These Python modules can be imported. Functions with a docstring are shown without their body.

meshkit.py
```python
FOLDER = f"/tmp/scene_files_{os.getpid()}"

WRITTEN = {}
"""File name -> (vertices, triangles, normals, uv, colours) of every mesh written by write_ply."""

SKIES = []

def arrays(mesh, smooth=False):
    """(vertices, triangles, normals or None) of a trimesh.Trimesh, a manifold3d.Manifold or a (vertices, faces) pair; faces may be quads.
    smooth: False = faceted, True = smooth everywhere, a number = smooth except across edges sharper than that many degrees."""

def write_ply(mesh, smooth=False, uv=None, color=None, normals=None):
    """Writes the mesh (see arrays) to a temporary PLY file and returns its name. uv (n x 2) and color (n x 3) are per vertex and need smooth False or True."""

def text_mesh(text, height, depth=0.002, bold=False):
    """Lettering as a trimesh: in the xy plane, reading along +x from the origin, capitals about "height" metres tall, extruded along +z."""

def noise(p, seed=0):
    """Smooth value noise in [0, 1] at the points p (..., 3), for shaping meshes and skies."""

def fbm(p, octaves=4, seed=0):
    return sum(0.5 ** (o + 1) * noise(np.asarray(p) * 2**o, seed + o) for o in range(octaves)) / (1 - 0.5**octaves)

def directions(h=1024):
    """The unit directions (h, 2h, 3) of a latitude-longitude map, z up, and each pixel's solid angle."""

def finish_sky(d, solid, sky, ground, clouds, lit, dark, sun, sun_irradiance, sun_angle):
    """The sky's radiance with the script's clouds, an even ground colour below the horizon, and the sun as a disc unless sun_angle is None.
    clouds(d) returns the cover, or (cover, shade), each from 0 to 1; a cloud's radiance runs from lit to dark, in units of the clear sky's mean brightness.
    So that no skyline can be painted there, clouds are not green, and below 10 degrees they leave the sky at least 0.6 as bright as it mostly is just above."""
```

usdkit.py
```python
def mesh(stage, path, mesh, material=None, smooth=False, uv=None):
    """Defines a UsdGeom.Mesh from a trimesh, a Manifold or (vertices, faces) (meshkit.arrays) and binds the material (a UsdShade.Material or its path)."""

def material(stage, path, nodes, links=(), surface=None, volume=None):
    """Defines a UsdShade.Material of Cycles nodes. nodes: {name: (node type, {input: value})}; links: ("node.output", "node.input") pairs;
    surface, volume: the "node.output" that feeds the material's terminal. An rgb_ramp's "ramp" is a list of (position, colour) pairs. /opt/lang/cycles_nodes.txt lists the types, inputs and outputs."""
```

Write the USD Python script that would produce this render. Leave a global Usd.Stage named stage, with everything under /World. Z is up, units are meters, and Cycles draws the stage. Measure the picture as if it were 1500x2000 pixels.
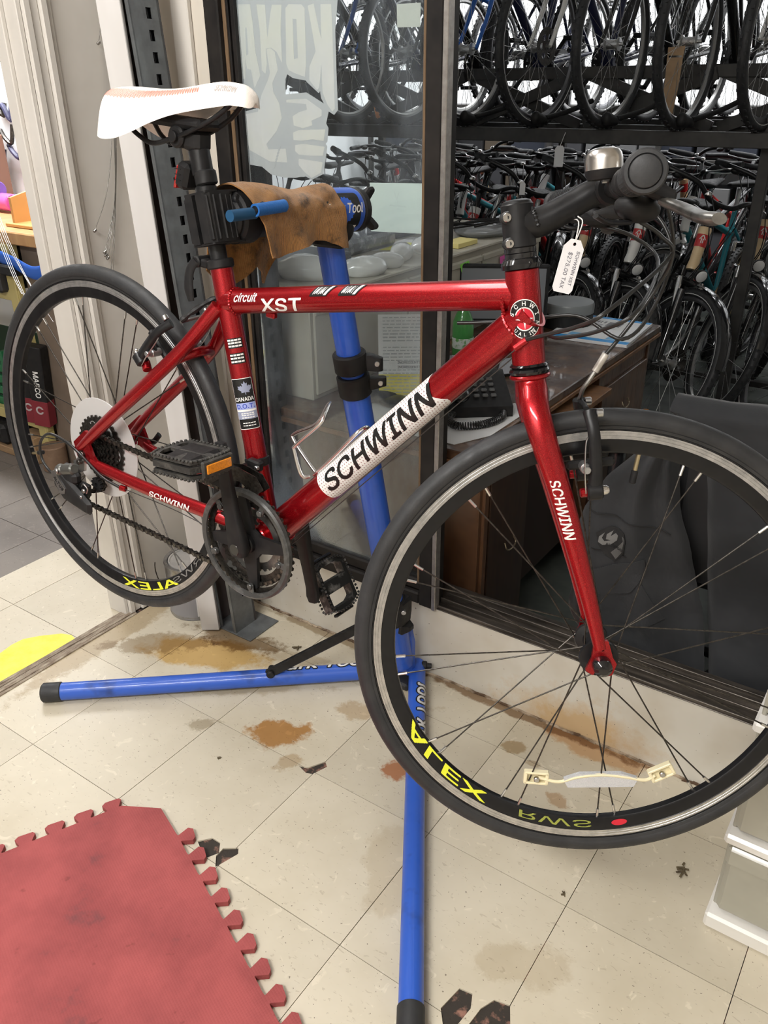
import math
import numpy as np, trimesh, shapely
import usdkit, meshkit
from shapely.geometry import Polygon, LineString, box as sbox
from shapely import affinity
from pxr import Usd, UsdGeom, UsdLux, UsdShade, Sdf, Gf, Vt

stage = Usd.Stage.CreateInMemory()
UsdGeom.SetStageUpAxis(stage, 'Z')
UsdGeom.Xform.Define(stage, '/World')
UsdGeom.Scope.Define(stage, '/World/Looks')
RNG = np.random.default_rng(7)

# ---------------------------------------------------------------- camera
CAM = np.array([1.23697, -1.05147, 1.38296])
CR, CU, CF = np.array([.822613, .568543, -.008157]), np.array([-.254903, .381562, .888502]), np.array([-.508263, .728814, -.458801])
cam = UsdGeom.Camera.Define(stage, '/World/camera')
cam.CreateHorizontalApertureAttr(36.0)
cam.CreateVerticalApertureAttr(48.0)
cam.CreateFocalLengthAttr(36.0 * 1616.0 / 1500.0)
cam.CreateClippingRangeAttr((0.05, 100.0))
cam.CreateExposureAttr(1.0)
cam.AddTransformOp().Set(Gf.Matrix4d(*map(float, (*CR, 0, *CU, 0, *(-CF), 0, *CAM, 1))))


# ---------------------------------------------------------------- lights
def rect_light(name, pos, target, w, h, power, col=(1, 1, 1)):
    """A lamp's luminous panel, its emitting side turned to the target."""
    l = UsdLux.RectLight.Define(stage, '/World/' + name)
    z = np.array(pos, float) - np.array(target, float); z /= np.linalg.norm(z)
    x = np.cross([0, 1, 0] if abs(z[1]) < .9 else [0, 0, 1], z); x /= np.linalg.norm(x); y = np.cross(z, x)
    l.AddTransformOp().Set(Gf.Matrix4d(*map(float, (*x, 0, *y, 0, *z, 0, *pos, 1))))
    l.CreateWidthAttr(w); l.CreateHeightAttr(h); l.CreateIntensityAttr(power); l.CreateColorAttr(Gf.Vec3f(*col))
    return l


dome = UsdLux.DomeLight.Define(stage, '/World/sky_light')
dome.CreateIntensityAttr(0.05); dome.CreateColorAttr(Gf.Vec3f(.9, .95, 1))
rect_light('tube_lamp_work', (-.30, -.35, 2.62), (-.30, -.35, 0), .30, 1.25, 10, (1, .985, .965))
rect_light('tube_lamp_work_001', (.75, -2.15, 2.62), (.75, -1.9, 0), 1.5, .35, 26, (1, .985, .96))
rect_light('tube_lamp_bench', (-2.0, -.2, 2.6), (-2.0, -.2, 0), .3, 1.25, 2.5, (.97, .98, 1))
rect_light('tube_lamp_bench_001', (-2.1, .92, 1.85), (-2.1, 1.0, 0), 1.6, .12, 32, (.97, .98, 1))
rect_light('tube_lamp_shop', (-.6, 5.2, 3.2), (-.6, 6.5, 1.6), 6.0, .30, 22, (.98, .99, 1))
rect_light('tube_lamp_shop_001', (.4, 1.7, 2.75), (.4, 1.7, 0), 1.25, .25, 1.0, (.98, .99, 1))


# ---------------------------------------------------------------- materials
def mat(name, col, rough=.5, metal=0.0, col2=None, vs=12, lo=.35, hi=.7, bump=0.0, bs=60, coat=0.0, spec=.5, trans=0.0, ior=1.45, sheen=0.0, rvar=0.0, stretch=None, det=4, emit=None, alpha=None):
    n = {'p': ('principled_bsdf', {'base_color': col, 'roughness': rough, 'metallic': metal, 'coat_weight': coat, 'specular_ior_level': spec, 'transmission_weight': trans, 'ior': ior, 'sheen_weight': sheen}),
         't': ('texture_coordinate', {})}
    if emit: n['p'][1].update(emission_color=emit[0], emission_strength=emit[1])
    if alpha is not None: n['p'][1]['alpha'] = alpha
    L, src = [], 't.object'
    if stretch:
        n['m'] = ('mapping', {'scale': stretch}); L.append((src, 'm.vector')); src = 'm.vector'
    if col2 is not None:
        n['n'] = ('noise_texture', {'scale': vs, 'detail': det, 'roughness': .6})
        n['r'] = ('rgb_ramp', {'ramp': [(lo, col), (hi, col2)]})
        L += [(src, 'n.vector'), ('n.fac', 'r.fac'), ('r.color', 'p.base_color')]
    if rvar:
        n['n2'] = ('noise_texture', {'scale': vs * 1.7, 'detail': 3})
        n['mr'] = ('map_range', {'from_min': .3, 'from_max': .7, 'to_min': max(rough - rvar, .03), 'to_max': min(rough + rvar, 1)})
        L += [(src, 'n2.vector'), ('n2.fac', 'mr.value'), ('mr.result', 'p.roughness')]
    if bump:
        n['nb'] = ('noise_texture', {'scale': bs, 'detail': 3})
        n['b'] = ('bump', {'strength': bump, 'distance': .002})
        L += [(src, 'nb.vector'), ('nb.fac', 'b.height'), ('b.normal', 'p.normal')]
    return usdkit.material(stage, '/World/Looks/' + name, n, L, surface='p.BSDF')


# ---------------------------------------------------------------- geometry: (vertices, triangles)
def join(*gs):
    gs = [g for g in gs if g is not None]
    v, f, k = [], [], 0
    for a, b in gs:
        v.append(a); f.append(b + k); k += len(a)
    return np.vstack(v), np.vstack(f)


def tm(m):
    return np.array(m.vertices), np.array(m.faces)


def xf(g, M=None, t=None, R=None, s=None):
    v = g[0]
    if s is not None: v = v * np.array(s)
    if R is not None: v = v @ np.array(R).T
    if M is not None: v = v @ np.array(M)[:3, :3].T + np.array(M)[:3, 3]
    if t is not None: v = v + np.array(t)
    f = g[1]
    if s is not None and np.prod(np.broadcast_to(s, 3)) < 0: f = f[:, ::-1]
    return v, f


def rot(axis, deg):
    return trimesh.transformations.rotation_matrix(math.radians(deg), axis)[:3, :3]


def frame_z(z, up=(0, 0, 1)):
    """3x3 whose columns are x, y, z with z along the given direction and x as near 'up' as it goes."""
    z = np.array(z, float); z /= np.linalg.norm(z)
    x = np.array(up, float); x = x - z * (x @ z)
    if np.linalg.norm(x) < 1e-6: x = np.array([1.0, 0, 0]) - z * z[0]
    x /= np.linalg.norm(x)
    return np.column_stack([x, np.cross(z, x), z])


def spline(P, n=8, closed=False):
    P = np.array(P, float)
    if closed: Q = np.vstack([P[-1], P, P[0], P[1]])
    else: Q = np.vstack([2 * P[0] - P[1], P, 2 * P[-1] - P[-2]])
    out = []
    for i in range(1, len(Q) - 2):
        t = np.linspace(0, 1, n, endpoint=False)[:, None]
        a, b, c, d = Q[i - 1], Q[i], Q[i + 1], Q[i + 2]
        out.append(.5 * (2 * b + (c - a) * t + (2 * a - 5 * b + 4 * c - d) * t ** 2 + (3 * b - a - 3 * c + d) * t ** 3))
    if not closed: out.append(P[-1:])
    return np.vstack(out)


def tube(P, r, n=10, closed=False, ell=None, up=None, cap=True):
    """A tube along the points. r: a radius or one per point; ell: (height factor, width factor), 'up' steering the section."""
    P = np.array(P, float); k = len(P)
    T = np.roll(P, -1, 0) - np.roll(P, 1, 0) if closed else np.gradient(P, axis=0)
    T /= np.linalg.norm(T, axis=1)[:, None] + 1e-12
    X = np.zeros_like(P)
    x = np.array(up, float) if up is not None else (np.array([0, 0, 1.0]) if abs(T[0, 2]) < .9 else np.array([1.0, 0, 0]))
    for i in range(k):
        y = (np.array(up, float) if up is not None else x); y = y - T[i] * (y @ T[i]); x = y / (np.linalg.norm(y) + 1e-12); X[i] = x
    Y = np.cross(T, X)
    a = np.arange(n) * 2 * np.pi / n
    r = np.broadcast_to(np.asarray(r, float), (k,))[:, None, None]
    ea, eb = ell or (1, 1)
    V = P[:, None] + r * (ea * np.cos(a)[None, :, None] * X[:, None] + eb * np.sin(a)[None, :, None] * Y[:, None])
    m = k if closed else k - 1
    i, j = np.meshgrid(np.arange(m), np.arange(n), indexing='ij'); i2 = (i + 1) % k; j2 = (j + 1) % n
    q = np.stack([i * n + j, i * n + j2, i2 * n + j2, i2 * n + j], -1).reshape(-1, 4)
    F = [q[:, [0, 1, 2]], q[:, [0, 2, 3]]]; V = V.reshape(-1, 3)
    if not closed and cap:
        V = np.vstack([V, P[:1], P[-1:]]); c0, c1 = len(V) - 2, len(V) - 1; jj = np.arange(n); j2 = (jj + 1) % n
        F += [np.stack([np.full(n, c0), j2, jj], 1), np.stack([np.full(n, c1), (k - 1) * n + jj, (k - 1) * n + j2], 1)]
    return V, np.vstack(F)


def rod(a, b, r, n=10, r2=None):
    return tube([a, b], [r, r if r2 is None else r2], n)


def lathe(prof, n=24, axis=(0, 0, 1), c=(0, 0, 0), closed=False, up=(1, 0, 0)):
    """prof: (radius, height) points revolved about the axis through c. closed: the profile is a ring section."""
    p = np.array(prof, float); k = len(p); a = np.arange(n) * 2 * np.pi / n
    V = np.stack([p[:, None, 0] * np.cos(a), p[:, None, 0] * np.sin(a), np.broadcast_to(p[:, None, 1], (k, n))], -1).reshape(-1, 3)
    m = k if closed else k - 1
    i, j = np.meshgrid(np.arange(m), np.arange(n), indexing='ij'); i2 = (i + 1) % k; j2 = (j + 1) % n
    q = np.stack([i * n + j, i * n + j2, i2 * n + j2, i2 * n + j], -1).reshape(-1, 4)
    F = np.vstack([q[:, [0, 1, 2]], q[:, [0, 2, 3]]])
    B = frame_z(axis, up)
    return V @ B.T + np.array(c, float), F


def cyl(a, b, r, n=16, bev=0.0, r2=None):
    a, b = np.array(a, float), np.array(b, float); h = np.linalg.norm(b - a); r2 = r if r2 is None else r2
    return lathe([(0, 0), (r - bev, 0), (r, bev), (r2, h - bev), (r2 - bev, h), (0, h)] if bev else [(0, 0), (r, 0), (r2, h), (0, h)], n, b - a, a)


def outward(g):
    m = trimesh.Trimesh(g[0], g[1], process=True); m.fix_normals(); return tm(m)


def hull(P):
    return tm(trimesh.convex.convex_hull(np.array(P, float)))


def box(c, size, bev=0.0, R=None):
    s = np.array(size, float) / 2
    sg = np.array(np.meshgrid([-1, 1], [-1, 1], [-1, 1])).T.reshape(-1, 3)
    if bev:
        P = np.vstack([sg * (s - bev * (1 - np.eye(3)[k])) for k in range(3)])
        g = hull(P)
    else:
        g = tm(trimesh.creation.box(extents=2 * s))
    if R is not None: g = xf(g, R=R)
    return xf(g, t=c)


def box2(lo, hi, bev=0.0):
    lo, hi = np.array(lo, float), np.array(hi, float)
    return box((lo + hi) / 2, hi - lo, bev)


def ext(poly, depth, origin=(0, 0, 0), x=(1, 0, 0), y=(0, 1, 0)):
    """A flat outline (points or shapely polygon), extruded along x cross y."""
    if not hasattr(poly, 'geom_type'): poly = Polygon(poly)
    if not poly.is_valid: poly = poly.buffer(0)
    gs = []
    for g in getattr(poly, 'geoms', [poly]):
        if g.geom_type == 'Polygon' and g.area > 1e-9: gs.append(tm(trimesh.creation.extrude_polygon(g, depth, engine='earcut')))
    v, f = join(*gs)
    x, y = np.array(x, float), np.array(y, float); z = np.cross(x, y)
    return v @ np.vstack([x, y, z]) + np.array(origin, float), (f if True else f)


def ball(c, r, n=2, s=(1, 1, 1)):
    g = tm(trimesh.creation.icosphere(n)); return xf(g, s=np.array(s) * r, t=c)


def text(s, h, depth=.0006, slant=0.0, sx=1.0, center=False, bold=True):
    g = tm(meshkit.text_mesh(s, h, depth, bold)); v = g[0].copy()
    v[:, 0] *= sx
    if center: v[:, 0] -= (v[:, 0].min() + v[:, 0].max()) / 2; v[:, 1] -= h / 2
    v[:, 0] += slant * v[:, 1]
    return v, g[1]


def fine(g, e):
    v, f = trimesh.remesh.subdivide_to_size(g[0], g[1], e, max_iter=12)
    return np.array(v), np.array(f)


def wrap(g, a, b, r, side, lift=.0004, e=.004, phi=0.0):
    """Lays flat work (x along the tube, y up round it) on the tube a to b: y = 0 lies towards 'side'."""
    v, f = fine(g, e)
    a, b = np.array(a, float), np.array(b, float); L = np.linalg.norm(b - a); t = (b - a) / L
    s = np.array(side, float); s = s - t * (s @ t); s /= np.linalg.norm(s); w = np.cross(s, t)
    if w[2] < 0 and abs(t[2]) < .9: w = -w
    r0, r1 = (r, r) if np.ndim(r) == 0 else r
    rr = r0 + (r1 - r0) * np.clip(v[:, 0] / L, 0, 1); ph = v[:, 1] / rr + phi; rad = (rr + lift + v[:, 2])[:, None]
    return a + t * v[:, :1] + rad * (np.cos(ph)[:, None] * s + np.sin(ph)[:, None] * w), f


def corners(v, f, deg):
    """Smooth normals except across sharp edges: splits vertices where needed."""
    e = np.cross(v[f[:, 1]] - v[f[:, 0]], v[f[:, 2]] - v[f[:, 0]]); L = np.linalg.norm(e, axis=1)
    ok = L > 1e-14; f, e, L = f[ok], e[ok], L[ok]
    un = e / L[:, None]
    key = np.unique(np.round(v, 6), axis=0, return_inverse=True)[1].ravel()
    cv, cf = key[f].ravel(), np.repeat(np.arange(len(f)), 3)
    o = np.argsort(cv, kind='stable'); sv, sf = cv[o], cf[o]
    N = len(sv); acc = e[sf].copy(); cosl = math.cos(math.radians(deg))
    for k in range(1, 130):
        if k >= N: break
        same = sv[k:] == sv[:-k]
        if not same.any(): break
        i = np.nonzero(same)[0]; j = i + k
        c = (un[sf[i]] * un[sf[j]]).sum(1) > cosl
        i, j = i[c], j[c]
        np.add.at(acc, i, e[sf[j]]); np.add.at(acc, j, e[sf[i]])
    nn = np.empty_like(acc); nn[o] = acc
    nn /= np.linalg.norm(nn, axis=1)[:, None] + 1e-20
    rows = np.column_stack([f.ravel(), np.round(nn * 200).astype(int)])
    u, first, inv = np.unique(rows, axis=0, return_index=True, return_inverse=True)
    return v[u[:, 0]], inv.reshape(-1, 3), nn[first]


USED, COUNT = set(), {}


def free(parent, name):
    p = f'{parent}/{name}'
    if p not in USED: USED.add(p); return p
    k = COUNT.get(p, 0)
    while True:
        k += 1; q = f'{p}_{k:03d}'
        if q not in USED: USED.add(q); COUNT[p] = k; return q


def mtx(R=None, t=(0, 0, 0)):
    M = np.eye(4); M[:3, 3] = t
    if R is not None: M[:3, :3] = R
    return M


def setm(prim, M):
    UsdGeom.Xformable(prim).AddTransformOp().Set(Gf.Matrix4d(*map(float, np.array(M).T.ravel())))


def tag(p, label=None, cat=None, group=None, kind=None):
    for k, x in (('label', label), ('category', cat), ('group', group), ('kind', kind)):
        if x: p.SetCustomDataByKey(k, x)


def thing(name, label=None, cat=None, group=None, M=None, kind=None):
    p = free('/World', name); x = UsdGeom.Xform.Define(stage, p).GetPrim()
    if M is not None: setm(x, M)
    tag(x, label, cat, group, kind)
    return p


def part(parent, name, g, m, smooth=35, label=None, kind=None):
    p = free(parent, name)
    v, f = g
    if smooth:
        v, f, n = corners(np.asarray(v, float), np.asarray(f), smooth)
    me = UsdGeom.Mesh.Define(stage, p)
    me.CreatePointsAttr(Vt.Vec3fArray.FromNumpy(np.ascontiguousarray(v, np.float32)))
    me.CreateFaceVertexCountsAttr(Vt.IntArray.FromNumpy(np.full(len(f), 3, np.int32)))
    me.CreateFaceVertexIndicesAttr(Vt.IntArray.FromNumpy(np.ascontiguousarray(f, np.int32).ravel()))
    me.CreateSubdivisionSchemeAttr('none')
    if smooth:
        me.CreateNormalsAttr(Vt.Vec3fArray.FromNumpy(np.ascontiguousarray(n, np.float32))); me.SetNormalsInterpolation('vertex')
    UsdShade.MaterialBindingAPI.Apply(me.GetPrim()).Bind(m)
    tag(me.GetPrim(), label, None, None, kind)
    return p


def single(name, g, m, label, cat, group=None, smooth=35, kind=None, M=None):
    p = part('/World', name, g, m, smooth); x = stage.GetPrimAtPath(p)
    if M is not None: setm(x, M)
    tag(x, label, cat, group, kind)
    return p


def struct(name, g, m, smooth=35):
    p = part('/World', name, g, m, smooth); tag(stage.GetPrimAtPath(p), kind='structure'); return p


def copy(proto, label, M, group=None, cat=None):
    """One more of a thing: references the first one, with its parts."""
    src = stage.GetPrimAtPath(proto); base = proto.rsplit('/', 1)[1]
    if base[-4:-3] == '_' and base[-3:].isdigit(): base = base[:-4]
    p = free('/World', base); x = UsdGeom.Xform.Define(stage, p).GetPrim()
    x.GetReferences().AddInternalReference(proto)
    xo = UsdGeom.Xformable(x); xo.ClearXformOpOrder()
    x.SetInstanceable(True)
    a = x.GetAttribute('xformOp:transform')
    if not a: xo.AddTransformOp()
    else: xo.SetXformOpOrder([UsdGeom.XformOp(a)])
    x.GetAttribute('xformOp:transform').Set(Gf.Matrix4d(*map(float, np.array(M).T.ravel())))
    d = src.GetCustomData()
    tag(x, label, cat or d.get('category'), group or d.get('group'))
    return p


# ---------------------------------------------------------------- floor
T = .3048


def floor_mat(name, base, dark, stains, fleck=(.36, .30, .22), rough=.42):
    """Vinyl composition tile: cream with flecks, scuffs and the stains of this floor, each a blot at its own place."""
    n = {'g': ('geometry', {}), 'p': ('principled_bsdf', {'roughness': rough, 'specular_ior_level': .45}), 'oi': ('object_info', {}),
         'c0': ('noise_texture', {'scale': 2.2, 'detail': 5, 'roughness': .65}), 'r0': ('rgb_ramp', {'ramp': [(.36, dark), (.62, base)]}),
         'm1': ('mapping', {'scale': (1, 2.3, 1), 'rotation': (0, 0, .6)}), 'n1': ('noise_texture', {'scale': 62, 'detail': 2, 'distortion': .8}), 'r1': ('rgb_ramp', {'ramp': [(.655, (0, 0, 0)), (.70, (1, 1, 1))]}),
         'n1b': ('noise_texture', {'scale': 30, 'detail': 3, 'distortion': 1.2}), 'r1b': ('rgb_ramp', {'ramp': [(.30, (1, 1, 1)), (.36, (0, 0, 0))]}),
         'n2': ('noise_texture', {'scale': 170, 'detail': 1}), 'r2': ('rgb_ramp', {'ramp': [(.735, (0, 0, 0)), (.75, (1, 1, 1))]}),
         'x1': ('mix', {'color2': fleck}), 'x1b': ('mix', {'color2': tuple(min(1, c * 1.18) for c in base)}), 'x2': ('mix', {'color2': (.09, .065, .045)}),
         'k1': ('math', {'math_type': 'multiply', 'value2': .42}), 'k1b': ('math', {'math_type': 'multiply', 'value2': .5}), 'k2': ('math', {'math_type': 'multiply', 'value2': .7}),
         'ns': ('noise_texture', {'scale': 14, 'detail': 5, 'roughness': .7}), 'nb': ('noise_texture', {'scale': 90, 'detail': 3}), 'b': ('bump', {'strength': .10, 'distance': .001}),
         'hs': ('map_range', {'from_min': 0, 'from_max': 1, 'to_min': .93, 'to_max': 1.05}), 'hv': ('hsv', {}), 'rr': ('map_range', {'from_min': .3, 'from_max': .7, 'to_min': rough - .12, 'to_max': rough + .16})}
    L = [('g.position', 'c0.vector'), ('c0.fac', 'r0.fac'), ('g.position', 'm1.vector'), ('m1.vector', 'n1.vector'), ('n1.fac', 'r1.fac'), ('g.position', 'n2.vector'), ('n2.fac', 'r2.fac'), ('g.position', 'n1b.vector'), ('n1b.fac', 'r1b.fac'),
         ('r1.color', 'k1.value1'), ('k1.value', 'x1.fac'), ('r0.color', 'x1.color1'), ('r1b.color', 'k1b.value1'), ('k1b.value', 'x1b.fac'), ('x1.color', 'x1b.color1'), ('r2.color', 'k2.value1'), ('k2.value', 'x2.fac'), ('x1b.color', 'x2.color1'),
         ('g.position', 'ns.vector'), ('g.position', 'nb.vector'), ('nb.fac', 'b.height'), ('b.normal', 'p.normal'), ('c0.fac', 'rr.value'), ('rr.result', 'p.roughness')]
    last = 'x2.color'
    for i, (x, y, rx, ry, ang, col, k, amp) in enumerate(stains):
        a, b_, c, d, e, m = (f'{q}{i}' for q in ('sa', 'sb', 'sc', 'sd', 'se', 'sm'))
        n[a] = ('mapping', {'mapping_type': 'texture', 'location': (x, y, 0), 'rotation': (0, 0, math.radians(ang)), 'scale': (rx, ry, 1)})
        n[b_] = ('vector_math', {'math_type': 'length'})
        n[c] = ('math', {'math_type': 'multiply_add', 'value2': amp, 'value3': -amp / 2})
        n[d] = ('math', {'math_type': 'add'})
        n[e] = ('map_range', {'from_min': 1.0, 'from_max': .72 if amp > .9 else .35, 'to_min': 0, 'to_max': k, 'clamp': True})
        n[m] = ('mix', {'mix_type': 'multiply', 'color2': col})
        L += [('g.position', a + '.vector'), (a + '.vector', b_ + '.vector1'), ('ns.fac', c + '.value1'), (b_ + '.value', d + '.value1'), (c + '.value', d + '.value2'), (d + '.value', e + '.value'), (e + '.result', m + '.fac'), (last, m + '.color1')]
        last = m + '.color'
    L += [('oi.random', 'hs.value'), ('hs.result', 'hv.value'), (last, 'hv.color'), ('hv.color', 'p.base_color')]
    return usdkit.material(stage, '/World/Looks/' + name, n, L, surface='p.BSDF')


STAINS = [(.15, .05, .085, .05, 35, (.62, .34, .12), .95, 2.2), (.262, .225, .06, .035, 25, (.62, .46, .28), .6, 2.4), (.235, -.012, .045, .028, 60, (.60, .45, .28), .6, 2.6),
          (.452, .106, .03, .035, 60, (.62, .26, .12), .9, 2.6), (.645, .328, .035, .022, 30, (.55, .42, .25), .8, 2.6), (.79, .235, .022, .03, 80, (.62, .42, .26), .7, 2.6), (.70, .30, .02, .012, 10, (.5, .4, .28), .6, 2.6),
          (-.22, .18, .20, .075, 24, (.80, .56, .22), .9, 1.3), (-.36, .14, .17, .05, 40, (.48, .40, .30), .75, 2.6), (-.20, .27, .16, .05, 10, (.35, .26, .17), .9, 2.2), (.0, .30, .1, .03, 20, (.60, .50, .36), .5, 2.4),
          (.62, .438, .34, .02, 0, (.36, .24, .15), .9, 2.0), (.80, .43, .14, .045, 0, (.80, .52, .30), .8, 1.6), (.05, .436, .32, .016, 0, (.45, .36, .25), .8, 2.0), (-.5, .08, .05, .34, 0, (.62, .52, .38), .75, 2.0),
          (-.02, -.03, .045, .02, 40, (.5, .45, .36), .7, 2.6), (-.10, .09, .28, .04, 35, (.72, .66, .56), .7, 2.4), (.9, -.15, .10, .05, 30, (.84, .80, .74), .8, 2.2), (.6, -.12, .12, .06, 120, (.86, .82, .76), .8, 2.2), (.34, .30, .1, .05, 30, (.72, .64, .52), .7, 2.4)]
M_TILE = floor_mat('cream_tile', (.62, .562, .448), (.54, .48, .365), STAINS)
M_GREY_TILE = floor_mat('grey_tile', (.225, .20, .175), (.16, .14, .125), [], fleck=(.33, .30, .27), rough=.5)
M_SUB = mat('subfloor_adhesive', (.035, .028, .022), .8, col2=(.30, .15, .11), vs=40, lo=.52, hi=.66, bump=.5, bs=120)
M_SHOP_FLOOR = mat('shop_linoleum', (.055, .065, .058), .6, col2=(.10, .11, .095), vs=9, bump=.2)
FL = thing('floor', kind='structure')
part(FL, 'subfloor', join(box2((-.55, -2.6, -.03), (3.2, .47, -.0035)), box2((-4.2, -2.6, -.03), (-.55, 1.28, -.0035))), M_SUB, 0, label='dark subfloor showing at broken tile corners')
chips = [Polygon([(.262, -.004), (.283, .004), (.304, .041), (.318, .03), (.3048, -.006), (.29, -.012)]), Polygon([(.302, -.31), (.284, -.29), (.283, -.268), (.308, -.25), (.318, -.262), (.306, -.30)]),
         Polygon([(.226, -.285), (.246, -.262), (.268, -.262), (.284, -.282), (.272, -.304), (.25, -.298)]), Polygon([(.82, -.30), (.829, -.252), (.852, -.248), (.862, -.272), (.857, -.31), (.84, -.325)]),
         Polygon([(.872, -.30), (.876, -.262), (.888, -.236), (.9144, -.23), (.93, -.26), (.918, -.29), (.905, -.318)])]
holes = shapely.union_all(chips)
REGION = sbox(-.53, -2.5, 3.1, .4495)
for i in range(-2, 11):
    for j in range(-9, 2):
        if (i - 2) * (j + 3) < -60: continue
        sq = sbox(i * T + .0007, j * T + .0007, (i + 1) * T - .0007, (j + 1) * T - .0007).intersection(REGION)
        if sq.is_empty or sq.area < 1e-4: continue
        if sq.intersects(holes): sq = sq.difference(holes)
        z0 = -.0035; dz = RNG.uniform(-.0003, .0003)
        part(FL, 'tile', ext(sq, .0035 + dz, (0, 0, z0)), M_TILE, 0)
for i in range(-4, 0):
    for j in range(-6, 2):
        sq = sbox(-.575 + i * T + .001, .33 + j * T + .001 - T, -.575 + (i + 1) * T - .001, .33 + j * T - .001)
        cream = i >= -2 and j <= 0 or False
        sq = sq.intersection(sbox(-1.05, -2.5, -.57, .33)) if cream else sq
        if not sq.is_empty and sq.area > 1e-4 and cream: part(FL, 'tile', ext(sq, .0035, (0, 0, -.0035)), M_TILE, 0)
cream_box = sbox(-1.05, -2.5, -.56, .335)
for i in range(-12, 0):
    for j in range(-5, 5):
        sq = sbox(-.58 + i * T + .0012, j * T + .03, -.58 + (i + 1) * T - .0012, (j + 1) * T + .03 - .0024).difference(cream_box).intersection(sbox(-4.2, -2.6, -.56, 1.25))
        if not sq.is_empty and sq.area > 1e-3: part(FL, 'tile', ext(sq, .0035, (0, 0, -.0035)), M_GREY_TILE, 0)
M_YELLOW = mat('floor_paint_yellow', (.80, .66, .035), .45, col2=(.86, .74, .10), vs=25, bump=.3, bs=80)
part(FL, 'painted_mark', ext([(-.690, -.150), (-.700, -.10), (-.697, -.065), (-.672, -.03), (-.63, .012), (-.60, .024), (-.574, .018), (-.574, -.24), (-.62, -.235)], .0008, (0, 0, 0)), M_YELLOW, 0, label='yellow paint mark on the floor')
M_STRIP = mat('threshold_wood', (.20, .15, .11), .7, col2=(.42, .36, .28), vs=30, stretch=(4, 1, 1), bump=.6, bs=90)
g = []
for k in range(5):
    x0 = -.574 + k * .0095
    g.append(tube(np.array([[x0 + .0045 + .0015 * math.sin(7 * y + k), y, .001 + .0015 * (k % 2) + .001 * math.sin(19 * y + 2 * k)] for y in np.linspace(-2.2, .2, 60)]), .0052, 6))
part(FL, 'threshold_strip', join(*g), M_STRIP, 40, label='grimy worn wooden threshold strip')
struct('floor', box2((-4.2, .50, -.16), (3.2, 7.2, -.12)), M_SHOP_FLOOR, 0)

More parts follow.
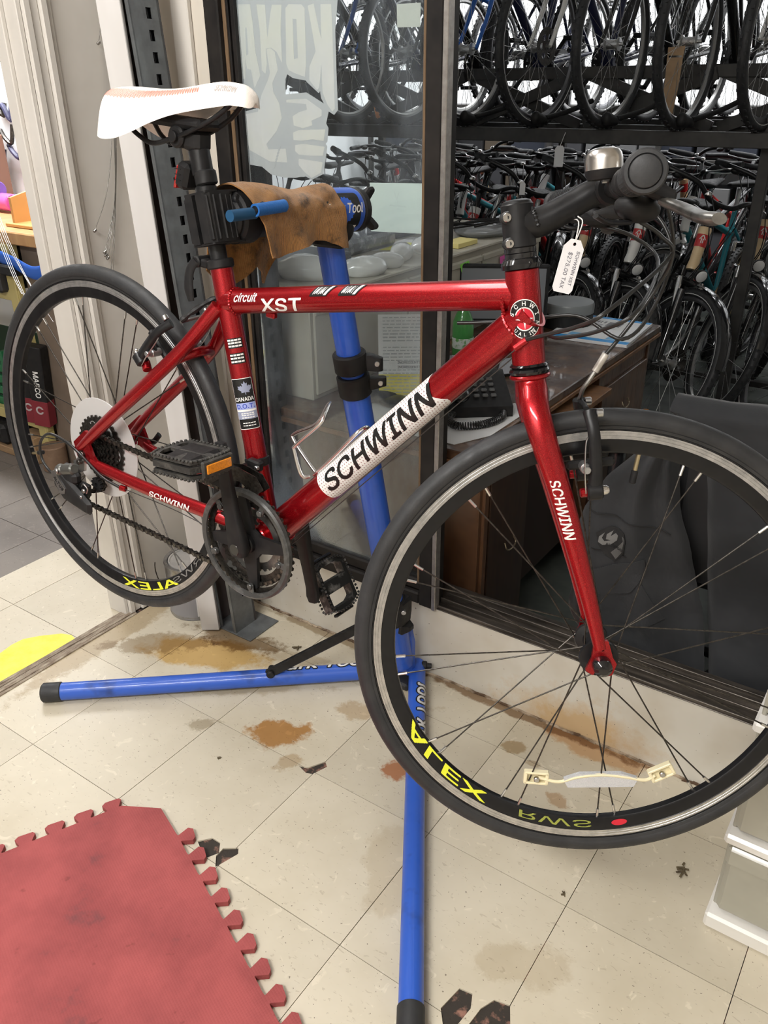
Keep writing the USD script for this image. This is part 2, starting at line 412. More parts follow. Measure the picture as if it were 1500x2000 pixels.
# ---------------------------------------------------------------- walls
M_WHITE = mat('painted_wall_white', (.66, .63, .585), .55, col2=(.60, .57, .52), vs=5, bump=.12, bs=40)
M_CREAM = mat('cream_wall', (.62, .575, .50), .55, col2=(.52, .47, .40), vs=4, stretch=(1, 1, .3), bump=.1)
M_KICK = mat('kick_panel', (.66, .63, .56), .5, col2=(.56, .51, .42), vs=7, lo=.45, hi=.75, bump=.12)
n = {'g': ('geometry', {}), 'n': ('noise_texture', {'scale': 7, 'detail': 4}), 'r': ('rgb_ramp', {'ramp': [(.45, (.66, .63, .56)), (.75, (.57, .52, .43))]}), 'm': ('mapping', {'mapping_type': 'texture', 'location': (.74, .45, .02), 'scale': (.22, .3, .10)}), 'l': ('vector_math', {'math_type': 'length'}),
     'n2': ('noise_texture', {'scale': 16, 'detail': 5, 'roughness': .7}), 'a': ('math', {'math_type': 'multiply_add', 'value2': 1.6, 'value3': -.8}), 's': ('math', {'math_type': 'add'}), 'e': ('map_range', {'from_min': 1.0, 'from_max': .3, 'to_min': 0, 'to_max': .85, 'clamp': True}), 'x': ('mix', {'mix_type': 'multiply', 'color2': (.86, .60, .32)}), 'n3': ('noise_texture', {'scale': 120, 'detail': 1}), 'r3': ('rgb_ramp', {'ramp': [(.74, (0, 0, 0)), (.755, (1, 1, 1))]}), 'k': ('math', {'math_type': 'multiply', 'value2': .75}), 'y': ('mix', {'color2': (.12, .09, .06)}), 'p': ('principled_bsdf', {'roughness': .5})}
M_KICK = usdkit.material(stage, '/World/Looks/kick_panel_stained', n, [('g.position', 'n.vector'), ('n.fac', 'r.fac'), ('g.position', 'm.vector'), ('m.vector', 'l.vector1'), ('g.position', 'n2.vector'), ('n2.fac', 'a.value1'), ('l.value', 's.value1'), ('a.value', 's.value2'), ('s.value', 'e.value'), ('e.result', 'x.fac'), ('r.color', 'x.color1'), ('g.position', 'n3.vector'), ('n3.fac', 'r3.fac'), ('r3.color', 'k.value1'), ('k.value', 'y.fac'), ('x.color', 'y.color1'), ('y.color', 'p.base_color')], surface='p.BSDF')
M_SHOPWALL = mat('shop_wall_white', (.84, .85, .86), .6)
M_CEIL = mat('ceiling_white', (.75, .74, .72), .8)
M_BLACK = mat('window_frame_black', (.011, .010, .010), .5, col2=(.024, .021, .019), vs=14, bump=.15, spec=.25)
M_ALU = mat('aluminium_edge', (.42, .40, .38), .42, .8, col2=(.30, .28, .26), vs=60)
M_TRACK = mat('sill_track_metal', (.055, .047, .04), .38, .6, col2=(.16, .14, .12), vs=18, stretch=(.4, 3, 3), bump=.3)
M_BROWNSTRIP = mat('brown_wood_strip', (.12, .075, .04), .5, col2=(.20, .13, .075), vs=30, stretch=(6, 6, .5))
wb = thing('wall_back', kind='structure')
part(wb, 'kick_panel', box2((-.30, .45, -.13), (1.75, .505, .2075), .0015), M_KICK, 0, label='scuffed cream kick panel')
part(wb, 'wall_panel', box2((-.55, .45, 0), (-.265, .55, 2.8)), M_CREAM, 0)
part(wb, 'pilaster_strip', box2((-.365, .437, 0), (-.312, .4495, 2.8), .002), M_WHITE, 0)
part(wb, 'wall_panel', box2((1.75, .45, 0), (3.2, .55, 2.8)), M_CREAM, 0)
part(wb, 'header', box2((-.265, .45, 2.25), (1.75, .55, 2.8)), M_CREAM, 0)
g = []
for k in range(70):
    x = -.28 + k * .0205; g.append(box((x, .4455 + RNG.uniform(-.001, .002), .001), (.02 + RNG.uniform(0, .012), .006, RNG.uniform(.003, .007)), R=rot((0, 0, 1), RNG.uniform(-12, 12))))
part(wb, 'caulk_bead', join(*g), mat('dirty_caulk', (.10, .06, .035), .8, col2=(.45, .36, .26), vs=22, lo=.4, hi=.6), 0, kind='stuff')
wl = thing('wall_left', kind='structure')
part(wl, 'wall_panel', box2((-.60, .19, 0), (-.55, .46, 2.8), .001), M_WHITE, 0)
for k, (y0, y1, d) in enumerate(((.188, .206, .012), (.206, .228, .007), (.228, .246, .016), (.246, .262, .006))):
    part(wl, 'casing_strip', box2((-.55, y0, .0), (-.55 + d, y1, 2.8), .0025), M_WHITE, 0)
part(wl, 'jamb_board', box2((-.62, .176, 0), (-.548, .189, 2.8), .002), M_WHITE, 0)
part(wl, 'stop_strip', box2((-.625, .165, 0.95), (-.59, .1765, 2.8), .002), M_WHITE, 0)
part(wl, 'wall_panel', box2((-.60, -2.6, 2.25), (-.55, .19, 2.8)), M_WHITE, 0)
struct('wall_left', box2((-.66, .46, 0), (-.56, .88, 2.8)), M_WHITE, 0)
struct('wall_back', box2((-4.2, 1.25, 0), (-1.0, 1.32, 2.8)), M_SHOPWALL, 0)
struct('wall_front', box2((-4.2, -2.7, 0), (3.2, -2.6, 2.8)), M_WHITE, 0)
struct('wall_right', box2((3.2, -2.7, 0), (3.3, 7.2, 3.6)), M_WHITE, 0)
struct('ceiling', join(box2((-.6, -2.7, 2.8), (3.3, .55, 2.9)), box2((-4.3, -2.7, 2.8), (-.6, 1.32, 2.9))), M_CEIL, 0)
struct('ceiling', box2((-4.3, .55, 3.4), (3.3, 7.2, 3.5)), M_CEIL, 0)
struct('wall_back', box2((-4.3, 6.6, 0), (3.3, 6.7, 3.5)), M_SHOPWALL, 0)
struct('wall_left', box2((-4.3, -2.7, 0), (-4.2, 6.7, 3.5)), M_SHOPWALL, 0)

# ---------------------------------------------------------------- window with its sliding pane
W1 = thing('window_1', kind='structure')
part(W1, 'frame_upright', join(box2((-.265, .437, .2), (-.222, .54, 2.25), .003)), M_BLACK, 0)
part(W1, 'wood_strip', box2((-.222, .45, .2), (-.212, .54, 2.25), .001), M_BROWNSTRIP, 0)
for k in range(3): part(W1, 'track_rail', box2((-.212 + k * .0085, .452 + .004 * (k % 2), .2), (-.2055 + k * .0085, .54, 2.25), .001), M_BLACK, 0)
part(W1, 'frame_upright', box2((.300, .440, .2075), (.338, .50, 2.25), .003), M_BLACK, 0, label='black right upright of the pane')
part(W1, 'wood_strip', box2((.293, .444, .27), (.2995, .47, 2.25), .001), M_BROWNSTRIP, 0)
part(W1, 'edge_strip', box2((.3385, .438, .2075), (.350, .46, 2.25), .0012), M_ALU, 0, label='ribbed aluminium edge strip')
for k in range(2): part(W1, 'frame_rail', box2((-.186, .441 + .012 * k, .2085 + .033 * k), (.300, .50 - .012 * k, .241 + .032 * k), .004), M_BLACK, 0, label='black bottom rail of the pane')
for k in range(4): part(W1, 'sill_rail', box2((-.26 + .6 * (k > 0), .452 + .03 * k, .2078), (1.75, .457 + .03 * k, .2178 + .004 * (k in (1, 2))), .001), M_TRACK, 0)
part(W1, 'sill', box2((-.265, .448, .2076), (1.75, .57, .2105), .001), M_TRACK, 0, label='dark metal sliding track sill')
ng = {'tr': ('transparent_bsdf', {'color': (.93, .955, .955)}), 'gl': ('glossy_bsdf', {'roughness': .03, 'color': (.95, .97, 1)}), 'fr': ('fresnel', {'IOR': 1.35}), 'mx': ('mix_closure', {}),
      'df': ('diffuse_bsdf', {'color': (.62, .70, .78)}), 'tc': ('texture_coordinate', {}), 'mp': ('mapping', {'scale': (3, 3, 1.1), 'rotation': (0, .5, 0)}), 'nz': ('noise_texture', {'scale': 2.6, 'detail': 6, 'roughness': .6}), 'mr': ('map_range', {'from_min': .38, 'from_max': .75, 'to_min': .008, 'to_max': .11, 'clamp': True}), 'm2': ('mix_closure', {})}
M_GLASS = usdkit.material(stage, '/World/Looks/dusty_pane_glass', ng, [('fr.fac', 'mx.fac'), ('tr.BSDF', 'mx.closure1'), ('gl.BSDF', 'mx.closure2'), ('tc.object', 'mp.vector'), ('mp.vector', 'nz.vector'), ('nz.fac', 'mr.value'), ('mr.result', 'm2.fac'), ('mx.closure', 'm2.closure1'), ('df.BSDF', 'm2.closure2')], surface='m2.closure')
part(W1, 'pane', box2((-.188, .462, .268), (.296, .466, 2.25)), M_GLASS, 0)

# ---------------------------------------------------------------- the red bicycle held in the stand
BO = np.array([-.06339895, -.12078095, .75747317])
BR = np.array([[.99659546, .00162187, .08243096], [-.00784029, .99713988, .07517042], [-.08207328, -.07556078, .99375779]])
SU = np.array([-.27789757, 0, .96061071]); SA = np.array([.95086231, 0, -.01702337]); SR = rot(SU, 31.50585)
HUBF = np.array([1.00970803, 0, 0])
BM = mtx(BR, BO)


def bw(P): return np.asarray(P, float) @ BR.T + BO


def steered(g): return (g[0] - SA) @ SR.T + SA, g[1]


def sax(s, off=0): return SA + SU * s + off * np.array([SU[2], 0, -SU[0]])


n = {'t': ('texture_coordinate', {}), 'n': ('noise_texture', {'scale': 900, 'detail': 1}), 'r': ('rgb_ramp', {'ramp': [(.3, (.26, .002, .006)), (.62, (.42, .004, .010)), (.75, (.62, .03, .03))]}),
     'p': ('principled_bsdf', {'metallic': .72, 'roughness': .33, 'coat_weight': .55, 'coat_roughness': .10})}
M_RED = usdkit.material(stage, '/World/Looks/candy_red_paint', n, [('t.object', 'n.vector'), ('n.fac', 'r.fac'), ('r.color', 'p.base_color')], surface='p.BSDF')
M_DBLACK = mat('satin_black_metal', (.010, .010, .011), .36, col2=(.017, .017, .018), vs=30, rvar=.08, spec=.35)
M_MBLACK = mat('matt_black_plastic', (.012, .012, .013), .5, col2=(.021, .020, .020), vs=40, rvar=.1, spec=.3)
M_GBLACK = mat('gloss_black', (.008, .008, .009), .12, coat=.5)
M_RUBBER = mat('tyre_rubber', (.020, .021, .023), .55, col2=(.034, .034, .035), vs=25, bump=.12, bs=300, rvar=.1)
M_CHROME = mat('polished_steel', (.72, .71, .69), .14, 1.0)
M_SILVER = mat('machined_aluminium', (.60, .60, .60), .30, 1.0, col2=(.45, .45, .46), vs=60)
M_DULLSIL = mat('worn_aluminium', (.33, .325, .31), .38, .9, col2=(.16, .155, .15), vs=40, rvar=.1)
M_STEELD = mat('oily_steel', (.045, .042, .038), .36, .85, col2=(.10, .09, .08), vs=120, rvar=.1)
M_WHITEV = mat('white_vinyl', (.82, .81, .79), .4)
M_BLACKV = mat('black_vinyl', (.012, .012, .012), .35)
M_YELV = mat('lime_vinyl', (.76, .80, .04), .45)
M_REDV = mat('red_vinyl', (.62, .02, .04), .4)
M_AMBER = mat('amber_reflector', (.85, .30, .015), .25, col2=(.55, .16, .01), vs=300, coat=.6)
M_LEATHER = mat('white_saddle_cover', (.86, .80, .74), .45, bump=.25, bs=420, coat=.15)
M_GUARD = mat('smoked_clear_plastic', (.075, .075, .073), .24, trans=.25, col2=(.17, .17, .165), vs=60, lo=.5, hi=.8)
M_DISC = mat('milky_plastic_disc', (.78, .77, .76), .35, trans=.45)
M_BLUEV = mat('lilac_vinyl', (.36, .42, .74), .4)
M_GREYV = mat('grey_vinyl', (.30, .33, .45), .4)

BK = thing('bicycle', 'red hybrid bicycle with white saddle clamped by its seatpost in the blue repair stand', 'bicycle', M=BM)


def weld(c, axis, r, up=(0, 0, 1)):
    """A row of small weld beads round a tube's end."""
    B = frame_z(axis, up); a = np.linspace(0, 2 * np.pi, 160, endpoint=False); c = np.array(c, float)
    P = c + (B[:, 0] * np.cos(a)[:, None] + B[:, 1] * np.sin(a)[:, None]) * r
    return tube(P, .0024 + .0005 * np.sin(a * 26), 7, closed=True)


# frame
BB = np.array([.418, 0, -.031])
HTb, HTt = sax(.406), sax(.5275)
TTa, TTb = np.array([.304, 0, .3455]), np.array([.808, 0, .4595])
DTa, DTb = np.array([.424, 0, -.030]), np.array([.829, 0, .4425])
STa, STb = np.array([.4185, 0, -.031]), np.array([.2885, 0, .401])
DTr = (.0268, .0226)
g = [cyl(HTb, HTt, .0212, 40, .001), tube([TTa, TTb], .0196, 32), tube(np.linspace(DTa, DTb, 6), np.linspace(*DTr, 6), 32), tube([STa, STb], .0178, 32),
     cyl(BB + (0, -.036, 0), BB + (0, .036, 0), .0205, 32, .002)]
g += [weld(sax(.487) + np.array([-.0205, 0, -.004]), TTb - TTa, .0192), weld(DTb - (DTb - DTa) * .047, DTb - DTa, .0232), weld(TTa + (TTb - TTa) * .045, TTb - TTa, .0197), weld(BB + np.array([.024, 0, .019]), DTb - DTa, .026), weld(STa + (STb - STa) * .055, STb - STa, .0182)]
for sd in (-1, 1):
    cs = spline([(.405, sd * .026, -.026), (.36, sd * .037, -.020), (.31, sd * .047, -.0145), (.183, sd * .055, -.0175), (.06, sd * .0615, -.0145), (.022, sd * .0645, -.010)], 6)
    g.append(tube(cs, np.interp(np.arange(len(cs)), [0, 12, 24, 30], [.0125, .0135, .0122, .0095]), 16, ell=(1, .72)))
    ss = spline([(-.010, sd * .0640, .008), (.03, sd * .0605, .050), (.10, sd * .056, .117), (.184, sd * .050, .1965), (.25, sd * .038, .266), (.298, sd * .014, .338)], 6)
    g.append(tube(ss, np.interp(np.arange(len(ss)), [0, 6, 14, 30], [.0088, .0108, .0118, .0118]), 16))
    drop = Polygon([(.034, -.022), (.016, -.016), (.006, -.013), (-.004, -.019), (-.013, -.013), (-.017, -.002), (-.026, .002), (-.020, .010), (-.024, .018), (.010, .050), (.024, .046), (.018, .026), (.030, .004), (.046, -.010)]).difference(LineString([(0, 0), (-.004, -.03)]).buffer(.005))
    g.append(ext(drop.buffer(.0015).buffer(-.0005), .006, (0, sd * .0645 + .003, 0), (1, 0, 0), (0, 0, 1)))
    g.append(cyl((.169, sd * .050, .206), (.157, sd * .044, .217), .008, 14, .001))
arch = spline([(.205, -.046, .218), (.232, -.036, .240), (.248, 0, .250), (.232, .036, .240), (.205, .046, .218)], 8)
g.append(tube(arch, .0085, 12))
g.append(rod((.232, -.034, .24), (.282, -.018, .318), .006)); g.append(rod((.232, .034, .24), (.282, .018, .318), .006))
g.append(cyl((.838, -.0225, .412), (.826, -.0285, .398), .0048, 12, .001)); g.append(box((.399, -.0, .3445), (.018, .010, .010), .002))
g.append(cyl((.104, -.066, -.0345), (.118, -.064, -.033), .0055, 14, .0015))
FR = part(BK, 'frame', join(*g), M_RED, 40)
for k in range(3): pass
# lettering and stickers on the frame
SIDE = (0, -1, 0)
L = np.linalg.norm(DTb - DTa)


def on_tube(name, geo, a, b, r, m, side=SIDE, lift=.0004, e=.004, phi=0.0, label=None):
    return part(FR, name, wrap(geo, a, b, r, side, lift, e, phi), m, 0, label)


pan = sbox(.176, -.034, .456, .036)
pan = pan.buffer(-.012).buffer(.012).intersection(Polygon([(.16, .05), (.178, .030), (.166, .0), (.176, -.04), (.47, -.04), (.440, .0), (.462, .05)]).buffer(-.002).buffer(.002))
on_tube('decal_panel', ext(pan, .0003), DTa, DTb, DTr, M_WHITEV, label='white patterned panel on the down tube')
dots = []
for i in range(56):
    for j in range(-7, 8):
        x, y = .176 + i * .0051 + (j % 2) * .00255, j * .0048
        if pan.buffer(-.002).contains(shapely.Point(x, y)): dots.append(Polygon([(x - .0012, y - .0012), (x + .0012, y - .0012), (x, y + .0013)]))
on_tube('decal_dots', ext(shapely.MultiPolygon(dots), .0001), DTa, DTb, DTr, mat('dark_red_dots', (.30, .17, .16), .4), lift=.0007, e=.02)
tx = text('SCHWINN', .030, .0003, slant=.32, sx=1.15); tx = (tx[0] * (1, 1, 1), tx[1]); w = np.ptp(tx[0][:, 0]); tx = xf(tx, s=(.262 / w, 1.0, 1), t=(.183, -.015, 0))
on_tube('lettering', tx, DTa, DTb, DTr, M_BLACKV, lift=.0009, label='black SCHWINN lettering')
t1 = text('circuit', .0125, .0003, slant=.35, sx=.95); t1 = xf(t1, t=(.033, .001, 0))
t2 = text('XST', .0195, .0003, slant=.28, sx=1.55); t2 = xf(t2, t=(.086, -.0155, 0))
on_tube('lettering', join(t1, t2), TTa, TTb, .0196, M_WHITEV, lift=.0005, label='white circuit XST lettering')
for k, x in enumerate((.190, .243)):
    pb = Polygon([(x, -.0075), (x + .029, -.0075), (x + .042, .0075), (x + .01, .0075)]).buffer(.0015)
    on_tube('warning_sticker', ext(pb, .0003), TTa, TTb, .0196, M_BLACKV, phi=.75)
    bars = [Polygon([(x + .004 + i * .0034 + .0, -.006 + .003 * ((i * 7 + k) % 3) * .5), (x + .0055 + i * .0034, -.006), (x + .0125 + i * .0034, .006), (x + .011 + i * .0034, .006 - .002 * (i % 2))]) for i in range(6)] + [Polygon([(x + .024, -.0075), (x + .029, -.0075), (x + .041, .0075), (x + .036, .0075)])]
    on_tube('sticker_print', ext(shapely.MultiPolygon([b.buffer(0) for b in bars]), .0002), TTa, TTb, .0196, M_WHITEV, lift=.0009, phi=.75)
# seat tube stickers (x runs down the tube)
sa, sb = STb, STa


def st(name, geo, m, lift=.0006, label=None):
    """Sticker work on the seat tube's front right: u across (positive towards the front), v up the tube."""
    v = geo[0].copy(); v2 = np.column_stack([-v[:, 1], -v[:, 0], v[:, 2]])
    v2[:, 0] += np.linalg.norm(sb - sa) * .0
    t = (sb - sa) / np.linalg.norm(sb - sa); s = np.array([.62, -.78, 0]); s = s - t * (s @ t); s /= np.linalg.norm(s); w = np.cross(t, s)
    if w[0] < 0: w = -w
    vv, f = fine((v, geo[1]), .004)
    ph = vv[:, 0] / .0178
    P = sa + t * (-vv[:, 1:2]) + (.0178 + lift + vv[:, 2:3]) * (np.cos(ph)[:, None] * s + np.sin(ph)[:, None] * w)
    return part(FR, name, (P, f), m, 0, label)


st('sticker', ext(sbox(-.0165, -.262, .0165, -.182).buffer(.0022), .0002), M_WHITEV, label='bordered maple leaf sticker on the seat tube')
st('sticker_print', ext(sbox(-.0165, -.262, .0165, -.182).buffer(.0010), .0002), M_BLACKV, .0008)
st('sticker_print', ext(sbox(-.0170, -.231, .0170, -.220), .0002), M_BLUEV, .0011)
st('sticker_print', ext(sbox(-.0170, -.2345, .0170, -.2312), .0002), M_WHITEV, .0011)
st('sticker_print', ext(sbox(-.0170, -.247, .0170, -.2347), .0002), M_GREYV, .0011)
leaf = [(0, 11), (1.6, 7.6), (3.4, 8.6), (2.8, 4.2), (5, 6), (5.6, 4.8), (8.6, 5.2), (7.6, 2.6), (8.8, 1.8), (4.6, -1.6), (5, -3.6), (.5, -3), (.5, -6)]
leaf = Polygon([(a * .0013, b * .0013) for a, b in leaf] + [(-a * .0013, b * .0013) for a, b in reversed(leaf)])
st('sticker_print', ext(affinity.translate(leaf, .004, -.199), .0002), M_GREYV, .0011)
st('lettering', xf(text('CANADA', .0062, .0002, sx=.88, center=True), t=(.0, -.2138, 0)), M_WHITEV, .0011)
st('lettering', xf(text('D.O.T.', .0068, .0002, sx=1.1, center=True), t=(.0, -.2255, 0)), mat('blue_print', (.05, .08, .45), .4), .0014)
for k, yy in enumerate((-.2375, -.2405, -.2445, -.2535, -.2578)): st('sticker_print', ext(shapely.MultiPolygon([sbox(-.009 + i * .0042, yy - .0008, -.009 + i * .0042 + .0034, yy + .0008) for i in range(5)]), .0002), M_WHITEV, .0014)
for y0, ys in ((-.122, (-.118, -.1225, -.1275)), (-.148, (-.142, -.147, -.1525))):
    st('sticker_print', ext(sbox(-.010, ys[2] - .0035, .014, ys[0] + .003), .0002), M_BLACKV)
    for q, yy in enumerate(ys): st('sticker_print', ext(shapely.MultiPolygon([sbox(-.0095 + i * .0055, yy - .0014, -.0095 + i * .0055 + .0047, yy + .0014) for i in range(4)]), .0002), M_WHITEV, .0011)
# chainstay lettering
csa, csb = np.array([.165, -.056, -.0175]), np.array([.305, -.0476, -.0145])
w = text('SCHWINN', .0098, .0003, slant=.3, sx=1.5); w = xf(w, s=(.098 / np.ptp(w[0][:, 0]), 1, 1), t=(.016, -.0055, 0))
on_tube('lettering', w, csa, csb, .0106, M_WHITEV, label='white SCHWINN lettering on the chain stay', lift=.0012)
# head badge
badge = shapely.Point(0, 0).buffer(.021, 32)
bs = np.array([.40, -.92, 0]); mid = sax(.4685)


def hb(name, geo, m, lift, label=None):
    v, f = fine(geo, .003); s = bs - SU * (bs @ SU); s /= np.linalg.norm(s); w = np.cross(SU, s)
    ph = v[:, 0] / .0212
    return part(FR, name, (mid + SU * v[:, 1:2] + (.0212 + lift + v[:, 2:3]) * (np.cos(ph)[:, None] * s + np.sin(ph)[:, None] * w), f), m, 0, label)


hb('head_badge', ext(affinity.scale(badge, 1, 1.15), .0003), M_WHITEV, .0004, 'round black white and red head badge')
hb('head_badge', ext(affinity.scale(badge, .94, 1.09).difference(affinity.scale(badge, .60, .70)), .0003), M_BLACKV, .0008)
hb('head_badge', ext(affinity.scale(badge, .52, .62), .0003), M_REDV, .0008)
star = Polygon([(math.sin(a) * q, math.cos(a) * q * 1.15) for k in range(8) for a, q in [(k * math.pi / 4, (.0115, .0022)[k % 2])]])
hb('head_badge', ext(star, .0003), M_WHITEV, .0012)
let = []
for k, ch in enumerate('SCHWINN'):
    a = math.radians(205 - k * 36 - 60 + 15); let.append(xf(xf(text(ch, .0052, .0002, center=True), R=rot((0, 0, 1), math.degrees(a) - 90)), t=(.0165 * math.cos(a), .0188 * math.sin(a), 0)))
for k, ch in enumerate('QUALITY'):
    a = math.radians(205 + k * 21); let.append(xf(xf(text(ch, .0042, .0002, center=True), R=rot((0, 0, 1), math.degrees(a) + 90)), t=(.0165 * math.cos(a), .0188 * math.sin(a), 0)))
hb('head_badge', join(*let), M_WHITEV, .0013)

# fork, steered
g = [cyl(sax(.368), sax(.398), .0205, 36, .002), cyl(sax(.392), sax(.3975), .0262, 36, .0015)]
for sd in (-1, 1):
    P = spline([sax(.398) + (0, sd * .006, 0), sax(.379) + (.001, sd * .012, 0), (.851, sd * .031, .328), (.8655, sd * .0455, .297), (.8935, sd * .0485, .245), (.923, sd * .0495, .189), (.973, sd * .050, .088), (1.003, sd * .0505, .022)], 7)
    g.append(tube(P, np.interp(np.arange(len(P)), [0, 7, 14, 21, 35, 42, 49], [.0165, .0185, .0180, .0165, .0140, .0105, .0082]), 20, ell=(1.04, .86), up=(1, 0, .3)))
    d = Polygon([(.994, .032), (1.010, .034), (1.021, .012), (1.028, .004), (1.026, -.012), (1.017, -.016), (1.0145, -.002), (1.005, -.002), (1.001, -.016), (.992, -.012), (.996, .006)]).buffer(.0015)
    d = d.difference(shapely.Point(1.006, .022).buffer(.0022))
    g.append(ext(d, .006, (0, sd * .0505 + .003, 0), (1, 0, 0), (0, 0, 1)))
    g.append(cyl((.929, sd * .046, .231), (.951, sd * .044, .2365), .0062, 16, .001))
FK = part(BK, 'fork', steered(join(*g)), M_RED, 40)
fa, fb = np.array([.8935, -.0485, .245]), np.array([.973, -.050, .088])
w = text('SCHWINN', .0128, .0003, slant=.3, sx=1.4); w = xf(w, s=(.085 / np.ptp(w[0][:, 0]), 1, 1), t=(-.004, -.0065, 0))
v = wrap(w, fa, fb, (.0125, .0100), (-.25, -1, -.1), .0012, .004)
part(FK, 'lettering', steered(v), M_WHITEV, 0, 'white SCHWINN lettering on the fork blade')

# headset, stem, bar
part(BK, 'headset', steered(lathe([(.0195, .398), (.0245, .3985), (.0262, .402), (.0245, .405), (.0218, .4062), (.0250, .4085), (.0225, .4110), (.019, .4115)], 36, SU, SA)), M_GBLACK, 30)
part(BK, 'headset_spacer', steered(lathe([(.019, .528), (.0245, .5285), (.0253, .534), (.0225, .539), (.0205, .5405), (.0196, .541), (.0196, .5465), (.0188, .547), (.0196, .5475), (.0196, .553), (.016, .553)], 36, SU, SA)), M_GBLACK, 30)
g = [cyl(sax(.553), sax(.6045), .0200, 32, .0015), lathe([(0, .6095), (.012, .6092), (.0175, .607), (.0185, .6045), (0, .6042)], 28, SU, SA)]
EAR = [np.array([.7735, 0, .5455]), np.array([.7825, 0, .5165])]
for e_ in EAR:
    g.append(hull(np.vstack([cyl(e_ + (0, -.015, 0), e_ + (0, .015, 0), .0075, 16)[0], cyl(e_ + (.012, -.017, .003), e_ + (.012, .017, .003), .0095, 12)[0]])))
BAR = np.array([.889, 0, .596])
P = spline([sax(.584) + (.006, 0, 0), (.815, 0, .5475), (.845, 0, .569), (.868, 0, .587), BAR], 6)
g.append(tube(P, np.interp(np.arange(len(P)), [0, 6, 14, 20, 24], [.0200, .0195, .0175, .0180, .0185]), 24, ell=(.92, 1.0)))
g.append(cyl(BAR + (0, -.022, 0), BAR + (0, .022, 0), .0205, 28, .003))
sd = sax(.582) + np.array([.0205, 0, .004]); dr = np.array([.86, 0, .5])
for k in range(9): pass
ST = part(BK, 'stem', steered(join(*g)), M_DBLACK, 40)
a = np.linspace(-1.9, 1.9, 60); B = frame_z(dr, (0, 0, 1))
part(ST, 'weld_bead', steered(tube(sd + (B[:, 0] * np.cos(a)[:, None] * 1.0 + B[:, 1] * np.sin(a)[:, None]) * .0185, .0028 + .0008 * np.sin(a * 26), 7)), M_DBLACK, 40)
for e_ in EAR: part(ST, 'bolt', steered(lathe([(0, .0165), (.0022, .0165), (.0022, .0195), (.0048, .0195), (.0055, .0185), (.0055, .015), (0, .015)], 20, (0, -1, 0), e_)), M_CHROME, 30, 'silver socket bolt')
hbp = spline([(.864, -.292, .5885), (.876, -.22, .593), (.886, -.12, .5955), (.889, -.04, .596), (.889, .04, .596), (.886, .12, .5955), (.876, .22, .593), (.864, .292, .5885)], 8)
HB = part(BK, 'handlebar', steered(tube(hbp, .0112, 16)), M_DBLACK, 40)


def along(y, dx=0, dz=0):
    i = np.argmin(abs(hbp[:, 1] - y)); return hbp[i] + np.array([dx, 0, dz])


def yline(y):
    return np.array([np.interp(y, hbp[:, 1], hbp[:, 0]), y, np.interp(y, hbp[:, 1], hbp[:, 2])])


for sd in (-1, 1):
    a, b = yline(sd * .165), yline(sd * .290); ax = b - a; Lg = np.linalg.norm(ax)
    prof = [(.0112, 0), (.0175, .001), (.0178, .006), (.0158, .0085)] + [(.0158 + .0007 * (k % 2), .0085 + k * .0030) for k in range(1, 34)] + [(.0165, Lg - .012), (.0193, Lg - .009), (.0195, Lg - .003), (.0180, Lg), (.0150, Lg + .0003), (.0142, Lg - .001), (.0135, Lg + .0015), (.0095, Lg + .0032), (0, Lg + .0040)]
    gp = part(BK, 'grip', steered(lathe(prof, 36, ax, a)), M_RUBBER, 28)
    kn = []
    for i in range(22):
        for j in range(14):
            q = 2 * math.pi * (j + .5 * (i % 2)) / 14; B = frame_z(ax, (0, 0, 1)); c = a + ax / Lg * (.014 + i * .0044)
            d = B[:, 0] * math.cos(q) + B[:, 1] * math.sin(q); kn.append(box(c + d * .0163, (.0018, .0042, .0030), 0, np.column_stack([d, np.cross(ax / Lg, d), ax / Lg])))
    part(gp, 'grip_texture', steered(join(*kn)), M_RUBBER, 0, kind='stuff')
    # brake lever
    c = yline(sd * .148)
    lv = part(BK, 'brake_lever', steered(join(cyl(yline(sd * .138), yline(sd * .160), .0168, 20, .002), hull(np.vstack([box(c + (.014, 0, -.004), (.018, .02, .016), .003)[0], box(c + (.040, sd * .004, -.010), (.012, .016, .012), .003)[0]])),
                                              hull(np.vstack([box(c + (.030, -sd * .020, -.008), (.010, .036, .012), .003)[0], box(c + (.034, -sd * .048, -.008), (.009, .008, .009), .002)[0]])))), M_MBLACK, 35)
    P = spline([c + (.036, sd * .004, -.016), c + (.050, sd * .030, -.022), c + (.056, sd * .060, -.028), c + (.058, sd * .090, -.032), c + (.064, sd * .108, -.032)], 7)
    part(lv, 'lever_blade', steered(tube(P, np.interp(np.arange(len(P)), [0, 6, 24, 28], [.0085, .0098, .0105, .0085]), 14, ell=(.62, 1.0), up=(0, 0, 1))), M_DULLSIL, 40, 'worn grey lever blade')
    # shifter pod
    s0 = yline(sd * .112)
    sp = part(BK, 'shifter', steered(join(cyl(yline(sd * .103), yline(sd * .122), .0165, 18, .002), ball(s0 + (.016, 0, -.024), .020, 2, (1.25, 1.25, .78)), hull(np.vstack([box(s0 + (.002, -sd * .012, -.030), (.03, .018, .012), .004)[0], box(s0 + (-.022, -sd * .012, -.036), (.012, .014, .006), .002)[0]])))), M_MBLACK, 40)
    part(sp, 'shift_paddle', steered(join(tube(spline([s0 + (.01, sd * .006, -.040), s0 + (-.014, sd * .018, -.044), s0 + (-.030, sd * .024, -.040)], 5), .006, 10, ell=(.45, 1.0), up=(0, 0, 1)))), M_DBLACK, 40)
    part(sp, 'indicator_window', steered(ball(s0 + (.020, -sd * .008, -.009), .009, 2, (1.1, 1.4, .4))), M_GBLACK, 40)
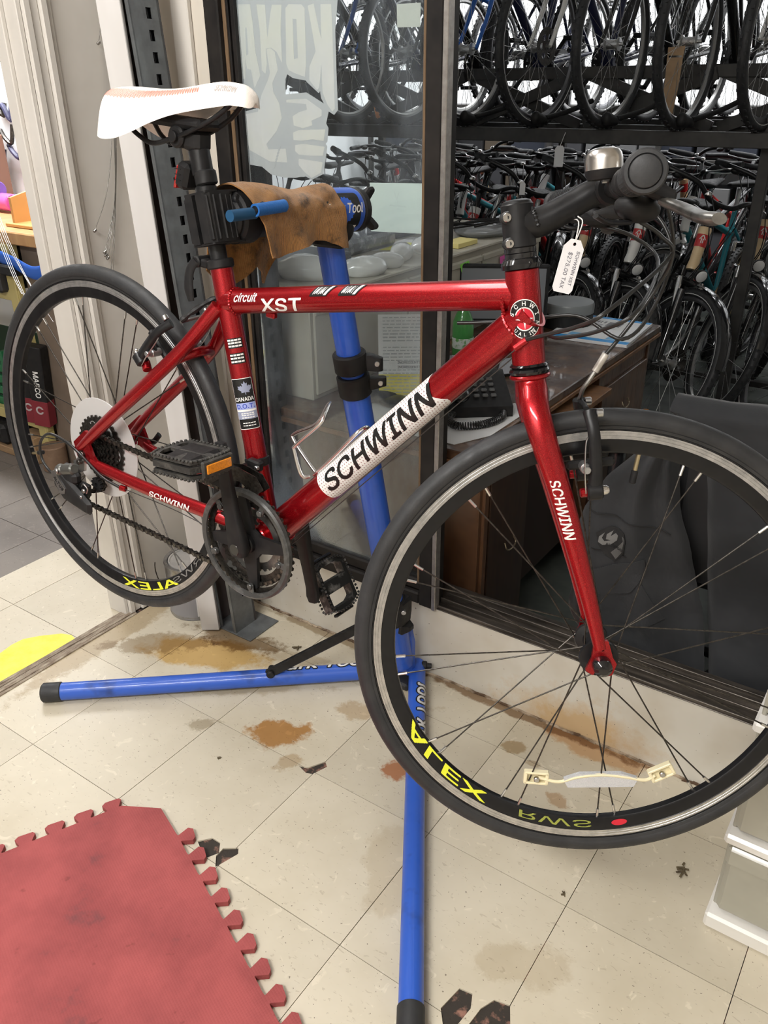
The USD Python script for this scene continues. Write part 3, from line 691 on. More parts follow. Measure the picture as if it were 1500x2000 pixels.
# bell
bc = yline(-.068) + np.array([-.021, 0, .008]); bx = np.array([-.26, .0, 1.0])
bl = part(BK, 'bell', steered(lathe([(.0205, .004), (.0211, .005), (.0211, .016), (.0200, .0213), (.0172, .0252), (.0120, .0276), (.006, .0283), (0, .0285), ], 40, bx, bc)), mat('brushed_steel_bell', (.70, .68, .65), .24, 1.0, col2=(.52, .50, .48), vs=14, rvar=.06), 30, 'brushed steel bell dome')
part(bl, 'bell_base', steered(join(lathe([(0, -.006), (.018, -.005), (.0205, 0), (.0215, .005), (0, .006)], 30, bx, bc), cyl(yline(-.060), yline(-.078), .0150, 18, .002), box(yline(-.069) + (-.010, 0, .012), (.022, .014, .012), .003))), M_MBLACK, 35)
part(bl, 'bell_striker', steered(tube(spline([bc + (.02, -.012, .006), bc + (.034, -.020, .012), bc + (.036, -.024, .022)], 5), .0028, 8)), M_SILVER, 40)
part(bl, 'clamp_screw', steered(cyl(yline(-.068) + (-.022, 0, .002), yline(-.068) + (-.014, 0, .004), .004, 12)), M_SILVER, 30)

# saddle and seatpost
SP0, SP1 = np.array([.290, 0, .392]), np.array([.2395, 0, .560])
part(BK, 'seatpost', join(tube([SP0, SP1], .0137, 24), cyl(SP0 + (SP1 - SP0) * .80, SP0 + (SP1 - SP0) * 1.02, .0165, 24, .002), cyl(SP0 + (SP1 - SP0) * .62, SP0 + (SP1 - SP0) * .72, .0168, 24, .002)), M_DBLACK, 40)
part(BK, 'saddle_clamp', join(cyl((.212, -.024, .578), (.212, .024, .578), .0165, 24, .003), cyl((.212, -.030, .578), (.212, -.024, .578), .0085, 12, .001), cyl((.212, .030, .578), (.212, .024, .578), .0085, 12, .001), hull(np.vstack([box((.238, 0, .575), (.03, .034, .03), .006)[0], box((.214, 0, .578), (.02, .036, .028), .006)[0]]))), M_MBLACK, 35)
part(BK, 'seat_collar', join(cyl((.2900, 0, .3945), (.2858, 0, .4085), .0215, 28, .002), box((.2600, -.004, .398), (.026, .020, .013), .003), cyl((.250, -.018, .399), (.250, .014, .399), .009, 16, .002)), M_MBLACK, 35)
part(BK, 'collar_lever', tube(spline([(.250, -.016, .402), (.240, -.019, .385), (.2385, -.021, .360), (.2445, -.021, .336)], 6), np.interp(np.arange(19), [0, 4, 14, 18], [.0085, .0085, .0095, .0062]), 12, ell=(1.0, .5), up=(1, 0, 0)), M_MBLACK, 40)
M_LENS = mat('red_lamp_lens', (.45, .02, .02), .2, coat=.8)
lt = part(BK, 'rear_light', join(box((.218, 0, .5235), (.026, .038, .040), .006, R=rot((0, 1, 0), 14)), cyl((.2575, 0, .5145), (.2510, 0, .5345), .0172, 24, .002), *[box((.213, -.0192, .5165 + k * .008), (.013, .001, .0012)) for k in range(3)]), M_MBLACK, 35)
part(lt, 'lamp_lens', box((.2055, 0, .5205), (.005, .034, .036), .002, R=rot((0, 1, 0), 14)), M_LENS, 30, 'red tail lamp lens')
# saddle surface: sections along x from tail to nose
xs = np.array([.068, .073, .085, .105, .130, .160, .190, .215, .240, .270, .300, .325, .342, .350, .353])
hw = np.array([.030, .052, .0655, .0725, .0735, .0675, .0535, .0405, .0315, .0255, .0225, .0205, .0180, .0120, .004])
zt = np.array([.622, .630, .636, .6385, .6395, .6400, .6420, .6450, .6500, .6560, .6600, .6590, .6520, .6440, .637])
zb = np.array([.585, .572, .564, .562, .565, .576, .593, .605, .613, .620, .626, .630, .630, .629, .632])
f = 60; xx = np.linspace(0, 1, f); si = np.linspace(0, 1, len(xs))
from scipy.interpolate import PchipInterpolator as PC
xs, hw, zt, zb = (PC(si, q)(xx) for q in (xs, hw, zt, zb))
M_ = 44
cc = np.sin(np.linspace(-1, 1, 26) * np.pi / 2); ci_ = np.sin(np.linspace(1, -1, 20)[1:-1] * np.pi / 2) * .93
V = []
for i in range(f):
    H_ = zt[i] - zb[i]
    top = zt[i] - H_ * (.30 * abs(cc) ** 2.4 + .70 * abs(cc) ** 9)
    bot = zb[i] + .0015 + H_ * .55 * (1 - (abs(ci_) / .93) ** 4)
    V.append(np.column_stack([np.full(M_, xs[i]), np.r_[cc, ci_] * hw[i], np.r_[top, bot]]))
V = np.array(V)
i, j = np.meshgrid(np.arange(f - 1), np.arange(M_), indexing='ij'); j2 = (j + 1) % M_
q = np.stack([i * M_ + j, i * M_ + j2, (i + 1) * M_ + j2, (i + 1) * M_ + j], -1).reshape(-1, 4)
VV = np.vstack([V.reshape(-1, 3), V[0].mean(0), V[-1].mean(0)])
ja = np.arange(M_); jb = (ja + 1) % M_
SF = np.vstack([q[:, [0, 2, 1]], q[:, [0, 3, 2]], np.stack([np.full(M_, f * M_), ja, jb], 1), np.stack([np.full(M_, f * M_ + 1), (f - 1) * M_ + jb, (f - 1) * M_ + ja], 1)])
SD = part(BK, 'saddle', outward((VV, SF)), M_LEATHER, 60, 'white saddle with red dotted pattern')


def saddle_z(x, y):
    W, H, Bz = np.interp(x, xs, hw), np.interp(x, xs, zt), np.interp(x, xs, zb)
    c = np.clip(abs(y) / W, 0, .99); return H - (H - Bz) * (.30 * c ** 2.4 + .70 * c ** 9)


rings = []
for i in range(44):
    for j in range(8):
        x = .078 + i * .0042; y = -np.interp(x, xs, hw) * (np.interp(x, [.078, .12, .2, .262], [.64, .64, .70, .78]) + (j - 3.5 + .5 * (i % 2)) * .030 * np.interp(x, [.078, .12, .20, .262], [.75, 1.0, .7, .1]))
        if x > .262: continue
        k = .0016
        p = [(x + k * math.cos(a), y + k * math.sin(a)) for a in np.linspace(0, 2 * np.pi, 7)[:-1]]; p2 = [(x + k * .5 * math.cos(a), y + k * .5 * math.sin(a)) for a in np.linspace(0, 2 * np.pi, 7)[:-1]]
        v = np.array([(a, b, saddle_z(a, b) + .0006) for a, b in p + p2]); m6 = np.arange(6); n6 = (m6 + 1) % 6
        rings.append((v, np.vstack([np.stack([m6, n6, 6 + n6], 1), np.stack([m6, 6 + n6, 6 + m6], 1)])))
part(SD, 'dot_pattern', join(*rings), mat('coral_print', (.78, .22, .16), .5), 0, kind='stuff')
w = fine(text('SCHWINN', .009, .0002, slant=.2, sx=.7), .003); v = w[0].copy(); X = .290 + v[:, 0] * .9; 
yy_ = -np.interp(X, xs, hw) * .80 + (v[:, 1] - .004) * .35
part(SD, 'lettering', (np.column_stack([X, yy_, saddle_z(X, yy_) + .0006 + v[:, 2]]), w[1]), mat('faded_grey_print', (.45, .40, .38), .5), 0, 'worn faint lettering')
part(SD, 'saddle_base', box((.19, 0, .598), (.15, .05, .016), .006), M_MBLACK, 30)
for sd in (-1, 1):
    part(SD, 'saddle_rail', tube(spline([(.105, sd * .030, .590), (.130, sd * .024, .572), (.160, sd * .021, .563), (.200, sd * .0215, .573), (.240, sd * .0215, .587), (.290, sd * .016, .612), (.325, sd * .010, .640)], 6), .0038, 10), M_DBLACK, 40)

# ---------------------------------------------------------------- wheels: built about the origin, axle along y
def polar(g, R, ang0, side=-1, yoff=.0098, e=.004):
    """Flat work (x along the rim, y towards the hub at negative) laid on the rim's side, its middle at angle ang0 (degrees)."""
    v, f = fine(g, e); th = math.radians(ang0) + side * -1 * v[:, 0] / R; r = R + v[:, 1]
    return np.column_stack([r * np.cos(th), side * (yoff - (np.clip(.3035 - r, 0, 1)) * .15 + v[:, 2] + .0004), r * np.sin(th)]), f


def sect(r, y): return [(r, y)]


def tyre(c, a, b, n=128, m=14):
    t = np.arange(m) * 2 * np.pi / m
    return lathe([(c + a * math.cos(q), b * math.sin(q)) for q in t], n, (0, 1, 0), closed=True)


M_TRACK_RIM = mat('brake_track_metal', (.62, .61, .60), .34, .9, col2=(.40, .40, .40), vs=70)
M_NIP = mat('nipple_steel', (.66, .65, .62), .28, 1.0)
M_CREAMPL = mat('cream_plastic', (.82, .74, .50), .4)
M_CLEARREF = mat('clear_reflector', (.86, .86, .88), .12, trans=.35, bump=.5, bs=900, col2=(.70, .72, .75), vs=600)


def road_wheel(front):
    W = part(BK, 'front_wheel' if front else 'rear_wheel', None, None) if False else None
    place = (lambda g: steered(xf(g, t=HUBF))) if front else (lambda g: g)
    nm = 'front_wheel' if front else 'rear_wheel'
    # the rim carries the rest of the wheel's pieces
    prof = [(.3165, .0092), (.3170, .0102), (.3155, .0104), (.3150, .0096), (.3035, .0096), (.3030, .0092), (.2875, .0072), (.2845, .0050), (.2838, 0), (.2845, -.0050), (.2875, -.0072), (.3030, -.0092), (.3035, -.0096), (.3150, -.0096), (.3155, -.0104), (.3170, -.0102), (.3165, -.0092)]
    W = part(BK, nm, place(lathe(prof, 144, (0, 1, 0), closed=True)), mat_rim, 30, 'black deep rim wheel')
    part(W, 'tyre', place(join(tyre(.3290, .0142, .0142), lathe([(.3175, .0112), (.3215, .0125), (.3205, .0108)], 128, (0, 1, 0), closed=True), lathe([(.3175, -.0112), (.3205, -.0108), (.3215, -.0125)], 128, (0, 1, 0), closed=True))), M_RUBBER, 50)
    for sd in (-1, 1):
        pr = [(.3148, sd * .0093), (.3148, sd * .0099), (.3125, sd * .0099), (.3122, sd * .0096), (.3118, sd * .0099), (.3085, sd * .0099), (.3082, sd * .0096), (.3078, sd * .0099), (.3040, sd * .0099), (.3040, sd * .0093)]
        part(W, 'brake_track', place(lathe(pr if sd < 0 else pr[::-1], 144, (0, 1, 0), closed=True)), M_TRACK_RIM, 20)
    sp, ni = [], []
    ph = 76.5 if front else 75.3
    for k in range(12):
        for s in (-1, 1):
            side = s * (1 if k % 2 else -1)
            a = math.radians(ph + 30 * k + s * 2.75); ah = math.radians(ph + 30 * k - s * 66)
            fr = .0205 if front else (.022 if side > 0 else .024); fy = side * (.031 if front else (.030 if side > 0 else .022))
            p0 = np.array([.2845 * math.cos(a), side * .002, .2845 * math.sin(a)]); p1 = np.array([fr * math.cos(ah), fy, fr * math.sin(ah)])
            sp.append(rod(p0, p1, .00115, 6)); d = (p1 - p0) / np.linalg.norm(p1 - p0); ni.append(rod(p0 - d * .001, p0 + d * .0145, .0021, 8))
    part(W, 'spokes', place(join(*sp)), M_STEELD, 60); part(W, 'spoke_nipples', place(join(*ni)), M_NIP, 40)
    part(W, 'hub', place(join(lathe([(0, -.034), (.023, -.034), (.024, -.031), (.023, -.028), (.013, -.024), (.011, 0), (.013, .024), (.023, .028), (.024, .031), (.023, .034), (0, .034)], 28, (0, 1, 0)), cyl((0, -.05, 0), (0, .05, 0), .007, 14))), M_DBLACK, 30)
    a = math.radians(91.5 if front else 201)
    part(W, 'valve', place(join(rod(.285 * np.array([math.cos(a), 0, math.sin(a)]), .258 * np.array([math.cos(a), 0, math.sin(a)]), .0032, 10))), mat_brass, 40)
    part(W, 'valve_cap', place(cyl(.262 * np.array([math.cos(a), 0, math.sin(a)]), .244 * np.array([math.cos(a), 0, math.sin(a)]), .0046, 14, .001)), M_MBLACK, 30)
    return W, place


mat_rim = mat('black_anodised_rim', (.014, .014, .015), .30, .3, rvar=.08)
mat_brass = mat('valve_brass', (.48, .40, .24), .35, .9)
FW, pf = road_wheel(True)
RW, pr_ = road_wheel(False)
yl = xf(text('ALEX', .0150, .0002, slant=.45, sx=3.5, center=True), t=(0, -.0105, 0))
part(FW, 'lettering', pf(polar(yl, .303, -128, -1)), M_YELV, 0, 'yellow rim lettering')
ol = text('RWS', .0110, .0002, slant=.25, sx=3.6, center=True, bold=False)
part(FW, 'lettering', pf(polar(xf(ol, t=(0, -.010, 0)), .303, -89, -1)), mat('olive_print', (.30, .33, .06), .5), 0)
part(FW, 'rim_sticker', pf(polar(ext(affinity.translate(affinity.scale(shapely.Point(0, 0).buffer(.006), 2.0, .8), 0, -.010), .0002), .303, -70, -1)), M_REDV, 0, 'small red rim sticker')
part(RW, 'lettering', pr_(polar(xf(yl, R=rot((0, 0, 1), 180), t=(0, -.019, 0)), .303, -67, -1)), M_YELV, 0, 'yellow rim lettering')
part(RW, 'lettering', pr_(polar(xf(xf(ol, R=rot((0, 0, 1), 180)), t=(0, -.010, 0)), .303, -41, -1)), mat('grey_print', (.20, .20, .19), .5), 0)
# front reflector strung between spokes
rp = [np.array(q) - HUBF for q in ((.958, -.004, -.226), (.992, -.006, -.221), (1.005, -.010, -.2235))]
part(FW, 'reflector', pf(xf(ext(Polygon([(-.047, -.009), (-.052, .002), (-.030, .010), (.030, .010), (.052, .002), (.047, -.009)]).buffer(.002), .007, (0, .0035, 0), (1, 0, 0), (0, 0, 1)), R=rot((0, 1, 0), -12), t=np.array([1.065, -.009, -.2075]) - HUBF)), M_CLEARREF, 20, 'clear spoke reflector')
cl = [tube(spline([np.array(q) - HUBF for q in ((.975, -.008, -.222), (1.005, -.010, -.2225), (1.03, -.011, -.2085), (1.065, -.011, -.1975), (1.10, -.011, -.1945), (1.128, -.010, -.195), (1.142, -.008, -.186))], 5), .0026, 8)]
for c, an in (((.972, -.006, -.2235), -6), ((1.150, -.006, -.179), -38)):
    B = rot((0, 1, 0), an)
    for zz in (-.0085, .0085): cl.append(xf(box((0, 0, zz), (.036, .010, .004), .001), R=B, t=np.array(c) - HUBF))
    for xx_ in (-.016, .016): cl.append(xf(box((xx_, 0, 0), (.005, .010, .020), .001), R=B, t=np.array(c) - HUBF))
    cl.append(xf(box((0, .004, 0), (.032, .003, .016)), R=B, t=np.array(c) - HUBF))
part(FW, 'reflector_bracket', pf(join(*cl)), M_CREAMPL, 30, 'cream plastic reflector bracket')
for c in ((.972, -.006, -.2235), (1.150, -.006, -.179)): part(FW, 'bracket_screw', pf(cyl(np.array(c) - HUBF + (0, -.003, 0), np.array(c) - HUBF + (0, -.009, 0), .0042, 14, .001)), M_SILVER, 30)
part(FW, 'axle_nut', pf(join(lathe([(0, .018), (.007, .0172), (.0125, .012), (.0135, .004), (.0135, 0), (0, 0)], 24, (0, -1, 0), (0, -.0535, 0)), cyl((0, .05, 0), (0, .066, 0), .012, 18, .002))), M_GBLACK, 35)
part(FW, 'quick_release_lever', pf(tube(spline([(0, .066, 0), (-.012, .068, .012), (-.024, .071, .032), (-.028, .074, .060)], 6), np.interp(np.arange(19), [0, 6, 14, 18], [.008, .009, .0095, .007]), 12, ell=(1, .55), up=(0, 0, 1))), M_DBLACK, 40)
part(FW, 'hub_flange_cover', pf(lathe([(.013, -.036), (.0265, -.0355), (.0275, -.030), (.0265, -.027), (.013, -.027)], 28, (0, 1, 0), closed=True)), M_DBLACK, 35)

# rear: spoke protector and cassette
part(RW, 'spoke_protector', lathe([(.020, -.0205), (.099, -.0185), (.0995, -.0195), (.099, -.0205), (.020, -.0225)], 72, (0, 1, 0), closed=True), M_DISC, 40, 'milky round spoke protector disc')


def cog(r, teeth, th, y, hole, spokes=0, tw=.5):
    a = []
    for k in range(teeth):
        for q, d in ((-.32, -.0038), (-.16, 0), (.16, 0), (.32, -.0038)):
            t = 2 * np.pi * (k + q) / teeth; a.append(((r + .0018 + d) * math.cos(t), (r + .0018 + d) * math.sin(t)))
    p = Polygon(a).difference(shapely.Point(0, 0).buffer(hole))
    for k in range(spokes):
        t = 2 * np.pi * k / spokes; rr = (hole + r) / 2
        p = p.difference(affinity.translate(affinity.rotate(affinity.scale(shapely.Point(0, 0).buffer(1), (r - hole) * .30, rr * math.pi / spokes * .60), math.degrees(t)), rr * math.cos(t), rr * math.sin(t)))
    return ext(p, th, (0, y + th, 0), (1, 0, 0), (0, 0, 1))


for k, (t, y) in enumerate(((32, -.0245), (26, -.0285), (22, -.0325), (18, -.0365), (15, -.0405), (13, -.0445), (11, -.0485))):
    part(RW, 'sprocket', xf(cog(t * .00202, t, .0019, y, .017 if k > 1 else .024, 6 if k == 0 else 0), M=None), M_STEELD, 20)
part(RW, 'axle_nut', join(cyl((0, -.066, 0), (0, -.073, 0), .009, 16, .001), cyl((0, .066, 0), (0, .073, 0), .011, 16, .001), cyl((0, -.05, 0), (0, -.066, 0), .0085, 14)), M_STEELD, 30)
part(RW, 'quick_release_lever', tube(spline([(0, .073, 0), (.012, .076, -.006), (.03, .079, -.004), (.046, .081, .016)], 6), .0062, 10, ell=(1, .6), up=(0, 0, 1)), M_DBLACK, 40)

# ---------------------------------------------------------------- cranks, rings, chain
CK = part(BK, 'crankset', join(cyl(BB + (0, -.066, 0), BB + (0, -.034, 0), .017, 24, .002), cyl(BB + (0, .034, 0), BB + (0, .075, 0), .014, 20, .002)), M_DBLACK, 30)
PR = np.array([.3865, 0, .1400]); PL = np.array([.4515, 0, -.1920])


def crank(tip, y0, y1, sgn):
    d = tip - BB; L_ = np.linalg.norm(d); d /= L_; n_ = np.array([-d[2], 0, d[0]])
    secs = []
    for t, w, th, yy in ((-.085, .014, .009, 0), (-.02, .0185, .012, 0), (.10, .0185, .011, .10), (.35, .0150, .0085, .45), (.65, .0130, .0070, .75), (.90, .0130, .0065, 1), (1.0, .0138, .0070, 1), (1.065, .0095, .0060, 1)):
        c = BB + d * L_ * t; c = c + np.array([0, y0 + (y1 - y0) * yy, 0])
        secs.append([c + n_ * w * a + np.array([0, th * b, 0]) for a, b in ((-1, -.5), (-.7, -1), (.7, -1), (1, -.5), (1, .5), (.7, 1), (-.7, 1), (-1, .5))])
    V = np.array(secs); k = len(V); i, j = np.meshgrid(np.arange(k - 1), np.arange(8), indexing='ij'); j2 = (j + 1) % 8
    q = np.stack([i * 8 + j, i * 8 + j2, (i + 1) * 8 + j2, (i + 1) * 8 + j], -1).reshape(-1, 4)
    F = np.vstack([q[:, [0, 2, 1]], q[:, [0, 3, 2]], [[0, m, m + 1] for m in range(1, 7)], [[(k - 1) * 8, (k - 1) * 8 + m + 1, (k - 1) * 8 + m] for m in range(1, 7)]])
    return tm(trimesh.Trimesh(V.reshape(-1, 3), F, process=False).subdivide())


part(CK, 'crank_arm', outward(crank(PR, -.078, -.092, -1)), M_MBLACK, 50)
part(CK, 'crank_arm', outward(crank(PL, .074, .092, 1)), M_MBLACK, 50)
part(CK, 'crank_bolt_cap', join(cyl(BB + (0, -.0905, 0), BB + (0, -.086, 0), .0105, 24, .001)), M_GBLACK, 30)


def at_bb(g): return xf(g, t=BB)


spid = shapely.union_all([shapely.Point(0, 0).buffer(.030)] + [affinity.rotate(Polygon([(.016, -.017), (.060, -.0115), (.084, -.0085), (.084, .0085), (.060, .0115), (.016, .017)]), 12 + 90 * k, origin=(0, 0)) for k in range(4)]).buffer(-.004).buffer(.008).buffer(-.004)
part(CK, 'spider', at_bb(ext(spid, .007, (0, -.050, 0), (1, 0, 0), (0, 0, 1))), M_MBLACK, 30)
for r, t, y in ((.0972, 48, -.0545), (.0772, 38, -.0465), (.0570, 28, -.0390)):
    part(CK, 'chainring', at_bb(cog(r, t, .0026, y, r - .014)), M_STEELD if t != 28 else M_DULLSIL, 20)
gd = shapely.Point(0, 0).buffer(.1025, 64).difference(shapely.Point(0, 0).buffer(.0905, 64))
part(CK, 'chain_guard', at_bb(join(lathe([(.0880, -.064), (.0885, -.067), (.0960, -.0685), (.0995, -.066), (.1000, -.059), (.0985, -.0585), (.0975, -.063), (.0900, -.0625)], 96, (0, 1, 0), closed=True))), M_GUARD, 35, 'smoked plastic chain guard ring')
for k in range(5):
    a = math.radians(72 * k + 66); d = np.array([math.cos(a), 0, math.sin(a)]); B = np.column_stack([d, [0, 1, 0], np.cross(d, [0, 1, 0])])
    part(CK, 'guard_tab', at_bb(join(xf(box((.083, -.064, 0), (.020, .005, .012), .002), R=B), cyl(d * .077 + (0, -.061, 0), d * .077 + (0, -.069, 0), .0055, 14, .001))), M_GUARD, 30)


def pedal(c, out, tilt, yaw, mat_b, cage, amber):
    slim = not amber
    """A platform pedal; x along its length towards the front, y outward, z up through the platform."""
    R = rot((0, 1, 0), tilt) @ np.diag([1, out, 1]); M = mtx(R, c)
    P = part(CK, 'pedal', xf(outward(join(cyl((0, -.004, 0), (0, .012, 0), .0068, 14), cyl((0, .010, 0), (0, .090, 0), .0100 if slim else .0130, 20, .004), *([] if slim else [hull(np.vstack([box((0, .030, 0), (.030, .016, .020), .003)[0], box((0, .080, 0), (.030, .014, .020), .003)[0]]))]))), M), mat_b, 35)
    body = Polygon([(-.044, .014), (-.050, .03), (-.050, .074), (-.040, .096), (.040, .096), (.050, .074), (.050, .03), (.044, .014)])
    ring = body.difference(body.buffer(-.009).buffer(-.006).buffer(.006)).union(sbox(-.012, .014, .012, .096) if slim else sbox(-.045, .046, .045, .058))
    g = [ext(ring, .020, (0, 0, -.010))] if slim else [ext(ring, .005, (0, 0, zz)) for zz in (.009, -.014)] + [ext(ring, .010, (0, 0, -.005))]
    part(P, 'pedal_cage', xf(outward(join(*g)), M), cage, 25)
    teeth = []
    bd = LineString(list(body.exterior.coords))
    for k in range(44):
        p = bd.interpolate(k / 44, normalized=True); teeth.append(box((p.x, p.y, .0145), (.0045, .0045, .004), .001)); teeth.append(box((p.x, p.y, -.0145), (.0045, .0045, .004), .001))
    part(P, 'cage_teeth', xf(join(*teeth), M), cage, 0, kind='stuff')
    if amber:
        for s in (-1, 1):
            part(P, 'reflector_frame', xf(box((s * .0525, .052, 0), (.007, .062, .026), .002), M), mat_b, 20)
            part(P, 'reflector', xf(box((s * .0565, .052, 0), (.003, .050, .0145), .001), M), M_AMBER, 20, 'amber pedal reflector')
        part(P, 'pedal_pad', xf(outward(hull(np.vstack([box((.0, .036, .010), (.064, .030, .010), .005)[0], box((0, .08, .006), (.056, .02, .008), .004)[0]]))), M), M_MBLACK, 30)
    else:
        for s in (-1, 1): part(P, 'reflector_frame', xf(box((s * .0565, .052, 0), (.006, .055, .010), .002), M), mat_b, 20)
    return P


M_GRIME = mat('grimy_pedal_plastic', (.028, .027, .025), .6, col2=(.085, .08, .07), vs=70, lo=.45, hi=.75, bump=.6, bs=200)
pedal(PR + (0, -.100, 0), -1, -8, 0, M_GRIME, M_GRIME, True)
pedal(PL + (0, .100, 0), 1, 55, 0, M_DBLACK, mat('scuffed_black_alloy', (.030, .030, .030), .34, .4, col2=(.30, .295, .285), vs=38, lo=.52, hi=.72), False)

# chain: side plates and rollers along its path
CY = -.0470
path = []
cr, kr = .0772, .036
top_a = np.array([.036 * math.cos(math.radians(97)), 0, .0 + .036 * math.sin(math.radians(97))]); 
arc1 = [BB[[0, 2]] + cr * np.array([math.cos(a), math.sin(a)]) for a in np.radians(np.linspace(-88, 104, 24))]
arc2 = [.0364 * np.array([math.cos(a), math.sin(a)]) for a in np.radians(np.linspace(100, 262, 12))]
gpu, tpl = np.array([.012, -.066]), np.array([-.030, -.112])
arc3 = [gpu + .012 * np.array([math.cos(a), math.sin(a)]) for a in np.radians(np.linspace(60, -60, 6))]
arc4 = [tpl + .012 * np.array([math.cos(a), math.sin(a)]) for a in np.radians(np.linspace(130, 280, 8))]
pl = np.array(arc1 + arc2 + arc3 + arc4 + [arc1[0]])
d = np.r_[0, np.cumsum(np.linalg.norm(np.diff(pl, axis=0), axis=1))]; N = int(round(d[-1] / .0127)); N -= N % 2
s = np.linspace(0, d[-1], N + 1)[:-1]; px, pz = np.interp(s, d, pl[:, 0]), np.interp(s, d, pl[:, 1])
links, rollers = [], []
for k in range(N):
    p0, p1 = np.array([px[k], pz[k]]), np.array([px[(k + 1) % N], pz[(k + 1) % N]])
    outw = k % 2; c = LineString([p0, p1]); dd = (p1 - p0) / np.linalg.norm(p1 - p0); nn_ = np.array([-dd[1], dd[0]])
    pol = Polygon([p0 - dd * .0040 + nn_ * .0022, p0 - dd * .0016 + nn_ * .0043, p0 + nn_ * .0043, (p0 + p1) / 2 + nn_ * .0030, p1 + nn_ * .0043, p1 + dd * .0016 + nn_ * .0043, p1 + dd * .004 + nn_ * .0022, p1 + dd * .004 - nn_ * .0022, p1 + dd * .0016 - nn_ * .0043, p1 - nn_ * .0043, (p0 + p1) / 2 - nn_ * .0030, p0 - nn_ * .0043, p0 - dd * .0016 - nn_ * .0043, p0 - dd * .0040 - nn_ * .0022])
    ysh = np.interp(px[k], [0, .4], [.0075, 0])
    for yy in ((-.0040, .0029) if outw else (-.0026, .0015)): links.append(ext(pol, .0011, (0, CY + ysh + yy + .0011, 0), (1, 0, 0), (0, 0, 1)))
    rollers.append(cyl((px[k], CY + ysh - .0045, pz[k]), (px[k], CY + ysh + .0045, pz[k]), .0030, 8))
CH = part(BK, 'chain', join(*links), M_STEELD, 0, kind='stuff')
part(CH, 'chain_rollers', join(*rollers), mat('roller_steel', (.16, .15, .13), .3, .9), 30, kind='stuff')

# rear derailleur
RD = part(BK, 'rear_derailleur', outward(join(xf(hull(np.vstack([box((-.028, -.078, -.050), (.052, .022, .026), .007)[0], box((-.034, -.076, -.046), (.03, .02, .034), .007)[0]])), None),
    hull(np.vstack([box((-.052, -.083, -.062), (.030, .016, .040), .006)[0], box((-.020, -.084, -.088), (.040, .016, .030), .006)[0], box((.020, -.080, -.100), (.030, .012, .030), .006)[0]])), hull(np.vstack([box((.005, -.070, -.070), (.030, .010, .026), .003)[0], box((-.030, -.066, -.108), (.024, .008, .026), .003)[0]])))), M_MBLACK, 32)
part(RD, 'hanger', ext(Polygon([(-.004, -.004), (.008, -.010), (.006, -.030), (-.006, -.036), (-.020, -.030), (-.022, -.020), (-.012, -.014)]).buffer(.002), .005, (0, -.0665, 0), (1, 0, 0), (0, 0, 1)), M_SILVER, 25, 'silver derailleur hanger')
part(RD, 'hanger_bolt', cyl((-.001, -.0715, -.014), (-.001, -.079, -.014), .0052, 16, .001), M_STEELD, 30)
part(RD, 'pivot_body', outward(join(cyl((-.040, -.082, -.041), (-.010, -.080, -.030), .0115, 18, .003), ball((-.048, -.083, -.044), .0125, 2))), mat('grey_knuckle', (.12, .12, .11), .35, .6), 40)
pp = Polygon([(-.066, -.050), (-.058, -.046), (-.026, -.074), (-.028, -.084), (-.042, -.090)]).buffer(.001)
part(RD, 'name_plate', ext(pp, .002, (0, -.0915, 0), (1, 0, 0), (0, 0, 1)), M_SILVER, 25, 'silver plate lettered ALTUS')
w = xf(text('ALTUS', .0075, .0002, slant=.1, center=True), R=np.column_stack([np.array([.76, 0, -.65]), np.array([.65, 0, .76]), [0, -1, 0]]))
part(RD, 'lettering', xf(w, t=(-.0445, -.0939, -.068)), M_BLACKV, 0)
part(RD, 'pulley', join(xf(cog(.0135, 11, .006, -.058, .004), t=(gpu[0], .008, gpu[1]))), M_MBLACK, 20); part(RD, 'pulley', join(xf(cog(.0135, 11, .006, -.058, .004), t=(tpl[0], .008, tpl[1]))), M_MBLACK, 20)
for p_, y_, r_ in ((-.0445, -.094, .0048), (.012, -.084, .004), (.018, -.082, .0045)): part(RD, 'pivot_screw', cyl((p_, y_, -.0415 if p_ < 0 else -.080 if p_ < .015 else -.066), (p_, y_ - .004, -.0415 if p_ < 0 else -.080 if p_ < .015 else -.066), r_, 14, .001), M_SILVER, 30)
part(RD, 'cage_spring', tube(spline([(.006, -.078, -.062), (.014, -.080, -.054), (.024, -.079, -.060), (.020, -.079, -.072)], 6), .0016, 8), M_SILVER, 40)

# front derailleur
FD = part(BK, 'front_derailleur', join(cyl(STa + (STb - STa) * .268, STa + (STb - STa) * .300, .0212, 28, .0015), box((.402, -.028, .100), (.028, .014, .018), .003), outward(hull(np.vstack([box((.372, -.046, .083), (.030, .012, .020), .003)[0], box((.350, -.050, .060), (.06, .004, .03), .001)[0]]))), hull(np.vstack([box((.392, -.034, .086), (.03, .016, .022), .004)[0], box((.400, -.036, .066), (.02, .012, .022), .004)[0]]))), M_MBLACK, 32)
cg = Polygon([(.445, .078), (.432, .066), (.395, .078), (.352, .070), (.322, .046), (.318, .058), (.345, .088), (.39, .098), (.43, .094)]).buffer(.002)
part(FD, 'cage_plate', ext(cg, .0015, (0, -.0565, 0), (1, 0, 0), (0, 0, 1)), M_STEELD, 25); part(FD, 'cage_plate', ext(cg, .0015, (0, -.041, 0), (1, 0, 0), (0, 0, 1)), M_STEELD, 25)
part(FD, 'clamp_bolt', join(cyl((.413, -.033, .100), (.413, -.040, .100), .004, 12, .001), cyl((.408, -.042, .064), (.408, -.048, .064), .0042, 12, .001)), M_SILVER, 30)


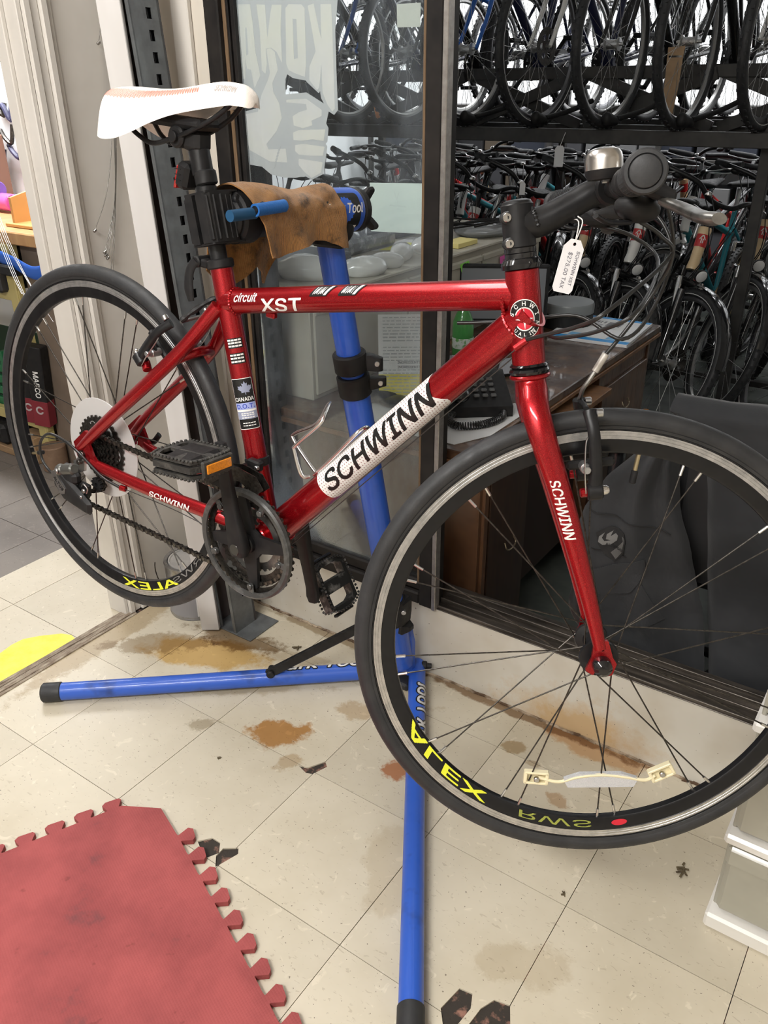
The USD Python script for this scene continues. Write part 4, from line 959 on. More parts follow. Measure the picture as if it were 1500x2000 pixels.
# ---------------------------------------------------------------- brakes
def vbrake(nm, pv, ax, outv, fr, post):
    """Linear-pull brake: pv pivots (two), ax the stud axis, up the arms' direction; post: places it."""
    root = None
    for s in (-1, 1):
        p = np.array(pv) * (1, s, 1); u = np.array(outv) / np.linalg.norm(outv); f_ = np.array(ax) / np.linalg.norm(ax)
        side = np.array([0, s, 0])
        arm = [p + f_ * .016, p + f_ * .018 + u * .03 + side * .004, p + f_ * .017 + u * .075 + side * .006, p + f_ * .014 + u * .104 - side * .006]
        g = tube(spline(arm, 6), np.interp(np.arange(19), [0, 5, 14, 18], [.0105, .0085, .0075, .0085]), 12, ell=(1, .72), up=f_)
        k = part(BK, nm, post(join(g, cyl(p + f_ * .006, p + f_ * .026, .0115, 18, .002), cyl(p + f_ * .004 + u * .029 - side * .006, p + f_ * .024 + u * .029 - side * .006, .0095, 14, .002))), M_DBLACK, 38)
        part(k, 'pivot_bolt', post(lathe([(0, .009), (.0045, .008), (.0062, .005), (.0062, 0), (0, 0)], 18, f_, p + f_ * .026)), M_CHROME, 30)
        pad = p + f_ * .006 + u * .031 - side * .024
        t_ = np.cross(side, u); t_ = f_ 
        part(k, 'brake_pad', post(box(pad + f_ * .010, (.062, .010, .012), .003, np.column_stack([f_, side, u]))), M_MBLACK, 30)
        part(k, 'pad_bolt', post(join(cyl(pad + side * .006, pad + side * .026, .0070, 16, .001), cyl(pad + side * .026, pad + side * .036, .0050, 14, .001))), mat_padbolt, 30, 'silver pad bolt')
        part(k, 'cable_pinch_bolt', post(cyl(p + f_ * .022 + u * .100 - side * .004, p + f_ * .031 + u * .100 - side * .004, .0055, 14, .001)), M_SILVER, 30)
        part(k, 'return_spring', post(tube(spline([p + f_ * .004 + side * .006, p + f_ * .003 + u * .03 + side * .012, p + f_ * .006 + u * .066 + side * .010, p + f_ * .012 + u * .074 + side * .004], 6), .0011, 6)), M_SILVER, 40)
    return k


mat_padbolt = mat('grey_bolt', (.52, .52, .52), .32, .9)
vbrake('front_brake', (.931, .046, .232), (.96, 0, .28), (-.26, 0, .96), 1, steered)
vbrake('rear_brake', (.164, .050, .211), (-.72, 0, .69), (.66, 0, .75), 1, lambda g: g)
# ---------------------------------------------------------------- cables and noodles
HOUS = mat('cable_housing', (.014, .014, .014), .35, coat=.2)


def cable(P, r=.0025, m=HOUS, nm='cable_housing', st=True, n=7):
    g = tube(spline(P, n), r, 8); return part(BK, nm, steered(g) if st else g, m, 60)


def unsteer(p): return (np.asarray(p, float) - SA) @ SR + SA


sp_ = yline(-.112) + (.02, 0, -.036); sl_ = yline(.112) + (.02, 0, -.036); lr_ = yline(-.128) + (.028, 0, -.008); ll_ = yline(.128) + (.028, 0, -.008)
stopR, stopL = unsteer((.838, -.0245, .412)), unsteer((.838, .0245, .412))
cable([lr_, lr_ + (.030, .05, -.008), (.974, -.03, .535), (.972, -.005, .495), (.948, -.004, .440), (.929, -.002, .403), (.922, 0, .386)])
cable([sp_, sp_ + (.035, .03, -.010), (.966, -.05, .530), unsteer((.952, -.085, .480)), unsteer((.915, -.065, .452)), unsteer((.868, -.040, .428)), stopR])
cable([sl_, sl_ + (.04, -.03, -.008), (.974, .03, .525), unsteer((.968, -.03, .478)), unsteer((.930, -.035, .446)), unsteer((.880, -.02, .424)), unsteer((.850, .012, .415)), stopL])
cable([ll_, ll_ + (.045, -.05, .0), (.985, .02, .540), (.975, .0, .47), unsteer((.935, .045, .425)), unsteer((.87, .045, .44)), unsteer((.80, .028, .420)), unsteer((.72, .010, .402))])
part(BK, 'brake_noodle', steered(tube(spline([(.929, -.001, .403), (.919, .0, .374), (.913, .004, .357), (.914, .016, .345), (.916, .034, .338)], 6), .0030, 8)), M_DULLSIL, 40)
part(BK, 'noodle_ferrule', steered(cyl((.930, -.001, .405), (.9215, 0, .380), .0046, 14, .001)), mat('pale_ferrule', (.55, .52, .48), .4, .3), 30)
part(BK, 'cable_boot', steered(tube(spline([(.917, .036, .338), (.917, .018, .337), (.917, -.004, .337), (.916, -.030, .336)], 4), .0034, 10)), M_MBLACK, 40)
part(BK, 'brake_noodle', tube(spline([(.272, .02, .360), (.255, .028, .338), (.240, .030, .318), (.236, .016, .306), (.234, -.01, .303), (.236, -.036, .302)], 5), .0028, 8), M_DULLSIL, 40)
part(BK, 'cable_boot', tube(spline([(.280, .006, .348), (.262, -.008, .334), (.246, -.026, .316), (.238, -.038, .304)], 5), np.array([.003, .0035, .0048, .0052, .0048] * 3 + [.003]), 8), M_MBLACK, 40)
cable([(.298, -.006, .395), (.284, .010, .378), (.276, .018, .366)], .0024, st=False)
cable([(.104, -.066, -.0345), (.060, -.072, -.0245), (-.001, -.074, .004), (-.046, -.074, .0165), (-.093, -.074, .0150), (-.1205, -.075, -.012), (-.1165, -.077, -.045), (-.088, -.080, -.062), (-.070, -.082, -.056)], .0027, st=False)
WIRE = mat('bare_cable', (.10, .10, .10), .35, .8)
cable([(.833, -.026, .405), (.63, -.0245, .165), (.448, -.022, -.056)], .0008, WIRE, 'bare_cable', False, 4)
cable([(.833, -.010, .400), (.63, -.010, .157), (.448, -.012, -.062)], .0008, WIRE, 'bare_cable', False, 4)
cable([(.40, -.045, -.050), (.25, -.057, -.034), (.118, -.065, -.0335)], .0008, WIRE, 'bare_cable', False, 4)
# bottle cage
cgp = [(.5294, .030, .140), (.4905, .028, .0985), (.4805, .030, .098), (.4300, .036, .133), (.4285, .038, .146), (.4734, .037, .1774), (.494, .036, .215), (.506, .028, .224), (.520, .004, .229), (.533, -.022, .224), (.5335, -.034, .212), (.493, -.037, .166), (.4905, -.037, .155), (.505, -.034, .118), (.512, -.022, .114)]
part(BK, 'bottle_cage', join(tube(spline(cgp, 6), .0031, 10), tube(spline([(.512, -.012, .114), (.540, -.014, .145), (.585, -.016, .203), (.592, -.006, .214), (.592, .008, .214), (.585, .014, .203), (.535, .014, .143)], 6), .0030, 10), box((.530, 0, .1365), (.050, .014, .004), .001, R=rot((0, 1, 0), -49.5))), mat('bright_aluminium_rod', (.80, .79, .78), .22, 1.0), 50)

# ---------------------------------------------------------------- price tag
tg = Polygon([(-.017, 0), (-.017, -.062), (-.013, -.068), (.013, -.068), (.017, -.062), (.017, 0), (.008, .012), (-.008, .012)]).difference(shapely.Point(0, .005).buffer(.0025))
tp = bw(steered((np.array([[.8600, -.012, .524]]), None))[0])[0]
nx = np.array([.86, .50, 0]); nx /= np.linalg.norm(nx); uz = np.array([.13, .18, .97]); uz /= np.linalg.norm(uz); nx -= uz * (nx @ uz); nx /= np.linalg.norm(nx)
TG = thing('price_tag', 'white card price tag hanging on a string under the black stem of the red bicycle', 'price tag')
part(TG, 'card', xf(ext(affinity.scale(tg, .74, .80, origin=(0, 0)), .0006), R=np.column_stack([nx, uz, np.cross(nx, uz)]), t=tp), mat('tag_card', (.78, .77, .78), .6), 20)
part(TG, 'string', join(tube(spline([tp + uz * .006, tp + uz * .03 + nx * .002, bw(steered((np.array([[.857, -.010, .560]]), None))[0])[0]], 4), .0008, 6), tube(spline([tp + uz * .006, tp + uz * .03 - nx * .003, bw(steered((np.array([[.850, .010, .556]]), None))[0])[0]], 4), .0008, 6)), M_WHITEV, 0)
BT = np.column_stack([nx, uz, np.cross(nx, uz)])
Q = BT @ rot((0, 0, 1), -90)
ink = join(xf(text('SCHWINN XST', .0052, .0002, bold=False), t=(0, .004, 0)), xf(text('$275.00 TAX', .0062, .0002, bold=False), t=(.003, -.0085, 0)))
ink = xf(ink, s=(.80, .74, 1))
part(TG, 'handwriting', xf(xf(ink, R=Q), t=tp + BT @ np.array([.002, -.003, .0009])), mat('grey_ink', (.17, .16, .19), .6), 0)

# ---------------------------------------------------------------- blue repair stand
M_BLUE = mat('stand_blue_paint', (.028, .105, .52), .36, col2=(.020, .07, .38), vs=9, lo=.5, hi=.75, coat=.35, bump=.06, bs=200, rvar=.1)
M_BLUE_SCUFF = mat('stand_blue_scuffed', (.028, .105, .52), .40, col2=(.012, .022, .07), vs=7, lo=.55, hi=.72, coat=.25, rvar=.1)
M_BLUEBAR = mat('dipped_blue_grip', (.02, .13, .42), .5, bump=.3, bs=250)
RS = thing('repair_stand', 'blue two-legged bicycle repair stand holding the red bicycle', 'repair stand')
LA, LB = np.array([.275, .385, .030]), np.array([-.412, -.186, .0245])
RA, RB_ = np.array([.312, .420, .0330]), np.array([.806, -.372, .0220])
part(RS, 'leg', tube([LA, LB], .0222, 28), M_BLUE_SCUFF, 40)
part(RS, 'foot_cap', cyl(LB + (LA - LB) * .045, LB - (LA - LB) * .012, .0245, 28, .004), M_RUBBER, 35)
lp = part(RS, 'leg', join(tube(np.linspace(RA, RB_, 3), .0215, 28), ball(RA, .0215, 3)), M_BLUE_SCUFF, 40)
part(RS, 'foot_cap', cyl(RB_ + (RA - RB_) * .045, RB_ - (RA - RB_) * .012, .0235, 28, .004), M_RUBBER, 35)
m0, m1 = np.array([.300, .372, .050]), np.array([.268, .169, 1.151]); md = m1 - m0
part(RS, 'mast', tube([m0 + md * .02, m0 + md * .735], .0285, 32), M_BLUE, 40)
part(RS, 'mast', tube([m0 + md * .70, m0 + md * 1.02], .0245, 32), M_BLUE, 40)
for a, b, lug in ((.705, .745, 1), (.752, .788, -1)):
    c = m0 + md * (a + b) / 2; B = frame_z(md)
    k = part(RS, 'height_collar', join(cyl(m0 + md * a, m0 + md * b, .0335, 32, .003), hull(np.vstack([cyl(c + (.028, .02, -.012 + .004 * lug), c + (.028, .02, .014), .012, 14)[0], cyl(c + (.046, .030, -.010 + .008 * lug), c + (.046, .030, .012 + .004 * lug), .010, 14)[0]]))), M_MBLACK, 32)
    part(k, 'collar_bolt', cyl(c + (.048, .024, .002 + .004 * lug), c + (.052, .0175, .002 + .004 * lug), .0055, 14, .001), M_SILVER, 30)
# foot of the mast: pivot block, bolts, strut
part(RS, 'pivot_block', join(hull(np.vstack([box((.298, .385, .085), (.050, .034, .115), .010)[0], box((.300, .380, .155), (.038, .030, .06), .010)[0]]))), M_BLUE, 35)
part(RS, 'base_foot', box((.300, .372, .012), (.055, .05, .022), .005), M_RUBBER, 30)
part(RS, 'pivot_bolt', join(cyl((.337, .424, .041), (.349, .431, .041), .008, 16, .001), cyl((.326, .420, .040), (.338, .426, .040), .013, 20, .002)), M_MBLACK, 30)
part(RS, 'pivot_washer', cyl((.289, .408, .041), (.296, .412, .041), .016, 20, .001), M_MBLACK, 30)
sA, sB = np.array([.028, .170, .050]), np.array([.290, .330, .245])
t_ = (sB - sA) / np.linalg.norm(sB - sA); s_ = np.cross(t_, [0, 0, 1]); s_ /= np.linalg.norm(s_)
part(RS, 'strut', box((sA + sB) / 2, (np.linalg.norm(sB - sA) + .02, .012, .024), .002, np.column_stack([t_, s_, np.cross(t_, s_)])), M_DBLACK, 30, 'black flat locking strut')
part(RS, 'strut_bolt', join(cyl(sA - s_ * -.002 , sA + s_ * .014, .010, 16, .002), cyl(sA - s_ * .020, sA - s_ * .004, .010, 14, .002)), M_MBLACK, 30)
part(RS, 'strut_bracket', join(hull(np.vstack([box((.312, .345, .262), (.034, .05, .045), .006)[0], box((.318, .340, .235), (.022, .05, .04), .006)[0]])), hull(np.vstack([box((.318, .345, .205), (.02, .04, .03), .004)[0], box((.332, .350, .205), (.016, .02, .016), .003)[0]])), cyl(m0 + md * .150, m0 + md * .215, .0335, 28, .003)), M_MBLACK, 30)
part(RS, 'bracket_bolt', cyl((.327, .330, .262), (.334, .322, .262), .006, 14, .001), M_SILVER, 30)
# clamp head
a0, a1 = np.array([.2490, -.088, 1.200]), np.array([.2715, .245, 1.178]); ad = (a1 - a0) / np.linalg.norm(a1 - a0)
part(RS, 'clamp_arm', join(cyl(a0 + ad * .022, a0 + ad * .24, .0335, 32, .004), cyl(a0 + ad * .03, a0 + ad * .07, .041, 32, .004)), M_MBLACK, 35)
sl = part(RS, 'clamp_sleeve', lathe([(0, 0), (.034, .001), (.0385, .004), (.0395, .010), (.0395, .100), (.0385, .106), (.036, .108), (0, .108)], 48, ad, a0 + ad * .215), M_BLUE, 35)
SIDE2 = np.array([.80, -.45, .12])
wr = lambda g, lift, x0: wrap(g, a0 + ad * .215, a0 + ad * .323, .0395, SIDE2, lift, .005)
part(sl, 'label', wr(ext(sbox(.005, -.026, .084, .024).buffer(.008), .0003), .0003, 0), M_BLACKV, 0, 'black label with Park Tool lettering on a blue gear')
gear = Polygon([((.0205 + .0022 * (k % 4 < 2)) * math.cos(k * math.pi / 36), (.0205 + .0022 * (k % 4 < 2)) * math.sin(k * math.pi / 36)) for k in range(72)])
part(sl, 'label_print', wr(ext(affinity.translate(gear, .052, .001), .0002), .0008, 0), mat('label_blue', (.03, .12, .62), .4), 0)
part(sl, 'label_print', wr(ext(sbox(.0, -.0335, .086, -.0275), .0002), .0006, 0), M_WHITEV, 0)
part(sl, 'lettering', wr(xf(text('Park Tool', .0155, .0002, slant=.25, sx=.95), t=(.004, -.004, 0)), .0012, 0), M_WHITEV, 0)
part(RS, 'mast_joint', join(ball(m1 + (.0, .02, .004), .036, 3), cyl(m1 + (0, .0, -.03), m1 + (0, .01, .02), .030, 28, .004)), M_MBLACK, 35)
part(RS, 'end_cap', join(cyl(a0 + ad * .323, a0 + ad * .345, .0385, 36, .005), cyl(a0 + ad * .340, a0 + ad * .362, .024, 24, .004), *[hull(np.vstack([box(a0 + ad * .352 + d * .018, (.014, .02, .014), .003)[0], box(a0 + ad * .362 + d * .036, (.012, .022, .012), .004)[0]])) for d in (np.array([.35, .1, .93]), np.array([.5, .2, -.83]), np.array([-.9, 0, .2]))]), M_MBLACK, 32)
# jaws round the seatpost
jc = BO + BR @ np.array([.2697, 0, .4665]); jz = BR @ (SP1 - SP0); jz /= np.linalg.norm(jz); jx = ad - jz * (ad @ jz); jx /= np.linalg.norm(jx); jy = np.cross(jz, jx)
JB = np.column_stack([jx, jy, jz])


def jaw(sgn):
    pr = Polygon([(-.030, .004), (-.030, .020), (-.020, .027), (.012, .029), (.028, .024), (.034, .012), (.034, .004), (.016, .004), (.012, .010), (.004, .0148), (-.006, .0148), (-.013, .009), (-.016, .004)])
    g = ext(pr if sgn > 0 else affinity.scale(pr, 1, -1, origin=(0, 0)), .072, (0, 0, -.036))
    rib = [box((-.026 + k * .012, sgn * .0275 - sgn * .002 * abs(k - 2), 0), (.004, .008, .066), .0015) for k in range(5)]
    return xf(join(outward(g), *rib), R=JB, t=jc)


part(RS, 'jaw', jaw(1), M_MBLACK, 25, 'black clamp jaw'); part(RS, 'jaw', jaw(-1), M_MBLACK, 25, 'black clamp jaw')
part(RS, 'jaw_plate', join(xf(ext(sbox(-.028, -.026, .040, .026).difference(shapely.Point(0, 0).buffer(.0155)).buffer(-.004).buffer(.004), .003, (0, 0, .036)), R=JB, t=jc)), M_MBLACK, 25)
part(RS, 'jaw_plate', join(xf(ext(sbox(-.028, -.026, .040, .026).difference(shapely.Point(0, 0).buffer(.0155)).buffer(-.004).buffer(.004), .003, (0, 0, -.039)), R=JB, t=jc)), M_MBLACK, 25)
part(RS, 'jaw_bolt', join(cyl(jc + jx * .030 + jy * -.024 + jz * .024, jc + jx * .030 + jy * -.034 + jz * .024, .0075, 16, .002)), M_DBLACK, 30)
h0, h1 = np.array([.306, -.057, 1.2125]), np.array([.306, .014, 1.2120])
part(RS, 'clamp_handle', join(tube([h0, h0 + (h1 - h0) * .96, h1], [.0098, .0098, .006], 20)), M_BLUEBAR, 40, 'blue dipped clamp handle')
part(RS, 'handle_bore', cyl(h0 + (0, -.0006, 0), h0 + (0, .001, 0), .0066, 18), M_GBLACK, 0)
part(RS, 'clamp_handle', tube([(.2985, -.105, 1.209), (.299, -.05, 1.2075)], .0088, 18), mat('dark_blue_grip', (.012, .07, .16), .5), 40)
part(RS, 'handle_stem', cyl((.262, -.030, 1.200), (.302, -.030, 1.212), .012, 18, .002), M_MBLACK, 30)
# lettering along the legs
for A0, B0, nm, off, sgn in ((RA, RB_, 'leg', .055, 1),):
    w = text('Park Tool', .034, .0003, slant=.28, sx=1.15); w = xf(w, R=rot((0, 0, 1), 180), t=(.335, .016, 0))
    o = shapely.union_all([Polygon(w[0][t_][:, :2]).buffer(0) for t_ in w[1] if abs(np.cross(w[0][t_][1] - w[0][t_][0], w[0][t_][2] - w[0][t_][0])[2]) > 1e-10])
    part(lp, 'lettering', wrap(ext(o.buffer(.0034), .0002), A0, B0, .0215, (.75, .25, .62), .0003, .005), M_BLACKV, 0)
    part(lp, 'lettering', wrap(ext(o, .0002), A0, B0, .0215, (.75, .25, .62), .0007, .005), mat('leg_white_print', (.62, .62, .62), .5), 0, 'white Park Tool lettering outlined in black')
    ow = affinity.translate(affinity.rotate(o, 180, origin=(0, 0)), .44, 0)
    part(RS + '/leg', 'lettering', wrap(ext(affinity.translate(o, -.01, -.010).buffer(.003), .0002), LA, LB, .0222, (.1, .35, .93), .0003, .005), M_BLACKV, 0)
    part(RS + '/leg', 'lettering', wrap(ext(affinity.translate(o, -.01, -.010), .0002), LA, LB, .0222, (.1, .35, .93), .0007, .005), M_WHITEV, 0)

# ---------------------------------------------------------------- the brown rag over the clamp
nu, nv = 46, 60
U = np.linspace(0, 1, nu); V = np.linspace(-1, 1, nv)
P = np.zeros((nu, nv, 3))
for i, u in enumerate(U):
    yb = -.052 + .212 * u
    c = a0 + ad * ((yb - a0[1]) / ad[1])
    r = .046 + .006 * math.sin(5 * u + 1)
    lf = np.interp(u, [0, .15, .4, .62, .75, .9, 1.0], [.060, .060, .052, .042, .046, .058, .058])
    lb = np.interp(u, [0, .08, .2, .3, .5, .62, .68, .78, 1.0], [.085, .10, .150, .125, .085, .105, .125, .075, .055])
    for j, v in enumerate(V):
        s = v * (math.pi / 2 * r + (lf if v > 0 else lb))
        arc = math.pi / 2 * r
        if abs(s) <= arc:
            a = s / r; p = np.array([math.sin(a) * r, 0, math.cos(a) * r])
        else:
            d = abs(s) - arc; sg = np.sign(s)
            fold = .010 * math.sin(14 * u + 2 * sg) * (d / .08)
            p = np.array([sg * (r + .10 * d + fold), 0, -d])
        sh = (-.022 if v < 0 else .018) * abs(v) ** 1.5 * (1 - u) - (.02 * abs(v) * u if v < 0 else 0) + (.0 if v < 0 else .022 * v * u * .5)
        P[i, j] = c + p + np.array([0, sh, 0])
P += (meshkit.fbm(P * 22, 3, 5)[..., None] - .5) * np.array([.012, .006, .012])


def cloth(P, th, flip=False):
    """A sheet of cloth with thickness from a grid of points."""
    a, b = P.shape[:2]; du, dv = np.gradient(P, axis=0), np.gradient(P, axis=1); N = np.cross(du, dv); N /= np.linalg.norm(N, axis=2, keepdims=True) + 1e-12
    if flip: N = -N
    A, B_ = P + N * th / 2, P - N * th / 2
    i, j = np.meshgrid(np.arange(a - 1), np.arange(b - 1), indexing='ij'); q = np.stack([i * b + j, (i + 1) * b + j, (i + 1) * b + j + 1, i * b + j + 1], -1).reshape(-1, 4)
    if flip: q = q[:, ::-1]
    k = a * b; per = np.r_[np.arange(b), np.arange(2, a) * b - 1 if False else np.arange(1, a) * b + b - 1, (a - 1) * b + np.arange(b - 2, -1, -1), np.arange(a - 2, 0, -1) * b]
    pn = np.roll(per, -1); e = np.stack([per, pn, pn + k, per + k], 1)
    if flip: e = e[:, ::-1]
    F = np.vstack([q, q[:, ::-1] + k, e])
    return np.vstack([A.reshape(-1, 3), B_.reshape(-1, 3)]), np.vstack([F[:, [0, 1, 2]], F[:, [0, 2, 3]]])


n = {'t': ('texture_coordinate', {}), 'n': ('noise_texture', {'scale': 26, 'detail': 6, 'roughness': .7}), 'r': ('rgb_ramp', {'ramp': [(.30, (.06, .032, .014)), (.46, (.26, .125, .040)), (.66, (.35, .175, .062))]}),
     'w': ('wave_texture', {'bands_direction': 'y', 'scale': 130, 'distortion': .6}), 'b': ('bump', {'strength': .5, 'distance': .0015}), 'p': ('principled_bsdf', {'roughness': .95, 'sheen_weight': .25, 'specular_ior_level': .1})}
M_RAG = usdkit.material(stage, '/World/Looks/brown_rag_cloth', n, [('t.object', 'n.vector'), ('n.fac', 'r.fac'), ('r.color', 'p.base_color'), ('t.object', 'w.vector'), ('w.fac', 'b.height'), ('b.normal', 'p.normal')], surface='p.BSDF')
single('rag', cloth(P, .0022, True), M_RAG, 'brown grease-stained cloth draped over the clamp arm of the repair stand', 'rag', smooth=70)

# ---------------------------------------------------------------- red foam mat
c0, e1, nrm_ = np.array([.119, -.277]), np.array([.927, -.374]), np.array([.374, .927])
lo_, e2, nl = np.array([.031, -.318]), np.array([-.42, -.907]), np.array([-.907, .42])
poly = [c0 + np.array([-.012, .002])]
x = .070
for k in range(14):
    p = c0 + e1 * x
    poly += [p, p + e1 * .008 + nrm_ * .001, p + e1 * .000 + nrm_ * .026, p + e1 * .008 + nrm_ * .034, p + e1 * .030 + nrm_ * .030, p + e1 * .036 + nrm_ * .023, p + e1 * .024 + nrm_ * .001]
    x += .0578
poly += [c0 + e1 * 1.0, c0 + e1 * 1.0 + np.array([-.345, -.94]) * 1.0, np.array([-.62, -1.45])]
x = .62
for k in range(11):
    p = lo_ + e2 * x
    poly += [p, p - e2 * -.006 + nl * .020, p - e2 * .002 + nl * .026, p - e2 * .030 + nl * .024, p - e2 * .034 + nl * .018, p - e2 * .024]
    x -= .059
poly += [lo_]
n = {'t': ('texture_coordinate', {}), 'n': ('noise_texture', {'scale': 7, 'detail': 5, 'roughness': .62}), 'r': ('rgb_ramp', {'ramp': [(.27, (.10, .045, .050)), (.40, (.28, .058, .058)), (.62, (.37, .080, .078))]}),
     'n2': ('noise_texture', {'scale': 45, 'detail': 2}), 'r2': ('rgb_ramp', {'ramp': [(.70, (0, 0, 0)), (.78, (1, 1, 1))]}), 'm': ('mix', {'color2': (.16, .03, .03)}), 'k': ('math', {'math_type': 'multiply', 'value2': .55}),
     'mp': ('mapping', {'rotation': (0, 0, .35)}), 'ck': ('voronoi_texture', {'scale': 210, 'randomness': .05}), 'b': ('bump', {'strength': .55, 'distance': .0014, 'invert': True}), 'p': ('principled_bsdf', {'roughness': .72, 'specular_ior_level': .35})}
M_MAT = usdkit.material(stage, '/World/Looks/red_foam', n, [('t.object', 'n.vector'), ('n.fac', 'r.fac'), ('t.object', 'n2.vector'), ('n2.fac', 'r2.fac'), ('r2.color', 'k.value1'), ('k.value', 'm.fac'), ('r.color', 'm.color1'), ('m.color', 'p.base_color'), ('t.object', 'mp.vector'), ('mp.vector', 'ck.vector'), ('ck.distance', 'b.height'), ('b.normal', 'p.normal')], surface='p.BSDF')
single('foam_mat', ext(Polygon(poly).buffer(0).buffer(.0015).buffer(-.0015), .012, (0, 0, .0006)), M_MAT, 'red interlocking foam floor mat with toothed edges and dark stains', 'floor mat', smooth=0)

# ---------------------------------------------------------------- plastic drawer tower
DW = thing('drawer_tower', 'white plastic drawer tower with smoky drawers at the right edge beside the front wheel', 'drawer tower')
M_PLW = mat('drawer_frame_white', (.76, .74, .70), .35, coat=.2)
M_PLD = mat('drawer_front_smoky', (.46, .445, .37), .28, col2=(.36, .345, .285), vs=5, coat=.3, trans=.15)
x0, x1, y0, y1 = 1.143, 1.52, .116, .44
part(DW, 'frame', join(box2((x0, y0 + .02, 0), (x0 + .008, y1, .90), .002), box2((x1 - .008, y0 + .02, 0), (x1, y1, .90), .002), box2((x0, y1 - .008, 0), (x1, y1, .90), .002)), M_PLD, 0)
part(DW, 'base_plinth', box2((x0 - .006, y0 - .012, 0), (x1, y1, .035), .005), M_PLW, 30)
for k, (z0, z1) in enumerate(((.037, .205), (.232, .455), (.482, .70), (.727, .88))):
    d = part(DW, 'drawer', box2((x0 + .006, y0 + .004 + .004 * k, z0), (x1 - .006, y0 + .25, z1), .008), M_PLD, 30)
    part(d, 'drawer_lip', join(box2((x0 + .004, y0 - .004 + .004 * k, z1 - .045), (x1 - .004, y0 + .012, z1 - .002), .006)), M_PLD, 30)
    part(d, 'drawer_handle', box(((x0 + x1) / 2 - .02, y0 - .004 + .004 * k, z0 + .055), (.09, .016, .014), .004), M_PLW, 30)
    part(DW, 'shelf_rim', box2((x0 - .006, y0 - .006, z1 + .004), (x1, y1, z1 + .026), .005), M_PLW, 30)

# ---------------------------------------------------------------- things standing in the corner
M_STRUT = mat('galvanised_channel', (.20, .215, .22), .48, .55, col2=(.14, .145, .15), vs=22, rvar=.1, bump=.1)
M_RUSTIN = mat('channel_inside', (.12, .095, .088), .7, col2=(.085, .07, .066), vs=20)
CHN = thing('slotted_channel', 'tall grey slotted steel channel leaning in the corner beside the window frame', 'steel channel')
lean = np.eye(4); lean[0, 2] = -.076; lean[0, 3] = 0; Ln = lambda g: (g[0] @ lean[:3, :3].T, g[1])
hol = [sbox(.30 + .034, z, .30 + .049, z + .021) for z in np.arange(.10, 2.4, .0415)]
part(CHN, 'slotted_web', Ln(ext(sbox(.291, .0, .372, 2.4).difference(shapely.union_all(hol)), .003, (-.215, 0, 0), (0, 1, 0), (0, 0, 1))), M_STRUT, 0)
part(CHN, 'web_back', Ln(box2((-.223, .325, 0), (-.2195, .36, 2.4))), M_GBLACK, 0)
part(CHN, 'side_wall', Ln(box2((-.297, .292, 0), (-.294, .372, 2.4))), M_RUSTIN, 0)
part(CHN, 'front_lip', Ln(box2((-.297, .289, 0), (-.266, .293, 2.4))), M_STRUT, 0)
part(CHN, 'front_lip', Ln(box2((-.222, .289, 0), (-.212, .293, 2.4))), M_STRUT, 0)
part(CHN, 'back_wall', Ln(box2((-.297, .366, 0), (-.212, .373, 2.4))), M_RUSTIN, 0)
part(CHN, 'base_plate', box2((-.305, .285, 0), (-.155, .405, .004), .001), M_STRUT, 0)
bl_ = np.eye(4); bl_[0, 2] = -.046
M_BOARD = mat('white_primed_board', (.66, .645, .63), .6, col2=(.56, .54, .52), vs=6, stretch=(1, 1, .2))
B2 = box((0, 0, 1.2), (.050, .019, 2.4), .0015, None)
B2 = xf(B2, R=rot((0, 0, 1), 34), t=(-.290, .268, .003))
single('wooden_board', (B2[0] @ bl_[:3, :3].T, B2[1]), M_BOARD, 'white painted plank leaning in the corner just left of the steel channel', 'board', smooth=0)
CAN = thing('paint_can', 'dented metal paint can with a white label standing on the floor behind the rear wheel', 'paint can', M=mtx(None, (-.410, .330, 0)))
M_TIN = mat('tin_plate', (.42, .42, .43), .30, .9, col2=(.28, .28, .29), vs=14, rvar=.1)
part(CAN, 'can_body', lathe([(0, .002), (.075, .002), (.0785, 0), (.0795, .004), (.078, .008), (.078, .160), (.0795, .164), (.0795, .168), (.078, .170), (.070, .168), (.068, .163), (0, .163)], 56), M_TIN, 30)
part(CAN, 'can_lid', lathe([(0, .164), (.060, .164), (.062, .1685), (.066, .1685), (.067, .165), (0, .1635)], 48), mat('splashed_lid', (.42, .41, .40), .4, .3, col2=(.62, .60, .57), vs=16), 30)
part(CAN, 'label', lathe([(.0782, .012), (.0786, .012), (.0786, .120), (.0782, .120)], 56), mat('can_label', (.30, .30, .32), .6), 30)


def oncan(g, a0_):
    v, f = fine(g, .006); t = math.radians(a0_) + v[:, 0] / .0788
    return np.column_stack([(.0788 + v[:, 2]) * np.cos(t), (.0788 + v[:, 2]) * np.sin(t), v[:, 1]]), f


part(CAN, 'label', oncan(ext(sbox(.0, .014, .075, .118), .0003), -42), mat('can_label_white', (.74, .73, .71), .6), 0, 'white printed label panel')
part(CAN, 'label_print', oncan(join(*[ext(sbox(.006, z, .006 + w_, z + .0022), .0002) for z, w_ in zip(np.arange(.034, .104, .0062), (.058, .050, .060, .04, .055, .062, .03, .058, .05, .06, .044, .052))], xf(text('3.78L', .0085, .0002), t=(.018, .018, 0)), ), -42), mat('grey_small_print', (.30, .30, .30), .6), 0)
a = np.linspace(math.pi, 2 * math.pi + .3, 26)
part(CAN, 'bail_handle', tube(np.array([[-.081 * math.cos(0) * 0 - .078 * math.cos(q) * .98 - .03, -.05 - .0, .12 + .075 * math.sin(q)] for q in a]), .0016, 6), M_STEELD, 40)

# bare brake cables hanging on the white wall
M_INNER = mat('steel_inner_cable', (.36, .35, .33), .3, .9)


